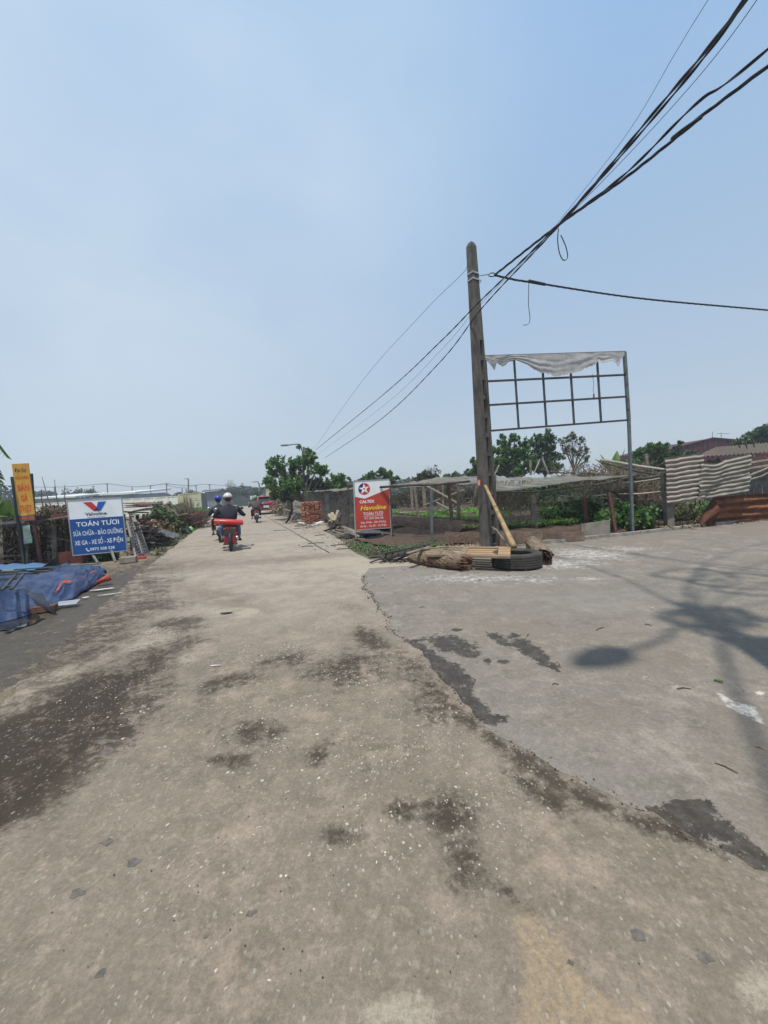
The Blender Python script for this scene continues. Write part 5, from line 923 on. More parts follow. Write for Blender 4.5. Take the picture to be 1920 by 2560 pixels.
an = P(1781, 1095, gy); part(MB().tube([an, an + Vector((0, 0, .7))], .03, 4), 'lightning_rod', STEEL, T)
an = P(1803, 1098, gy); mb = MB(); mb.tube([an, an + Vector((0, 0, .75))], .03, 4)
mb.tube([an + Vector((-.5, 0, .65)), an + Vector((.9, 0, .6))], .02, 4); part(mb, 'aerial', STEEL, T)
# ------------------------------------------------------------ trees
def tree(name, bpx, Y, blobs, n, size, m, lab, group=None, tr=.12, cat='tree', limbs=True, dep=.7, bare=0, hollow=.3, z0=0):
    base = XZ(bpx, Y, z0); T = thing(name, base, lab, cat, group); BL3 = []
    for (px, py, r) in blobs:
        R_ = r / F * Y; c = P(px, py, Y + rnd.uniform(-dep, dep) * R_ * 1.2); BL3.append((c.x, c.y, c.z, R_))
    cx = sum(b[0] for b in BL3) / len(BL3); zt = min(b[2] for b in BL3); zt = max(zt * .75, .3); mb = MB()
    fork = Vector((base.x * .6 + cx * .4, base.y, zt)); mb.tube([base, base.lerp(fork, .5) + Vector((rnd.uniform(-.05, .05) * zt, 0, 0)), fork], [tr * 1.3, tr, tr * .8], 8, wob=.15); part(mb, 'trunk', BARK, T, smooth=True)
    if limbs:
        for b in BL3:
            e = Vector(b[:3]); mid = fork.lerp(e, .5) + Vector((rnd.uniform(-.1, .1), rnd.uniform(-.1, .1), .12)) * b[3]; mb = MB(); mb.tube([fork, mid, e], [tr * .55, tr * .35, tr * .12], 5)
            for k in range(5 + bare):
                d = Vector((rnd.gauss(0, 1), rnd.gauss(0, 1), rnd.gauss(0, .8) + .3)).normalized() * b[3]; s_0 = mid.lerp(e, rnd.random()); mb.tube([s_0, s_0 + d * .55 + Vector((0, 0, .05)), e.lerp(s_0, .5) + d], [tr * .16, tr * .09, tr * .04], 3, False)
                for j in range(3 if bare else 0): q = s_0 + d * rnd.uniform(.4, .8); mb.tube([q, q + Vector((rnd.gauss(0, 1), rnd.gauss(0, 1), rnd.gauss(0, 1) + .4)).normalized() * b[3] * .4], [tr * .06, tr * .03], 3, False)
            part(mb, 'limb', BARK, T)
    if n:
        # leaves gather in tufts inside each mass, leaving gaps
        tufts = crown_points(BL3, max(10, n // 22), hollow); Rm = np.mean([b[3] for b in BL3]); idx = rng.integers(0, len(tufts), n); C = tufts[idx] + rng.normal(size=(n, 3)) * Rm * .11
        C[:, 2] = np.maximum(C[:, 2], .03); V, Q = leafset(C, size, .45, .5); np_mesh('crown', V, Q, m, T)
    return T
HAZYL = LEAFD
# roadside tree by the lamp post (papaya-like leaves)
tree('roadside_tree', 757, 25.0, [(690, 1160, 27), (716, 1185, 34), (745, 1160, 30), (700, 1215, 30), (672, 1205, 18), (735, 1215, 30), (770, 1150, 26), (790, 1175, 24), (760, 1205, 32), (800, 1212, 28), (812, 1178, 16), (775, 1130, 16), (825, 1220, 24), (850, 1225, 22), (846, 1195, 18), (864, 1200, 16), (845, 1212, 22), (866, 1225, 14), (690, 1235, 18), (790, 1235, 24), (720, 1240, 22), (755, 1120, 10), (826, 1240, 20), (680, 1180, 16)], 12000, .21, LEAF, 'leafy roadside tree growing round the lamp pole beside the red car', tr=.17, dep=1.0)
tree('tree', 838, 27, [(830, 1225, 20), (850, 1210, 22), (868, 1222, 14), (880, 1235, 10), (845, 1238, 24)], 2600, .24, LEAFD, 'dark tree crown just right of the roadside tree', tr=.12)
tree('tree', 948, 34, [(930, 1190, 14), (950, 1180, 16), (972, 1185, 15), (985, 1200, 12), (915, 1195, 10), (960, 1205, 20), (940, 1212, 18), (905, 1205, 10), (993, 1196, 6)], 3600, .28, LEAF, 'loose green tree rising behind the red sign', tr=.12, bare=2)
tree('tree', 1065, 36, [(1050, 1195, 14), (1068, 1188, 15), (1085, 1192, 12), (1060, 1208, 18), (1042, 1203, 12)], 2200, .3, LEAFO, 'small grey-green tree left of the concrete pole', tr=.10, bare=3)
tree('bare_tree', 1080, 38, [(1068, 1175, 14), (1085, 1168, 14), (1098, 1182, 12)], 60, .2, LEAFO, 'bare twiggy tree top left of the concrete pole', tr=.08, bare=10)
tree('tree', 1125, 40, [(1120, 1192, 12), (1138, 1190, 12), (1152, 1196, 8), (1130, 1205, 14)], 1500, .32, LEAFD, 'low dark tree close left of the concrete pole', tr=.10, bare=2)
tree('tree', 1285, 27, [(1262, 1110, 18), (1285, 1095, 16), (1305, 1108, 18), (1240, 1128, 16), (1270, 1130, 24), (1300, 1130, 22), (1250, 1150, 20), (1285, 1155, 26), (1320, 1150, 22), (1225, 1145, 12), (1262, 1172, 24), (1300, 1178, 26), (1240, 1175, 18), (1318, 1120, 12), (1288, 1082, 7), (1255, 1092, 8), (1215, 1165, 16), (1332, 1165, 18)], 9500, .20, LEAF, 'bright green tree just right of the concrete pole under the billboard', tr=.12, bare=2)
tree('tree', 1190, 29, [(1190, 1165, 14), (1182, 1150, 8), (1200, 1180, 16), (1175, 1180, 12), (1196, 1150, 8)], 1800, .22, LEAF, 'green crown peeping out left of the concrete pole', tr=.10)
tree('tree', 1365, 30, [(1338, 1100, 20), (1360, 1092, 22), (1380, 1100, 18), (1345, 1125, 24), (1375, 1125, 22), (1330, 1150, 22), (1395, 1140, 18), (1365, 1150, 26), (1385, 1165, 24), (1350, 1170, 24), (1345, 1088, 10)], 6000, .20, LEAFD, 'airy dark tree with thin twigs behind the billboard frame', tr=.13, bare=6)
tree('bare_tree', 1432, 29, [(1408, 1105, 16), (1430, 1092, 18), (1452, 1105, 18), (1468, 1125, 14), (1420, 1125, 18), (1445, 1130, 18), (1470, 1150, 12)], 1700, .13, LEAFO, 'nearly bare fan-shaped tree behind the billboard post', tr=.13, bare=14)
tree('tree', 1640, 28, [(1600, 1130, 18), (1625, 1120, 18), (1650, 1118, 18), (1590, 1150, 22), (1620, 1150, 26), (1655, 1145, 24), (1680, 1150, 22), (1610, 1175, 26), (1650, 1175, 26), (1690, 1165, 18)], 6500, .24, LEAF, 'round leafy tree between the billboard post and the shed', tr=.13)
tree('tree', 1695, 26, [(1692, 1118, 9), (1700, 1106, 5), (1685, 1135, 12), (1700, 1140, 14), (1720, 1138, 16), (1735, 1150, 14), (1705, 1160, 18)], 2800, .20, LEAFD, 'dark tree with one high sprig in front of the maroon hall', tr=.10)
tree('tree', 1735, 24, [(1728, 1150, 12), (1745, 1148, 9), (1715, 1160, 12)], 900, .2, LEAFY, 'yellowish small tree top beside the shed roof', tr=.07)
tree('tree', 1880, 34, [(1850, 1105, 14), (1870, 1092, 16), (1892, 1085, 18), (1915, 1075, 20), (1940, 1080, 26), (1905, 1105, 22), (1870, 1112, 18), (1838, 1112, 10)], 5000, .30, LEAFD, 'dark tree mass above the shed roof at the right edge', tr=.16)
for i, (x0, x1, Y, z, n, s, m, lab) in enumerate(((1240, 1480, 22, 2.0, 7000, .20, LEAF, 'low green hedge behind the wide net roof'), (1480, 1700, 22, 2.1, 5200, .22, LEAFD, 'hedge behind the bamboo rails'), (870, 1210, 33, 1.9, 5200, .26, LEAFO, 'olive scrub behind the left net roof'), (1300, 1470, 26, 2.6, 3000, .22, LEAFD, 'dark scrub under the bare tree'), (800, 880, 27.5, 1.9, 3000, .2, LEAFD, 'dark scrub behind the left net fence'))):
    xa, xb = XZ(x0, Y).x, XZ(x1, Y).x; C = np.stack([rng.uniform(xa, xb, n), rng.uniform(Y - .8, Y + .8, n), np.zeros(n)], 1)
    top = np.array([z * (.72 + .5 * mnoise.noise(Vector((a * .6, 0, i * 9)))) for a in C[:, 0]]); C[:, 2] = rng.random(n) ** .6 * top; V, Q = leafset(C, s, .5, .5); props(np_mesh('scrub', V, Q, m, loc=(float((xa + xb) / 2), Y, 0)), lab, 'hedge', kind='stuff')
# banana plants
def banana(px, Y, h, n, L_, lab, m=LEAFY, w=.42):
    b = XZ(px, Y); T = thing('banana_plant', b, lab, 'banana plant'); part(MB().tube([b, b + Vector((0, 0, h * .6))], [.12 * h / 2.5, .08 * h / 2.5], 8), 'stem', mat('banana_stem', (.16, .17, .08), .7), T)
    for k in range(n):
        a = 2 * math.pi * (k + rnd.random() * .5) / n; el_ = rnd.uniform(.5, 1.35); o = b + Vector((0, 0, h * .58)); pts = []
        for j in range(9):
            t = j / 8; pts.append(o + Vector((math.cos(a) * math.cos(el_) * t, math.sin(a) * math.cos(el_) * t, math.sin(el_) * t - .55 * t * t * (1.6 - el_))) * L_)
        mb = MB(); sd = Vector((-math.sin(a), math.cos(a), 0)); V = []
        for j, p in enumerate(pts):
            ww = w * L_ / 1.6 * math.sin(math.pi * min(1, (j / 8) * .92 + .06)) * .5; V += [p - sd * ww - Vector((0, 0, ww * .4)), p, p + sd * ww - Vector((0, 0, ww * .4))]
        mb.add(V, [(j * 3 + i, j * 3 + i + 1, j * 3 + i + 4, j * 3 + i + 3) for j in range(8) for i in range(2)]); part(mb, 'leaf', m, T)
    return T
banana(1538, 20, 3.0, 9, 1.7, 'banana plant standing above the hedge left of the billboard post')
banana(1505, 21, 2.2, 7, 1.5, 'smaller banana plant left of the taller one behind the nets')
banana(25, 13.5, 1.5, 10, 1.5, 'banana plant behind the yellow sign at the left edge')
banana(-40, 12.5, 1.6, 9, 1.6, 'banana plant at the far left edge of the picture')
banana(145, 13.5, 1.1, 7, 1.3, 'low banana plant between the yellow and the blue sign', LEAF)
b = XZ(-75, 9.2); T = thing('palm', b, 'palm at the left edge with only its drooping frond tips in view', 'palm'); part(MB().tube([b, P(-75, 1120, 9.2)], [.14, .10], 8), 'trunk', BARK, T)
for k, (ex_, ey_) in enumerate(((16, 1142), (2, 1196), (4, 1218), (-40, 1070), (-170, 1110), (-150, 1180), (-90, 1050))):
    o = P(-75, 1120, 9.2); e = P(ex_, ey_, 9.2 + rnd.uniform(-.4, .4)); mb = MB(); mid = o.lerp(e, .55) + Vector((0, 0, .35)); c = bez([o, mid, e], 8); mb.tube(c, .012, 4)
    for j in range(1, len(c) - 1):
        for sgn in (-1, 1): d = (c[j + 1] - c[j - 1]).normalized(); q = c[j] + d * .10 + Vector((0, sgn * .12, -.05)); mb.add([c[j], c[j].lerp(q, .5) + Vector((.02, 0, .02)), q, c[j].lerp(q, .5) - Vector((.02, 0, .02))], [(0, 1, 2, 3)])
    part(mb, 'frond', LEAFD, T)
# ------------------------------------------------------------ far background
FARL = mat('far_foliage', (.035, .062, .03), .8, island=.4, scale=.3)
def far_tree(px, Y, w, py_top, lab, grp='distant trees on the skyline', n=420, m=None, bare=0):
    b = XZ(px, Y); top = P(px, py_top, Y).z; bl = []
    for k in range(6): bl.append((px + rnd.uniform(-.42, .42) * w, None, k))
    T = thing('distant_tree', b, lab, 'tree', grp); BLs = []
    W_ = w / F * Y
    for k in range(7): r = W_ * rnd.uniform(.2, .3); BLs.append((b.x + rnd.uniform(-.38, .38) * W_, Y + rnd.uniform(-1, 1), max(r * .6, (top - r) * rnd.uniform(.55, 1.0)), r))
    BLs.append((b.x, Y, top - W_ * .22, W_ * .22)); C = crown_points(BLs, n, .4); C[:, 2] = np.maximum(C[:, 2], .1); V, Q = leafset(C, W_ * .10, .4, .7); np_mesh('crown', V, Q, m or FARL, T); part(MB().tube([b, (b.x, Y, top * .5)], W_ * .03, 5), 'trunk', BARK, T); return T
FT = [(-30, 90, 90, 1200, 'tall dark distant tree at the extreme left edge'), (20, 90, 90, 1212, 'distant tree just behind the yellow sign'), (115, 110, 60, 1232, 'low distant tree right of the yellow sign'), (137, 100, 30, 1225, 'small round distant tree above the grey hall roof'), (170, 95, 48, 1218, 'round distant tree left of the dome-shaped clump'), (205, 95, 50, 1216, 'dome-shaped distant tree above the blue sign'), (235, 92, 50, 1217, 'rightmost dark distant tree above the blue sign'), (262, 100, 44, 1228, 'distant tree with a bright sprig beside it'),
      (350, 120, 40, 1234, 'low distant tree behind the white wall near its left end'), (372, 120, 26, 1236, 'small distant tree left of the blue building'), (425, 110, 30, 1232, 'distant tree right of the blue building'), (452, 110, 40, 1226, 'distant tree below the skyline lamp'), (478, 110, 34, 1222, 'distant tree beside the tan wall end'), (490, 115, 30, 1226, 'distant tree just left of the grey warehouse'),
      (592, 95, 34, 1212, 'tallish distant tree at the end of the road'), (612, 90, 40, 1206, 'largest distant tree at the end of the road'), (640, 92, 34, 1215, 'distant tree between the road end and the tree by the lamp'), (660, 85, 34, 1216, 'distant dark tree left of the roadside tree'), (575, 100, 26, 1220, 'small distant tree over the grey warehouse'), (648, 60, 28, 1222, 'dark tree behind the yellow-green gate wall'), (672, 55, 24, 1218, 'dark tree close behind the yellow-green gate wall'),
      (1010, 60, 30, 1205, 'distant tree in the gap right of the red sign'), (1030, 62, 20, 1210, 'small distant tree in the gap right of the red sign'), (1160, 70, 44, 1185, 'hazy distant tree left of the concrete pole'), (1100, 75, 40, 1196, 'hazy distant tree behind the bare tree top')]
for a in FT: far_tree(a[0], a[1], a[2], a[3], a[4])
tree('bare_tree', 575, 88, [(568, 1208, 10), (578, 1204, 10), (588, 1212, 8), (570, 1220, 10)], 0, .3, LEAFO, 'leafless grey tree at the end of the road', tr=.16, bare=12)
for i, (x0, x1, Y, z, lab) in enumerate(((-60, 130, 120, 7.0, 'hazy tree line behind the yellow sign'), (120, 520, 190, 5.5, 'low hazy tree line along the skyline at left'), (560, 700, 150, 7, 'hazy tree line at the end of the road'), (860, 1240, 130, 7, 'hazy tree line right of the roadside tree'))):
    n = 2600; xa, xb = XZ(x0, Y).x, XZ(x1, Y).x; C = np.stack([rng.uniform(xa, xb, n), rng.uniform(Y - 2, Y + 2, n), np.zeros(n)], 1); top = np.array([z * (.75 + .5 * mnoise.noise(Vector((a * .08, 0, i * 9)))) for a in C[:, 0]]); C[:, 2] = rng.random(n) ** .7 * top
    V, Q = leafset(C, 1.5, .4, .8); props(np_mesh('tree_line', V, Q, FARL, loc=(float((xa + xb) / 2), Y, 0)), lab, 'tree line', kind='stuff')
def wallq(name, px0, px1, Y0, Y1, top0, top1, m, lab, cat='wall', th=.22, panels=0, copes=True, cope=None):
    a, b = XZ(px0, Y0), XZ(px1, Y1); za, zb = P(px0, top0, Y0).z, P(px1, top1, Y1).z; T = thing(name, a.lerp(b, .5), lab, cat); mb = MB(); d = (b - a).normalized(); q = Vector((-d.y, d.x, 0)) * th
    mb.hexa([a - q * .5, b - q * .5, b + q * .5, a + q * .5, a - q * .5 + Vector((0, 0, za)), b - q * .5 + Vector((0, 0, zb)), b + q * .5 + Vector((0, 0, zb)), a + q * .5 + Vector((0, 0, za))]); part(mb, 'wall_face', m, T)
    if copes: part(MB().beam(a + Vector((0, 0, za + .04)), b + Vector((0, 0, zb + .04)), th + .08, .08), 'coping', cope or m, T)
    for k in range(panels + 1 if panels else 0): c = a.lerp(b, k / panels); part(MB().box((c.x, c.y, (za + (zb - za) * k / panels) / 2), (.25, th + .1, (za + (zb - za) * k / panels) - .02)), 'pier', m, T)
    return T
WW = mat('white_wall', (.80, .77, .69), .85, col2=(.66, .63, .55), scale=1.2, stretch=(2, 2, .4)); TW_ = mat('tan_wall', (.55, .52, .34), .85, col2=(.46, .44, .28), scale=1.0); CW = mat('cream_wall', (.80, .78, .66), .85, col2=(.66, .63, .52), scale=.5, stretch=(2, 2, .4))
wallq('boundary_wall', 60, 452, 50, 47.5, 1262, 1241, WW, 'long white boundary wall behind the wood pile and blue sign', panels=14)
T = wallq('boundary_wall', 452, 505, 47.3, 46.8, 1237, 1232, TW_, 'tan end section of the boundary wall with a small blue plate', th=.3, panels=1)
Bq = Board(P(487, 1252, 46.5), P(496, 1252, 46.5), P(487, 1246.5, 46.5)); pl = part(Bq.slab(MB(), 0, 0, 1, 1, -.02, .01), 'plate', PWHITE, T); mb = MB(); Bq.slab(mb, .0, .0, 1, .3, .011, .013); Bq.slab(mb, 0, .65, 1, 1, .011, .013); part(mb, 'plate_stripe', flat('plate_blue', (.06, .08, .25), .5), pl)
wallq('gate', 506, 517, 46.8, 52, 1233, 1236, mat('gate_grey', (.14, .155, .16), .6, var=.2), 'dark grey metal gate at the end of the tan wall', 'gate', th=.1, panels=3)
wallq('boundary_wall', 517, 604, 118, 112, 1249.5, 1239.5, CW, 'cream wall crossing the far end of the road on the left', panels=5)
wallq('boundary_wall', 604, 664, 112, 112, 1239.5, 1237.5, CW, 'cream wall behind the green-helmeted rider at the road end', panels=3)
wallq('boundary_wall', 672, 702, 45, 40, 1224, 1222, TW_, 'yellow-green wall behind the red car', th=.3, panels=1)
wallq('gate', 664, 672, 46, 45, 1228, 1226, mat('gate_grey', (.14, .155, .16), .6, var=.2), 'grey gate leaf left of the yellow-green wall', 'gate', th=.1, panels=1)
HALLM = mat('hall_grey', (.22, .24, .26), .7, var=.2, scale=.6, stretch=(3, 3, .2)); HRW = mat('hall_roof_white', (.62, .62, .60), .5, var=.08)
def hall(px0, px1, Y, ytop0, ytop1, lab, roof, over=3, wins=0, apex=None, m=None, dp=12):
    a, b = XZ(px0, Y), XZ(px1, Y); za, zb = P(px0, ytop0, Y).z, P(px1, ytop1, Y).z; T = thing('hall', a.lerp(b, .5), lab, 'building'); mb = MB(); mb.hexa([a, b, b + Vector((0, dp, 0)), a + Vector((0, dp, 0)), a + Vector((0, 0, za)), b + Vector((0, 0, zb)), b + Vector((0, dp, zb)), a + Vector((0, dp, za))]); part(mb, 'wall', m or HALLM, T)
    A = a + Vector((-over * Y / F, -.8, za)); Bb = b + Vector((over * Y / F, -.8, zb)); A2, B2 = A + Vector((0, dp + 1.6, dp * .075)), Bb + Vector((0, dp + 1.6, dp * .075)); A.z += .05; Bb.z += .05; t = Vector((0, 0, .35 * Y / 90)); part(MB().hexa([A, Bb, B2, A2, A + t, Bb + t, B2 + t, A2 + t]), 'roof', roof, T)
    for k in range(wins): t = (k + .5) / wins; c = a.lerp(b, t); part(MB().box((c.x, c.y - .04, za * .62), ((b.x - a.x) / wins * .35, .08, za * .28)), 'window', mat('far_window', (.05, .07, .10), .3), T)
    for k in range(13): t = k / 12; c = a.lerp(b, t); part(MB().box((c.x, c.y - .02, (za + (zb - za) * t) / 2), (.09, .07, (za + (zb - za) * t) - .1)), 'rib', m or HALLM, T)
    return T
hall(97, 197, 82, 1248, 1244, 'long low grey hall with a thin white roof left of the blue sign', HRW, wins=3)
hall(262, 345, 80, 1239, 1234, 'grey hall with a white roof line above the blue sign', HRW, wins=2)
hall(515, 556, 92, 1230, 1226, 'big grey warehouse at the far end of the road', HALLM)
hall(556, 585, 96, 1228, 1226, 'dark grey warehouse bay right of the big warehouse', mat('hall_dark', (.10, .12, .13), .7), m=mat('hall_dark', (.10, .12, .13), .7))
hall(384, 405, 120, 1237, 1236, 'small bright blue building beyond the white wall', flat('blue_building', (.06, .14, .42), .6), over=0, m=flat('blue_building', (.06, .14, .42), .6), dp=2)
T = thing('water_tank', P(563, 1224, 92), 'white water tank on the warehouse roof', 'water tank'); c = P(563, 1221, 92.5); part(MB().lathe([(0, -.3), (.38, -.3), (.4, 0), (.33, .3), (0, .36)], 14, c), 'tank', HRW, T); part(MB().beam(c + Vector((0, 0, -.9)), c + Vector((0, 0, -.3)), .4, .4), 'stand', STEEL, T)
# distribution line along the skyline
PGR = mat('far_pole', (.16, .16, .155), .8); tops = []
for (px, py, Y, w, lab) in ((268, 1209, 85, 8, 'pole of the skyline line right above the blue sign'), (233, 1215, 110, 7, 'pole left of the middle pole above the blue sign'), (330, 1217, 120, 0, 'thin post above the wood pile'), (376, 1214, 110, 8, 'pole left of the tallest pole over the white wall'), (416, 1209, 62, 6, 'tallest pole standing just behind the white wall'), (455, 1221, 90, 4, 'short post left of the skyline lamp'), (465, 1221, 90, 4, 'short post under the skyline lamp'), (490, 1214, 110, 6, 'pole right of the skyline lamp'),
                         (524, 1211, 105, 6, 'pole above the grey warehouse'), (136, 1217, 120, 6, 'pole behind the bare stakes right of the yellow sign')):
    top = P(px, py, Y); T = thing('power_pole', XZ(px + 3, Y), lab, 'power pole'); part(MB().tube([XZ(px + 3, Y), top], Y * .0009 + .02, 6), 'shaft', PGR, T); tops.append(top)
    if w: part(MB().beam(top + Vector((-w / F * Y * .6, 0, -.1)), top + Vector((w / F * Y * .6, 0, -.1)), Y * .0012), 'crossarm', PGR, T)
for (pts, r, lab) in ((((-40, 1212, 95), (130, 1218, 92), (268, 1209, 85)), .05, 'distant wire sagging behind the yellow sign'), (((268, 1209, 85), (340, 1217, 80), (416, 1209, 62)), .045, 'distant wire between the skyline poles above the wood pile'), (((416, 1209, 62), (470, 1214, 85), (524, 1211, 105), (600, 1219, 120)), .045, 'distant wire running right from the tallest pole'), (((416, 1213, 62), (450, 1219, 80), (490, 1214, 110)), .035, 'lower distant wire right of the tallest pole')):
    single(MB().tube(bez([P(*p) for p in pts], 8), r, 4, False), 'distant_wire', CAB, lab, 'wire')
def lamp_post(px, Y, pyt, pxh, pyh, lab):
    top = P(px, pyt, Y); T = thing('street_lamp', XZ(px, Y), lab, 'street lamp'); part(MB().tube([XZ(px, Y), top], [Y * .0018 + .05, Y * .0012 + .03], 8), 'pole', PGR if Y > 60 else CONC, T); e = P(pxh, pyh, Y); m_ = Vector((top.x * .75 + e.x * .25, Y, e.z + .02)); s0 = top.lerp(XZ(px, Y), .12)
    part(MB().tube(bez([s0, s0.lerp(m_, .6) + Vector((.0, 0, .05)), m_, e], 6), Y * .0010 + .012, 5), 'arm', PGR, T); part(MB().beam(e + Vector((.1, 0, 0)), e + (e - m_).normalized() * .35, .22 + Y * .002, .08), 'lamp_head', PGR, T)
lamp_post(759, 26, 1117, 716, 1113, 'curved street lamp standing inside the roadside tree')
lamp_post(471, 80, 1198, 466, 1197, 'lone street lamp on the skyline above the tan wall')
lamp_post(648, 75, 1208, 634, 1205, 'curved street lamp seen left of the roadside tree')
# ------------------------------------------------------------ fence and clutter on the left verge
T = thing('stick_fence', XZ(80, 10.3), 'dark rickety fence of sticks and boards behind the yellow sign', 'fence')
part(MB().beam(P(-40, 1311, 10.2), P(100, 1302, 10.15), .09, .06), 'rail', mat('rail_grey', (.12, .125, .125), .8), T); part(MB().beam(P(86, 1297, 10.3), P(172, 1284, 10.3), .08, .08), 'rail', RUSTY, T); part(MB().beam(P(90, 1304, 10.25), P(172, 1290, 10.25), .06, .04), 'rail', WOOD, T)
for k, px in enumerate((-20, 4, 48, 63, 98, 125, 136, 150, 165, 178)):
    w = (.10, .12, .06, .07, .1, .14, .12, .16, .12, .06)[k]; b = XZ(px + 3, 10.45 + .1 * (k % 3)); part(MB().beam(b, P(px - 3, 1300 - k * .8, b.y), w, .05), 'stake', (WOODD, WOOD, WOODD, RUSTY, RUSTY, BG, WOOD, WOODD, WOOD, WOODD)[k], T)
for k, (x0, x1, y0, y1) in enumerate(((-30, 78, 1392, 1388), (18, 50, 1380, 1362), (-30, 90, 1405, 1402))): part(MB().beam(P(x0, y0, 10.4), P(x1, y1, 10.4), .06, .04), 'low_rail', WOODD, T)
Bq = Board(P(72, 1424, 10.3), P(215, 1408, 10.4), P(74, 1408, 10.3)); part(Bq.slab(MB(), 0, 0, .45, 1, -.02, 0), 'board', mat('maroon_board', (.10, .03, .022), .8, var=.3), T); part(Bq.slab(MB(), .452, 0, 1, 2.2, -.03, 0), 'board', mat('maroon_board', (.10, .03, .022), .8, var=.3), T)
part(Bq.slab(MB(), -1.0, .1, -.02, 1.1, -.02, 0), 'board', WOODD, T)
sticks('brush', bx(-40, 215, 10.5, 11.4, .1, 1.2), 2600, .55, .010, VINED, 'dark brushwood packed behind the stick fence', 'brushwood')
sticks('brush', bx(90, 175, 10.5, 11.2, 1.0, 1.45), 500, .5, .012, VINE, 'pale dry brushwood heaped on top of the stick fence', 'brushwood')
seedlings('weeds', [(XZ(20, 11.6).x, 11.6, 0), (XZ(130, 11.6).x, 11.6, 0)], .8, .1, 2600, .13, LEAFY, 'lit green leaves seen through the stick fence', 'weeds', .55)
seedlings('weeds', [(XZ(235, 10.4).x, 10.4, 0), (XZ(285, 10.9).x, 10.9, 0)], .5, .0, 900, .09, LEAFD, 'dark weeds under the blue sign', 'weeds', .2)
for k, (px, pyt, lean_, lab) in enumerate(((104, 1222, 0, 'bare stake right beside the yellow sign'), (136, 1199, 10, 'tallest bare stick between the two signs'), (105, 1192, 26, 'thin bent bare branch between the two signs'), (162, 1212, 0, 'thin bare stick left of the blue sign'))):
    single(MB().tube([P(px + lean_ + 12, 1300, 10.5), P(px + lean_ * .6, 1250, 10.5), P(px, pyt, 10.5)], [.02, .014, .006], 5), 'bare_stick', BARK, lab, 'stick')
# blue tarpaulin heap
def tarp_h(x, y): return 0
tp = [(-130, 1440), (0, 1437), (100, 1434), (180, 1427), (240, 1427), (268, 1440), (245, 1462), (200, 1490), (150, 1520), (60, 1532), (0, 1545), (-130, 1580)]
TA = [G(*p) for p in tp]; TRP = mat('blue_tarp', (.005, .020, .09), .42, col2=(.05, .075, .13), scale=3.4, bump=.5, bscale=12, lo=.3, hi=.72)
def tgrid(u, v):   # u along the road, v from far (0) to near (1)
    fr = [G(-300, 1448), G(-130, 1443), G(0, 1440), (G(150, 1432)), G(235, 1428), G(266, 1438)]; nr_ = [G(-300, 1680), G(-130, 1590), G(0, 1560), G(90, 1534), G(180, 1498), G(262, 1450)]
    t = u * 5; j = min(int(t), 4); a = fr[j].lerp(fr[j + 1], t - j); b = nr_[j].lerp(nr_[j + 1], t - j); p = a.lerp(b, v)
    prof_ = min(1, v / .18) * min(1, (1 - v) / .14) if v < 1 else 0; hh = .29 * (1 - max(0, u - .4) / .72) * (prof_ ** .6 if prof_ > 0 else 0)
    w = Vector((p.x * 2.2, p.y * 2.2, 0)); nz_ = mnoise.noise(w * .8) * .13 + .055 * (1 - 2 * abs(mnoise.noise(Vector((u * 13 + v * 3, v * 2.6, 2))))) + .022 * mnoise.noise(Vector((u * 34, v * 7, 6))) + .012 * mnoise.noise(w * 7)
    z = max(.012 + (.02 if 0 < v < 1 else 0), hh + nz_ * (.3 + prof_)) ; return Vector((p.x + .05 * mnoise.noise(w * 1.7 + Vector((5, 0, 0))), p.y, z))
T = thing('tarp_heap', G(60, 1480), 'crumpled blue tarpaulin over a low heap at the left edge', 'tarpaulin'); mb = MB(); mb.sheet(tgrid, 150, 80); part(mb, 'tarp', TRP, T, smooth=True)
ORG = mat('orange_tarp', (.36, .06, .03), .6, var=.3, scale=8, bump=.4)
pt_ = [(u, .78) for u in np.linspace(.97, .70, 14)]; mb = MB(); V = []
for i, (u, v) in enumerate(pt_):
    a = tgrid(u, .62 + .02 * i); b = tgrid(u - .005, .62 + .02 * i + .04 * (1 + .3 * math.sin(i))); V += [a + Vector((0, -.01, .05)), b + Vector((0, -.03, .045))]
mb.add(V, [(2 * i, 2 * i + 1, 2 * i + 3, 2 * i + 2) for i in range(len(pt_) - 1)]); part(mb, 'folded_edge', ORG, T, smooth=True)
c = G(262, 1450, .09); mb = MB(); mb.beam(c + Vector((-.12, -.05, -.03)), c + Vector((.06, .05, .04)), .10, .05, w2=.15, h2=.12); part(mb, 'orange_corner', ORG, T, smooth=True)
Bq = Board(G(122, 1522, .02), G(142, 1527, .02), G(75, 1478, .30)); mb = MB(); mb.sheet(lambda u, v: Bq.pt(u * 1.6, v, .03 + .03 * math.sin(v * 3 + u)), 4, 10, .01); part(mb, 'grey_flap', mat('tarp_flap', (.17, .20, .24), .5, var=.25), T)
c = G(95, 1536); single(MB().box((c.x - .02, c.y + .12, .05), (.30, .14, .08), rz=.35), 'red_block', mat('brick_dull', (.12, .06, .04), .9, var=.35), 'dull red brick block propping up the front of the blue tarp', 'brick')
c = G(170, 1516); mb = MB(); mb.box((c.x, c.y, .05), (.28, .16, .02), rz=.3, rx=.2); single(mb, 'tin_scrap', ALU, 'small grey tin scrap at the front corner of the tarp', 'scrap')
gr = mat('pale_green_board', (.20, .27, .24), .7, var=.2); single(MB().beam(G(20, 1425, .42), G(243, 1410, .12), .22, .03), 'long_board', gr, 'long pale green board lying along the back of the tarp heap', 'board')
single(MB().beam(G(-60, 1432, .36), G(130, 1428, .28), .07, .04), 'long_board', WOODD, 'dark timber lying in front of the pale green board', 'timber')
T = thing('metal_grille', G(10, 1460), 'dark open metal frame lying on the left end of the tarp', 'frame')
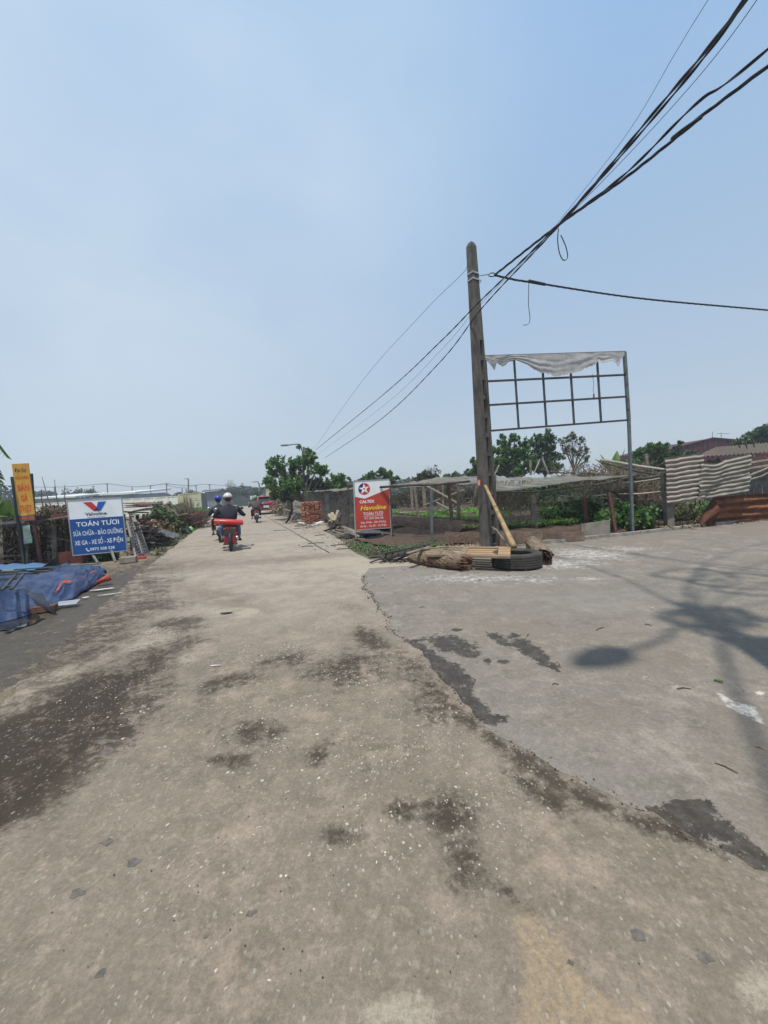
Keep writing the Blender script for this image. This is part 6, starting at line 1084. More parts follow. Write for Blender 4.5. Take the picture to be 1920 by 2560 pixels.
for (a, b) in (((-20, 1470), (30, 1466)), ((-20, 1450), (55, 1445)), ((-30, 1438), (85, 1433)), ((5, 1475), (38, 1438)), ((28, 1473), (58, 1436))): part(MB().beam(G(*a, .46), G(*b, .46), .035, .03), 'bar', DK, T)
single(MB().sheet(lambda u, v: G(-60, 1428, .3).lerp(G(100, 1424, .3), u) + Vector((0, v * .5, .08 * math.sin(v * 3) + .02 * math.sin(u * 20))), 16, 5, .01), 'tarp_strip', flat('light_blue_tarp', (.05, .12, .24), .5), 'lighter blue strip of tarpaulin behind the heap', 'tarpaulin', smooth=True)
# wood pile
PL = [mat('plank_%s' % k, c, .9, var=.4, scale=5, bump=.3) for k, c in (('brown', (.10, .07, .05)), ('grey', (.17, .15, .13)), ('dark', (.045, .035, .03)), ('tan', (.22, .17, .12)), ('red', (.13, .05, .035)))]
T = thing('plank_pile', XZ(365, 13.5), 'collapsed pile of old planks beside the blue sign', 'plank pile')
for i in range(120):
    t = rnd.random(); px = 322 + 90 * t; Y = 11.6 + 3.4 * t + rnd.uniform(-.5, .7); zmax = 1.25 * (1 - t * .85) + .1; z = rnd.uniform(.03, 1) * zmax; c = XZ(px, Y, z); an_ = rnd.gauss(-1.1, .5); L_ = rnd.uniform(.5, 1.5); d = Vector((math.cos(an_), math.sin(an_), rnd.gauss(0, .16))) * L_ / 2
    a, b = c - d, c + d; a.z = max(.03, a.z); b.z = max(.03, b.z)
    if a.x > left_edge(a.y) - .15 or b.x > left_edge(b.y) - .15: continue
    part(MB().beam(a, b, rnd.uniform(.07, .16), rnd.uniform(.02, .05)), 'plank', rnd.choice(PL), T)
for k in range(9):
    a = XZ(360 + k * 4, 13.2 + k * .15, .75 - k * .06); b = XZ(410 + k * 6, 14.6 + k * .25, .04); part(MB().beam(a, b, .12, .03), 'plank', rnd.choice(PL), T)
for k in range(4): part(MB().beam(XZ(350, 12.6 + .3 * k, .12 + .12 * k), XZ(385 - 4 * k, 12.7 + .3 * k, .12 + .12 * k), .14, .08), 'beam', PL[(k * 2) % 5], T)
single(MB().sheet(lambda u, v: XZ(392, 14.0, .42).lerp(XZ(440, 15.2, .05), u) + Vector((.0, .35 * v, .12 * v)), 4, 2, .02), 'sheet_board', mat('panel_white', (.5, .5, .5), .6), 'white panel sliding off the right side of the plank pile', 'panel')
for k, (x0, x1, y0, y1, mm) in enumerate(((306, 357, 1262, 1266, RUSTY), (306, 362, 1272, 1270, ZINC), (308, 366, 1268, 1266, RUSTY), (328, 368, 1282, 1274, mat('panel_white', (.5, .5, .5), .6)), (330, 362, 1262, 1264, WOODD))):
    Y = 12.3 + .15 * k; mb = MB(); a, b = P(x0, y0, Y), P(x1, y1, Y); mb.sheet(lambda u, v, a=a, b=b: a.lerp(b, u) + Vector((.1 * v, .9 * v, .05 + .012 * math.sin(v * 40))), 6, 24, .012); single(mb, 'roof_sheet', mm, ('topmost rusty sheet on the plank pile', 'pale sheet second from the top of the plank pile', 'rusty sheet between the two pale sheets of the pile', 'short white sheet poking right from the pile top', 'dark sheet laid askew on the plank pile')[k], 'sheet')
for k, px in enumerate((312, 330, 346, 362)): post(px, 1385 - k * 6, px - 3, 1285, 12.2 + .4 * k, .07, PL[k % 5], 'pile_post', ('leftmost post', 'second post', 'third post', 'rightmost post')[k] + ' propping the sheets over the plank pile', 'post')
# plastic grid panel leaning
A, Bb, C, D = XZ(340, 10.55, .0), XZ(371, 11.5, .0), P(318, 1306, 11.1), P(342, 1302, 11.9); GRD = mat('grid_plastic', (.22, .20, .18), .7, var=.25)
T = thing('grid_panel', A, 'grey plastic grid pallet leaning against the plank pile', 'pallet'); q = lambda u, v: A.lerp(Bb, u).lerp(C.lerp(D, u), v)
for u in (0, .48, .52, 1): part(MB().beam(q(u, 0), q(u, 1), .05, .04), 'long_bar', GRD, T)
for k in range(13): part(MB().beam(q(0, k / 12), q(1, k / 12), .03, .035), 'cross_bar', GRD, T)
for u in (.16, .32, .68, .84): part(MB().beam(q(u, 0), q(u, 1), .02, .03), 'thin_bar', GRD, T)
mb = MB(); c = G(322, 1405); mb.box((c.x, c.y, .07), (.36, .3, .14), rz=.4); single(mb, 'concrete_block', GSL, 'grey concrete block on the verge below the grid pallet', 'block')
mb = MB(); c = G(354, 1396); mb.box((c.x, c.y, .03), (.22, .12, .05), rz=.3); single(mb, 'red_scrap', flat('red_plastic', (.5, .06, .05), .5), 'small red plastic scrap at the foot of the grid pallet', 'scrap')
def blob(name, px, py, r, h, m, lab, cat='bag'):
    c = G(px, py); mb = MB(); n = 12; V = []; Q = []
    for j in range(7):
        ph = math.pi / 2 * j / 6
        for k in range(n):
            th = 2 * math.pi * k / n; rr = r * math.cos(ph) * (1 + .3 * mnoise.noise(Vector((math.cos(th) * 2, math.sin(th) * 2 + px, j * .5)))) + .01; V.append((c.x + rr * math.cos(th), c.y + rr * math.sin(th), h * math.sin(ph) * (1 + .25 * mnoise.noise(Vector((th, px, j))))))
    mb.add(V, [(j * n + k, j * n + (k + 1) % n, (j + 1) * n + (k + 1) % n, (j + 1) * n + k) for j in range(6) for k in range(n)]); return single(mb, name, m, lab, cat, smooth=False)
blob('rubbish_bag', 431, 1332, .20, .34, WHITE, 'crumpled white rubbish bag on the left verge'); blob('rubbish_bag', 430, 1337, .12, .14, flat('bag_blue', (.15, .3, .5), .5), 'pale blue rubbish bag under the white one'); blob('rubbish_bag', 446, 1336, .17, .28, flat('bag_yellow', (.55, .45, .18), .6), 'pale yellow rubbish bag between the white and black ones'); blob('rubbish_bag', 463, 1334, .27, .36, BLACKP, 'black rubbish bag nearest the road on the left verge'); blob('rubbish_bag', 477, 1327, .12, .22, flat('bag_green', (.2, .55, .12), .5), 'small bright green bag behind the black one')
blob('rubbish_bag', 491, 1279, .3, .5, flat('bag_palegreen', (.25, .5, .35), .5), 'pale green bag on the weeds below the tan wall'); blob('rubbish', 500, 1303, .35, .2, WHITE, 'white scraps on the weedy verge beyond the bags', 'rubbish'); blob('rubbish', 484, 1307, .3, .18, WHITE, 'pale rubbish left of the white scraps on the far verge', 'rubbish'); blob('rubbish', 524, 1289, .5, .2, WHITE, 'farthest pale rubbish on the weedy verge', 'rubbish')
for k, (px, Y, zt, n, s, m, lab, r) in enumerate(((385, 17, .8, 500, .2, LEAFO, 'dry olive shrub behind the plank pile', .45), (405, 19, 1.0, 450, .22, LEAFD, 'dark green shrub left of the tree stump', .5), (425, 17.5, .6, 500, .2, LEAFO, 'low scrubby bush behind the rubbish bags', .5), (400, 16.0, .5, 450, .18, DRY, 'dry brown bush right of the plank pile', .45), (450, 21, .7, 500, .22, LEAFO, 'olive bush under the reed screen', .6), (398, 20.5, 1.35, 180, .2, LEAF, 'upper green sprigs behind the scrubby shrub', .35))):
    c = XZ(px, Y, zt); bush('shrub', [(c.x, c.y, c.z, r), (c.x + r * .7, c.y, c.z * .7, r * .7), (c.x - r * .7, c.y, c.z * .8, r * .75)], n, s, m, lab, 'shrub')
T = thing('tree_stump', XZ(425, 19), 'bare forked tree stump with a knobbly head left of the reed screen', 'tree stump'); a = XZ(425, 19, .4); part(MB().tube([XZ(427, 19), P(424, 1280, 19), P(419, 1262, 19), P(427, 1258, 19)], [.2, .17, .15, .12], 8, wob=.3), 'trunk', BARK, T); part(MB().tube([P(422, 1272, 19), P(436, 1280, 19), P(444, 1290, 19)], [.09, .07, .05], 6), 'limb', BARK, T); part(MB().beam(P(443, 1289, 19), P(470, 1283, 19), .07, .06), 'stick', WOOD, T)
mb = MB(); xa, xb = XZ(443, 25).x, XZ(486, 25).x
for k in range(150): x = rnd.uniform(xa, xb); t = (x - xa) / (xb - xa); h = 1.85 * (.8 + .25 * math.sin(t * 3.1)) * rnd.uniform(.75, 1.1) * (.75 + .35 * t); yy = 25 + rnd.uniform(-.2, .2); mb.tube([(x, yy, 0), (x + rnd.gauss(0, .06), yy, h)], [.016, .006], 3)
single(mb, 'reed_screen', mat('reeds', (.16, .12, .085), .9, island=.5), 'upright screen of dry grey-brown reeds in front of the tan wall', 'reed fence', kind='stuff')
sticks('brush', bx(420, 485, 20.5, 22.5, .1, .8), 500, .9, .014, mat('red_brush', (.11, .055, .04), .9, island=.4), 'reddish brushwood heap under the reed screen', 'brushwood')
for k, (a, b, Y) in enumerate((((488, 1300), (497, 1281), 27), ((505, 1306), (498, 1280), 27))): single(MB().beam(P(*a, Y), P(*b, Y), .1, .06), 'leaning_stick', WOODD, ('left dark stick of the pair propped on the weedy verge', 'right dark stick of the pair propped on the weedy verge')[k], 'stick')
n = 26000; t = rng.random(n); yv = 24 * (52 / 24) ** t; xe = np.array([left_edge(a) for a in yv]) - .5; wv = np.clip((yv - 20) * .22, .6, 6.5); uu = rng.random(n); xv = xe - uu * wv; hz_ = .35 + 1.0 * np.clip(uu * 1.4, 0, 1); C = np.stack([xv, yv, rng.random(n) ** .7 * hz_ * np.array([.8 + .5 * mnoise.noise(Vector((a * .5, b * .5, 0))) for a, b in zip(xv, yv)])], 1); C[:, 2] = np.abs(C[:, 2])
V, Q = leafset(C, .24, .6, .4); props(np_mesh('weeds', V, Q, LEAF, loc=(-17, 38, 0)), 'thick green weeds along the left side of the far road', 'weeds', kind='stuff')
n = 5000; yv = 11 * (30 / 11) ** rng.random(n); xe = np.array([left_edge(a) for a in yv]); C = np.stack([xe - np.abs(rng.normal(size=n)) * .22 - .05, yv, rng.random(n) * .08], 1); kp_ = np.array([mnoise.noise(Vector((a * .9, 0, 3))) > -.05 for a in yv]); V, Q = leafset(C[kp_], .1, .8, .3); props(np_mesh('grass', V, Q, mat('verge_grass', (.09, .10, .04), .9, island=.4), loc=(-8, 15, 0)), 'thin grass line at the left edge of the road', 'grass', kind='stuff')
# ------------------------------------------------------------ right side: shelter, bricks, debris
net((((700, 1240), 30), ((745, 1232), 25), ((770, 1228), 27), ((705, 1236), 33)), 10, 4, NET, 'grey net roof over the shelter left of the tree trunk', .1, .08)
net((((765, 1228), 24), ((884, 1223), 14.2), ((905, 1216), 20), ((790, 1226), 30)), 24, 6, NET, 'grey net roof running from the tree trunk to the red sign', .1, .1)
curtain([P(702, 1237, 30), P(750, 1232, 25)], [XZ(705, 30, .1), XZ(752, 25, .1)], 24, 6, NETF, 'brown net wall left of the tree trunk', .12)
curtain([P(752, 1232, 25), P(810, 1229, 20), P(882, 1224, 14.4)], [XZ(752, 25, .1), XZ(812, 20, .1), XZ(882, 14.4, .1)], 50, 6, NETD, 'dark net wall between the brick stack and the red sign', .08)
for k, (a, b, Y, w, m, lab) in enumerate(((712, 710, 29, .25, CONC, 'pale broad board in the shelter wall beside the red car'), (726, 724, 27, .4, WOOD, 'grey door board in the shelter wall left of the trunk'), (790, 790, 22, .1, WOODD, 'dark post of the shelter behind the brick stack'), (800, 799, 21.6, .1, RUSTY, 'reddish post of the shelter behind the brick stack'), (850, 846, 17, .06, WOODD, 'thin post in the dark net wall'), (872, 868, 15, .05, WOODD, 'dark stick near the red sign in the net wall'))):
    post(a, 0, b, 1234, Y, w, m, 'shelter_post', lab, 'post', d=.06)
B = Board(XZ(811, 20.6, .05), XZ(822, 19.9, .05), P(811, 1232, 20.6)); T = thing('door_panel', XZ(816, 20.3), 'grey-blue sheet metal door panel right of the brick stack', 'door'); GB = mat('grey_blue_panel', (.16, .18, .20), .6, var=.25)
part(B.slab(MB(), 0, 0, .48, 1, -.02, 0), 'panel', GB, T); part(B.slab(MB(), .52, 0, 1, 1, -.02, 0), 'panel', GB, T)
for v in (.02, .33, .64, .95): part(B.slab(MB(), 0, v, 1, v + .04, .0, .03), 'crossbar', STEEL, T)
# stack of bricks: every brick a part
BRK = [mat('brick_%d' % k, c, .9, var=.3, scale=30) for k, c in enumerate(((.36, .13, .075), (.42, .18, .11), (.30, .10, .06), (.45, .24, .16)))]
T = thing('brick_stack', XZ(784, 21.2), 'square stack of red bricks beside the tree trunk', 'brick stack'); bc = XZ(784, 21.2); ang = .12; bmesh_c = {}
def brick(x, y, z, along, k):
    key = (along, k)
    cs, sn = math.cos(ang), math.sin(ang)
    if key not in bmesh_c:
        o = part(MB().box((0, 0, 0), (.19, .085, .046) if along else (.080, .19, .046)), 'brick', BRK[k], None); o.parent = T; bmesh_c[key] = o
    else: o = bmesh_c[key].copy(); COL.objects.link(o)
    o.location = (x * cs - y * sn, x * sn + y * cs, z); o.rotation_euler[2] = ang + rnd.gauss(0, .04); o['label'] = ''
    del o['label']
for lay in range(19):
    z = .035 + lay * .061
    if lay % 2 == 0:
        for i in range(12): brick(-.57 + .104 * i + rnd.gauss(0, .005), -.44 + rnd.gauss(0, .03), z, False, rnd.randrange(4))
        for j in range(2): brick(.57, -.2 + .23 * j, z, False, rnd.randrange(4))
    else:
        for i in range(5): brick(-.5 + .25 * i + rnd.gauss(0, .012), -.49 + rnd.gauss(0, .025), z, True, rnd.randrange(4))
        for j in range(5): brick(.52 + rnd.gauss(0, .01), -.36 + .115 * j, z, True, rnd.randrange(4))
    if lay == 18:
        for i in range(10):
            for j in range(2): brick(-.5 + .108 * i, -.2 + .22 * j, z, False, rnd.randrange(4))
part(MB().box(bc + Vector((0, .05, .57)), (1.0, .75, 1.06), rz=ang), 'gap_shade_core', mat('brick_gap_shade', (.06, .03, .02), .9), T)  # dark filler box: shade of the gaps between bricks put in as colour
# debris
def pile(name, pxr, Yr, h, n, L_, w, mats, lab, group=None, ang=(0, .8), cat='debris pile', skip=None):
    T = thing(name, XZ(sum(pxr) / 2, sum(Yr) / 2), lab, cat, group)
    for i in range(n):
        px = rnd.uniform(*pxr); Y = rnd.uniform(*Yr); c = XZ(px, Y, rnd.random() * h + .03); a_ = rnd.gauss(*ang); l_ = rnd.uniform(.35, 1) * L_; d = Vector((math.cos(a_), math.sin(a_), rnd.gauss(0, .22))) * l_ / 2; a, b = c - d, c + d; a.z = max(.02, a.z); b.z = max(.02, b.z)
        part(MB().beam(a, b, w * rnd.uniform(.5, 1.4), rnd.uniform(.012, .04)), 'plank', rnd.choice(mats), T)
    return T
CRM = mat('board_cream', (.42, .36, .24), .8, var=.25)
T = pile('board_heap', (722, 752), (21.5, 23.5), .7, 14, 1.1, .22, [PL[1], PL[3], mat('board_pale', (.33, .29, .23), .85)], 'leaning heap of old boards left of the brick stack', ang=(.1, .5))
single(MB().sheet(lambda u, v: XZ(712, 21.0, .06).lerp(XZ(731, 21.6, .80), u) + Vector((.05 * math.sin(u * 5), .5 * v, 0)), 6, 3, .03), 'black_sheet', mat('black_sheet', (.02, .017, .02), .5, var=.4), 'black plastic sheet hanging off the heap of boards', 'sheet')
single(MB().sheet(lambda u, v: XZ(735, 21.0, .52).lerp(XZ(760, 21.2, .5), u) + Vector((0, .6 * v, .06 * math.sin(u * 3))), 6, 3, .04), 'pale_board', mat('board_pale', (.33, .29, .23), .85), 'pale curved board sticking out beside the brick stack', 'board')
single(MB().beam(XZ(720, 20.8, .02), XZ(733, 21.2, .45), .04, .03), 'prop_stick', BG, 'pale stick propped under the black sheet', 'stick')
blob('bucket', 750, 1298, .22, .42, mat('pot_cream', (.33, .31, .2), .8), 'cream rounded pot left of the bricks', 'pot'); blob('rubbish_bag', 697, 1279, .25, .45, WHITE, 'white bag on the ground right behind the red car')
sticks('palm_debris', bx(690, 706, 30, 31, .05, 1.7), 220, 1.0, .03, mat('pale_fibre', (.32, .26, .17), .9, island=.4), 'pale curled dry fronds piled right of the red car', 'dry fronds')
pile('timber_offcuts', (822, 850), (15.0, 17.5), .35, 26, .9, .09, [PL[3], PL[0], PL[2], CRM], 'tangled heap of offcuts right of the brick stack', ang=(1.2, .8))
for k, (a, b, lab) in enumerate((((822, 1286), (835, 1302), 'left split log standing on the offcut heap'), ((829, 1282), (840, 1302), 'right split log standing on the offcut heap'), ((846, 1276), (838, 1300), 'pale board upright behind the split logs'), ((860, 1274), (846, 1296), 'dark board leaning behind the split logs'))): single(MB().beam(P(*a, 16.5), P(*b, 16.3), .13, .08), 'split_log', (CRM, CRM, BG, PL[0])[k], lab, 'wood')
pile('board_scraps', (745, 800), (17.6, 19.6), .05, 16, .9, .2, [CRM, PL[3], WHITE, PL[1]], 'flat yellow and white board scraps in front of the brick stack', ang=(.1, .5))
pile('timber_offcuts', (840, 862), (13.2, 14.6), .12, 12, .6, .08, [PL[3], PL[1]], 'small trail of offcuts between the heap and the red sign', ang=(-.8, .5))
pile('flat_boards', (862, 905), (12.7, 13.6), .12, 12, 1.1, .18, [CRM, PL[1], mat('board_pale', (.33, .29, .23), .85), PL[2]], 'low stack of flat boards behind the red sign', ang=(-.15, .25))
single(MB().hexa([P(872, 1336, 12.9), P(955, 1336, 12.7), P(948, 1328, 13.8), P(872, 1328, 13.8), P(872, 1333, 12.9), P(955, 1333, 12.7), P(948, 1325, 13.8), P(872, 1325, 13.8)]), 'ditch_cover', mat('black_panel', (.035, .032, .03), .5, var=.3), 'black flat panel lying over the ditch under the red sign', 'panel')
single(MB().tube([P(955, 1334, 12.7), P(958, 1339, 12.6), P(959, 1350, 12.5)], .018, 5), 'white_edge', WHITE, 'thin white strip bent over the corner of the black panel', 'strip')
flat_poly('ditch_mud', [(-.75, 11.4), (-.4, 9.0), (.6, 9.1), (1.7, 9.8), (1.0, 10.4), (-.6, 12.1)], mat('ditch_mud', (.06, .045, .03), .85, var=.5, scale=8, bump=.6), -.03, .1)
for k, (px, py, ln, a_, lab) in enumerate(((790, 1358, .5, .1, 'thin stick on the concrete before the offcuts'), (768, 1366, .35, .05, 'short dark stick left on the bare shoulder'), (895, 1355, .3, .5, 'curled root beside the left foot of the red sign'), (865, 1361, .9, .12, 'long thin stick left of the red sign feet'), (700, 1326, .6, .05, 'stick lying across the slab joint'), (865, 1372, .5, -.1, 'faint stick between the sign and the dark rack'), (800, 1338, .4, .3, 'bent twig on the shoulder below the brick stack'))):
    c = G(px, py, .015); d = Vector((math.cos(a_), math.sin(a_), 0)) * ln / 2; single(MB().tube([c - d, c + Vector((0, .04, .01)), c + d], .012, 4), 'stick', TW, lab, 'stick', 'sticks scattered on the shoulder')
# small stones and crumbs along edges
mb = MB()
for i in range(260):
    k = rnd.random()
    if k < .4: p = kp[0].lerp(kp[-2], rnd.random()) + Vector((rnd.gauss(0, .1), rnd.uniform(-.3, .02), 0))
    elif k < .5: p = G(rnd.uniform(950, 1330), rnd.uniform(1400, 1455))
    else: yy_ = rnd.uniform(10, 24); p = Vector((-1.0 - .3 * (yy_ - 10) - abs(rnd.gauss(0, .5)), yy_, 0))
    r = rnd.uniform(.006, .022); mb.box((p.x, p.y, .012 + r * .5), (r * 2, r * 1.6, r), rz=rnd.random() * 6, rx=rnd.uniform(-.3, .3))
props(mesh_obj(mb, 'crumbs', mat('crumbs', (.30, .26, .21), .9, island=.5)), 'stones and crumbs of rubble along the kerb and road corner', 'rubble', kind='stuff')

# ------------------------------------------------------------ vehicles and people (local frame: +y ahead)
def skin_body(name, joints, edges, m, parent, sub=2):
    me = bpy.data.meshes.new(name); me.from_pydata([j[:3] for j in joints], edges, []); o = bpy.data.objects.new(name, me); COL.objects.link(o); o.parent = parent
    sk = o.modifiers.new('skin', 'SKIN'); sk.use_smooth_shade = True
    if not me.skin_vertices:
        bpy.context.view_layer.objects.active = o
        me.attributes  # layer is made with the modifier
    sv = me.skin_vertices[0].data
    for i, j in enumerate(joints):
        r = j[3]; sv[i].radius = (r, j[4] if len(j) > 4 else r); sv[i].use_root = i == 0
    ss = o.modifiers.new('sub', 'SUBSURF'); ss.levels = sub; ss.render_levels = sub; me.materials.append(m); return o
def ellipsoid(mb, c, r, n=16, m=10, cut=-1.0):
    prof = []
    for j in range(m + 1):
        t = math.pi * j / m; z = -math.cos(t)
        if z < cut: continue
        prof.append((max(.001, math.sin(t)), z))
    c = Vector(c); V = []; k_ = len(prof)
    for (a, z) in prof:
        for k in range(n): th = 2 * math.pi * k / n; V.append(c + Vector((a * math.cos(th) * r[0], a * math.sin(th) * r[1], z * r[2])))
    fs = [(j * n + k, j * n + (k + 1) % n, (j + 1) * n + (k + 1) % n, (j + 1) * n + k) for j in range(k_ - 1) for k in range(n)]; fs += [tuple(range(n))[::-1], tuple((k_ - 1) * n + k for k in range(n))]; return mb.add(V, fs)
SKIN = mat('skin', (.30, .17, .11), .6, var=.1); HAIR = mat('hair_black', (.012, .01, .01), .6)
def rider(loc, rz, jacket, jeans, helmet, hstripe, shoe, lab, seat=.80, arms=.36, lean=.06, hs=1.0, broad=1.0):
    T = thing('person', (0, 0, 0), lab, 'person'); s = seat; hd = s + .66
    hx = .0
    body = [(0, -.02, s + .08, .10, .09), (0, 0, s + .28, .09, .08), (0, lean * .6, s + .42, .08, .07), (0, lean, s + .52, .05, .05), (0, lean, s + .60, .055, .055), (0, lean + .01, s + .70, .085, .095), (0, lean + .01, s + .78, .07, .08)]
    E_ = [(0, 1), (1, 2), (2, 3), (3, 4), (4, 5), (5, 6)]
    for sg in (-1, 1):
        b = len(body); body += [(sg * .17 * broad, lean, s + .40, .035), (sg * .29 * broad, .12, s + .22, .035), (sg * arms, .36, s + .20, .035), (sg * (arms - .02), .46, s + .22, .03), (sg * (arms - .03), .50, s + .215, .02)]; E_ += [(2, b), (b, b + 1), (b + 1, b + 2), (b + 2, b + 3), (b + 3, b + 4)]
        b = len(body); body += [(sg * .10, .04, s + .05, .085), (sg * .22, .38, s - .02, .065), (sg * .24, .26, .42, .045), (sg * .25, .22, .30, .035), (sg * .26, .36, .25, .03)]; E_ += [(0, b), (b, b + 1), (b + 1, b + 2), (b + 2, b + 3), (b + 3, b + 4)]
    skin_body('body', body, E_, SKIN, T)
    k = 1.22
    jk = [(0, -.03, s + .02, .18 * broad, .14), (0, -.01, s + .2, .20 * broad, .15), (0, lean * .5, s + .40, .215 * broad, .15), (0, lean, s + .50, .135, .105), (0, lean, s + .565, .085, .08)]; e = [(0, 1), (1, 2), (2, 3), (3, 4)]
    for sg in (-1, 1): b = len(jk); jk += [(sg * .19 * broad, lean * .8, s + .43, .085), (sg * .31 * broad, .10, s + .22, .068), (sg * arms, .34, s + .20, .052), (sg * (arms - .01), .42, s + .215, .042)]; e += [(2, b), (b, b + 1), (b + 1, b + 2), (b + 2, b + 3)]
    skin_body('jacket', jk, e, jacket, T)
    jn = [(0, -.04, s + .05, .16, .12), (0, .04, s + .03, .15, .1)]; e = [(0, 1)]
    for sg in (-1, 1): b = len(jn); jn += [(sg * .11, .06, s + .02, .10), (sg * .235, .38, s - .03, .078), (sg * .25, .27, .44, .058), (sg * .255, .235, .36, .05)]; e += [(1, b), (b, b + 1), (b + 1, b + 2), (b + 2, b + 3)]
    skin_body('trousers', jn, e, jeans, T)
    for sg in (-1, 1):
        mb = MB(); mb.box((sg * .265, .31, .225), (.085, .25, .03)); mb.box((sg * .265, .34, .25), (.075, .07, .02)); part(mb, 'sandal', shoe, T)
    hc = Vector((0, lean + .01, s + .77)); mb = MB(); ellipsoid(mb, hc, (.128 * hs, .15 * hs, .135 * hs), 20, 12, -.25); h = part(mb, 'helmet', helmet, T, smooth=True)
    mb = MB(); mb.lathe([(.125 * hs, -.045), (.134 * hs, -.03), (.130 * hs, -.01)], 20, hc); part(mb, 'helmet_rim', hstripe, h)
    mb = MB(); ellipsoid(mb, hc + Vector((0, -.03, -.055)), (.098, .10, .075)); part(mb, 'hair', HAIR, T, smooth=True)
    T.location = loc; T.rotation_euler[2] = rz; return T
def motorbike(loc, rz, body, tail, lab, plate=None, flap=None, seat=.76):
    T = thing('motorbike', (0, 0, 0), lab, 'motorbike'); DKP = mat('bike_dark', (.03, .03, .032), .5); CHR = mat('chrome', (.5, .5, .5), .25, metal=.9)
    for nm, y in (('wheel', -.62), ('wheel', .62)):
        mb = MB(); mb.lathe([(.22, -.035), (.27, -.045), (.295, -.02), (.30, 0), (.295, .02), (.27, .045), (.22, .035)], 28, (0, y, .30), 'X', closed=True); w = part(mb, nm, BLACKP, T, smooth=True)
        mb = MB(); mb.lathe([(.20, -.03), (.22, -.035), (.22, .035), (.20, .03)], 24, (0, y, .30), 'X', closed=True)
        for k in range(6): a = k * math.pi / 3; mb.beam((0, y, .30), (0, y + .21 * math.cos(a), .30 + .21 * math.sin(a)), .03, .02)
        part(mb, 'rim', CHR, w)
    # body: tail and side panels as a lofted shell
    secs = [(-.72, .10, .60, .70), (-.58, .13, .52, .74), (-.35, .15, .42, .72), (-.1, .15, .34, .66), (.12, .13, .28, .42), (.30, .14, .26, .36)]
    V = []
    for (y, w, z0, z1) in secs:
        for (a, b) in ((-.75, 0), (-1, .4), (-.8, .9), (-.4, 1), (.4, 1), (.8, .9), (1, .4), (.75, 0)): V.append((a * w, y, z0 + (z1 - z0) * b))
    mb = MB(); mb.add(V, [(i * 8 + k, i * 8 + (k + 1) % 8, (i + 1) * 8 + (k + 1) % 8, (i + 1) * 8 + k) for i in range(5) for k in range(8)] + [tuple(range(8))[::-1], tuple(range(40, 48))]); part(mb, 'body_panel', body, T, smooth=True)
    mb = MB(); V = []
    for (y, w, z) in ((.42, .20, .35), (.50, .23, .55), (.46, .20, .78), (.42, .14, .95)): V += [(-w, y - .06, z), (-w * .6, y + .06, z), (w * .6, y + .06, z), (w, y - .06, z)]
    mb.add(V, [(i * 4 + k, i * 4 + k + 1, i * 4 + 5 + k, i * 4 + 4 + k) for i in range(3) for k in range(3)] + [(i * 4 + 3 - k, i * 4 + 2 - k, i * 4 + 6 - k, i * 4 + 7 - k) for i in range(0) for k in range(3)]); part(mb, 'front_shield', body, T, smooth=True)
    mb = MB(); mb.box((0, -.2, seat), (.26, .72, .07)); mb.box((0, -.05, seat - .04), (.22, .5, .06)); part(mb, 'seat', DKP, T)
    mb = MB(); mb.tube([(0, .62, .30), (0, .50, .62), (0, .40, .98)], .035, 8); part(mb, 'fork', DKP, T)
    mb = MB(); mb.tube([(-.36, .36, 1.0), (-.18, .42, 1.02), (0, .42, .98), (.18, .42, 1.02), (.36, .36, 1.0)], .016, 6); part(mb, 'handlebar', DKP, T); mb = MB(); mb.box((0, .48, .98), (.22, .16, .14)); part(mb, 'headlight', body, T)
    for sg in (-1, 1):
        mb = MB(); mb.tube([(sg * .22, .40, 1.02), (sg * .30, .38, 1.14), (sg * .36, .36, 1.19)], .008, 5); m_ = part(mb, 'mirror', DKP, T); mb = MB(); ellipsoid(mb, (sg * .37, .36, 1.21), (.06, .02, .045)); part(mb, 'mirror_glass', CHR if sg < 0 else DKP, m_)
    mb = MB(); mb.tube([(.17, .1, .28), (.17, -.35, .30), (.19, -.80, .40)], [.025, .05, .055], 8); part(mb, 'exhaust', CHR, T, smooth=True)
    for sg in (-1, 1): mb = MB(); mb.beam((sg * .09, -.62, .30), (sg * .10, -.45, .60), .035, .035); part(mb, 'shock', CHR if sg > 0 else DKP, T)
    mb = MB(); mb.beam((-.10, -.62, .30), (-.10, -.05, .33), .05, .05); mb.beam((.10, -.62, .30), (.10, -.05, .33), .05, .05); part(mb, 'swingarm', DKP, T)
    mb = MB(); mb.box((0, .05, .3), (.24, .32, .24)); mb.box((0, .1, .235), (.60, .03, .025)); part(mb, 'engine', DKP, T)
    mb = MB(); mb.box((0, -.74, .68), (.17, .06, .07)); part(mb, 'tail_light', flat('lens_red', (.35, .01, .01), .2), T)
    for sg in (-1, 1): mb = MB(); mb.box((sg * .13, -.72, .66), (.06, .05, .05)); part(mb, 'indicator', flat('lens_orange', (.5, .16, .02), .3), T)
    mb = MB(); mb.hexa([(-.09, -.76, .34), (.09, -.76, .34), (.09, -.74, .34), (-.09, -.74, .34), (-.10, -.74, .62), (.10, -.74, .62), (.10, -.71, .62), (-.10, -.71, .62)]); part(mb, 'rear_fender', tail, T)
    if plate: mb = MB(); mb.box((0, -.775, .53), (.19, .01, .14), rx=.15); part(mb, 'number_plate', PWHITE, T)
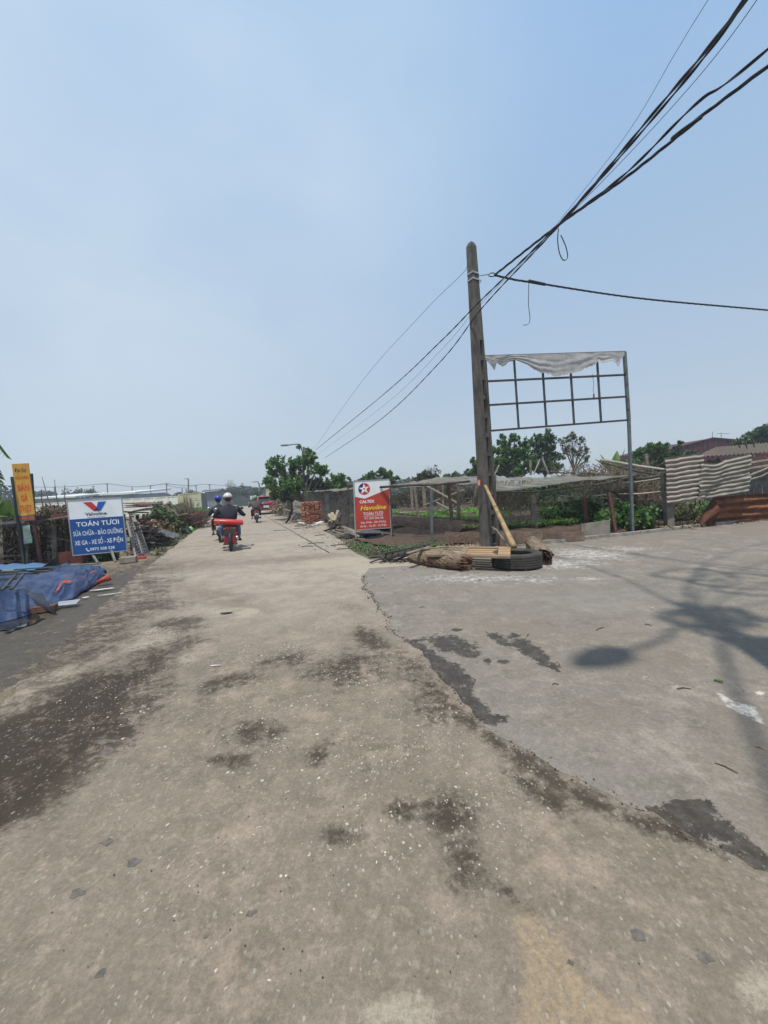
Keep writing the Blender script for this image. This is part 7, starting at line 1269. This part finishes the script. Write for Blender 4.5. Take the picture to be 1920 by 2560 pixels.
    if flap:
        mb = MB(); mb.hexa([(-.185, -.80, .225), (.185, -.80, .225), (.185, -.785, .225), (-.185, -.785, .225), (-.15, -.80, .50), (.15, -.80, .50), (.15, -.785, .50), (-.15, -.785, .50)]); part(mb, 'mud_flap', flap, T)
        mb = MB(); mb.box((0, -.80, .215), (.40, .02, .025)); part(mb, 'flap_edge', STEEL, T); mb = MB(); mb.box((0, -.79, .58), (.29, .05, .17)); part(mb, 'tail_box', mat('tail_box', (.03, .033, .03), .6), T)
    T.location = loc; T.rotation_euler[2] = rz; return T
REDB = mat('bike_red', (.28, .02, .025), .35, var=.1); MARB = mat('bike_maroon', (.14, .02, .04), .35, var=.1); NAVYJ = mat('jacket_navy', (.008, .009, .018), .8, var=.3, bump=.2, bscale=10); BLKJ = mat('jacket_black', (.018, .018, .018), .8); GRJ = mat('shirt_brown', (.075, .06, .055), .85, var=.2); JEAN = mat('jeans_blue', (.10, .16, .27), .85, var=.3, scale=10); DKT = mat('trousers_dark', (.02, .02, .022), .8)
RZ = math.radians(20.5)
gw = G(578, 1377); L1 = Vector((gw.x - .62 * math.sin(RZ) * 1, gw.y + .62 * math.cos(RZ), 0)); L1 = Vector((gw.x - .60 * math.sin(RZ), gw.y + .60 * math.cos(RZ), 0))
motorbike(L1, RZ, REDB, mat('bike_dark', (.03, .03, .032), .5), 'red motorbike carrying a red padded board, nearest on the road', flap=mat('flap_red', (.20, .02, .025), .6))
rider(L1 + Vector((math.sin(RZ) * .12, -.12 * math.cos(RZ), 0)), RZ, NAVYJ, JEAN, mat('helmet_white', (.50, .48, .44), .35, var=.05), mat('helmet_brown', (.12, .04, .03), .5), BLKJ, 'person in a white helmet, dark navy jacket and jeans riding the nearest motorbike', seat=.80, broad=1.28, arms=.44, hs=1.08)
T = thing('padded_board', (0, 0, 0), 'red padded board laid crosswise behind the white-helmeted rider', 'cushion'); mb = MB()
V = []; n = 10
for (x, w, z) in ((-.40, .04, .05), (-.37, .072, .045), (0, .078, .0), (.36, .072, -.045), (.385, .04, -.05)):
    for k in range(n): th = 2 * math.pi * k / n; V.append((x, -.56 + .20 * math.copysign(abs(math.cos(th)) ** .5, math.cos(th)), .85 + z + w * 1.05 * math.copysign(abs(math.sin(th)) ** .6, math.sin(th))))
mb.add(V, [(i * n + k, i * n + (k + 1) % n, (i + 1) * n + (k + 1) % n, (i + 1) * n + k) for i in range(4) for k in range(n)] + [tuple(range(n))[::-1], tuple(range(4 * n, 5 * n))]); part(mb, 'pad', mat('pad_red', (.48, .035, .03), .4, var=.15), T, smooth=True)
mb = MB(); mb.box((-.28, -.745, .89), (.035, .02, .09)); part(mb, 'strap', mat('strap_pale', (.5, .3, .25), .6), T); mb = MB(); mb.box((0, -.5, .78), (.3, .3, .03)); part(mb, 'carrier', STEEL, T)
T.location = L1; T.rotation_euler[2] = RZ
L2 = XZ(553, 14.2); motorbike(L2, RZ, REDB, BLKJ, 'motorbike mostly hidden ahead of the nearest one', plate=True)
r2 = rider(L2 + Vector((math.sin(RZ) * .12, -.12 * math.cos(RZ), 0)), RZ, BLKJ, DKT, mat('helmet_blue', (.02, .04, .28), .35), mat('helmet_blue_rim', (.01, .015, .12), .4), BLKJ, 'person in a blue helmet and black jacket riding just ahead of the nearest bike', seat=.78)
mb = MB(); mb.box((0, -.20, 1.20), (.26, .012, .04)); o = mesh_obj(mb, 'back_print', GREYT, None); o.parent = r2
g3 = G(643, 1307); L3 = Vector((g3.x - .6 * math.sin(RZ), g3.y + .6 * math.cos(RZ), 0)); motorbike(L3, RZ, MARB, BLKJ, 'maroon scooter with a white number plate behind the red car', plate=True)
rider(L3 + Vector((math.sin(RZ) * .12, -.12 * math.cos(RZ), 0)), RZ, GRJ, DKT, mat('helmet_green', (.06, .42, .12), .4), PWHITE, BLKJ, 'person in a green and white helmet and brown shirt riding the maroon scooter', seat=.78, broad=1.3)
# red car seen from behind
def car(loc, rz, lab):
    T = thing('parked_car', (0, 0, 0), lab, 'car'); RC = mat('car_red', (.25, .012, .03), .25, var=.04, spec=.6); BK = mat('car_black', (.02, .02, .022), .5); GL = mat('car_glass', (.02, .025, .03), .08, spec=.7); W2 = .93
    st = [(-2.28, .62, .95, .80), (-2.25, .45, 1.05, .90), (-2.05, .35, 1.12, .93), (-1.2, .30, 1.10, .95), (0, .30, 1.06, .95), (1.1, .30, 1.02, .94), (1.9, .32, .92, .90), (2.25, .45, .75, .78)]
    V = []
    for (y, z0, z1, w) in st:
        for (a, b) in ((-.90, 0), (-1, .18), (-1, .6), (-.95, .88), (-.85, 1), (.85, 1), (.95, .88), (1, .6), (1, .18), (.90, 0)): V.append((a * w, y, z0 + (z1 - z0) * b))
    mb = MB(); mb.add(V, [(i * 10 + k, i * 10 + (k + 1) % 10, (i + 1) * 10 + (k + 1) % 10, (i + 1) * 10 + k) for i in range(7) for k in range(10)] + [tuple(range(10))[::-1], tuple(range(70, 80))]); part(mb, 'body', RC, T, smooth=True)
    cab = [(-2.08, 1.08, .80, 1.10, .80), (-1.72, 1.08, .84, 1.60, .62), (-.4, 1.08, .86, 1.66, .66), (.5, 1.05, .86, 1.60, .64), (1.25, 1.0, .82, 1.04, .78)]; V = []
    for (y, z0, w0, z1, w1) in cab: V += [(-w0, y, z0), (-w1, y, z1 - .05), (-w1 * .88, y, z1), (w1 * .88, y, z1), (w1, y, z1 - .05), (w0, y, z0)]
    mb = MB(); mb.add(V, [(i * 6 + k, i * 6 + k + 1, (i + 1) * 6 + k + 1, (i + 1) * 6 + k) for i in range(4) for k in range(5)] + [(0, 1, 2, 3, 4, 5)]); c = part(mb, 'cabin', RC, T, smooth=False)
    mb = MB(); mb.add([(-.70, -2.055, 1.15), (.70, -2.055, 1.15), (.55, -1.80, 1.50), (-.55, -1.80, 1.50)], [(0, 1, 2, 3)]); part(mb, 'rear_window', GL, T)
    for sg in (-1, 1): mb = MB(); mb.add([(sg * .865, -1.5, 1.14), (sg * .875, 1.0, 1.10), (sg * .70, .45, 1.50), (sg * .69, -1.45, 1.52)], [(0, 1, 2, 3)]); part(mb, 'side_window', GL, T)
    mb = MB(); mb.box((0, -1.80, 1.595), (1.16, .3, .035)); part(mb, 'spoiler', RC, T); mb = MB(); mb.box((0, -1.1, 1.68), (.05, .14, .06)); part(mb, 'aerial_fin', BK, T)
    mb = MB(); mb.box((0, -2.29, .50), (1.72, .10, .24)); part(mb, 'rear_bumper', BK, T); mb = MB(); mb.box((0, -2.33, .40), (1.4, .06, .13)); part(mb, 'lower_bumper', RC, T); mb = MB(); mb.box((-.15, -2.37, .335), (1.25, .03, .05)); part(mb, 'trim_strip', HRW, T); mb = MB(); mb.box((0, -2.345, .60), (1.5, .02, .03)); part(mb, 'trim_line', mat('chrome', (.5, .5, .5), .25), T)
    mb = MB(); mb.box((.0, -2.335, .72), (.44, .02, .17)); pl = part(mb, 'number_plate', PWHITE, T); mb = MB(); [mb.box((-.14 + .07 * k, -2.347, .74), (.04, .004, .05)) for k in range(5)]; part(mb, 'plate_marks', PNAVY, pl)
    mb = MB(); mb.box((0, -2.27, .93), (1.3, .03, .05)); mb.box((0, -2.28, .88), (.28, .04, .08)); part(mb, 'tail_trim', BK, T)
    for sg in (-1, 1): mb = MB(); mb.box((sg * .66, -2.26, .98), (.38, .06, .07)); part(mb, 'tail_light', flat('lens_red', (.35, .01, .01), .2), T)
    for sg in (-1, 1): mb = MB(); mb.box((sg * 1.0, .75, 1.12), (.16, .1, .13)); part(mb, 'wing_mirror', RC, T)
    for sg in (-1, 1):
        for y in (-1.4, 1.4):
            mb = MB(); mb.lathe([(.22, -.11), (.31, -.12), (.345, -.08), (.345, .08), (.31, .12), (.22, .11)], 26, (sg * .80, y, .345), 'X', closed=True); w = part(mb, 'wheel', BLACKP, T, smooth=True); mb = MB(); mb.lathe([(0, sg * .10), (.21, sg * .115), (.22, sg * .10)], 16, (sg * .80, y, .345), 'X'); part(mb, 'rim', ALU, w)
    T.location = loc; T.rotation_euler[2] = rz; return T
gc = XZ(667, 34.2); car(Vector((gc.x - 2.3 * math.sin(RZ), gc.y + 2.3 * math.cos(RZ), 0)), RZ, 'dark red SUV parked on the right side of the road, seen from behind')
single(MB().box(XZ(617, 78, .55), (3.4, 1.6, 1.5)), 'hedge_block', FARL, 'dull olive box hedge at the bend beyond the green-helmeted rider', 'hedge')
# ------------------------------------------------------------ air
hb = MB().hexa([(-420, -60, -1.2), (420, -60, -1.2), (420, 330, -1.2), (-420, 330, -1.2), (-420, -60, 14), (420, -60, 14), (420, 330, 14), (-420, 330, 14)])
HZ = bpy.data.materials.new('haze_air'); HZ.use_nodes = True; t = HZ.node_tree; t.nodes.remove(t.nodes['Principled BSDF']); pv = t.nodes.new('ShaderNodeVolumePrincipled'); pv.inputs['Density'].default_value = HAZE_D; pv.inputs['Color'].default_value = (.86, .92, 1, 1); pv.inputs['Anisotropy'].default_value = .2; t.links.new(pv.outputs[0], t.nodes['Material Output'].inputs['Volume'])
props(mesh_obj(hb, 'haze', HZ), kind='stuff')
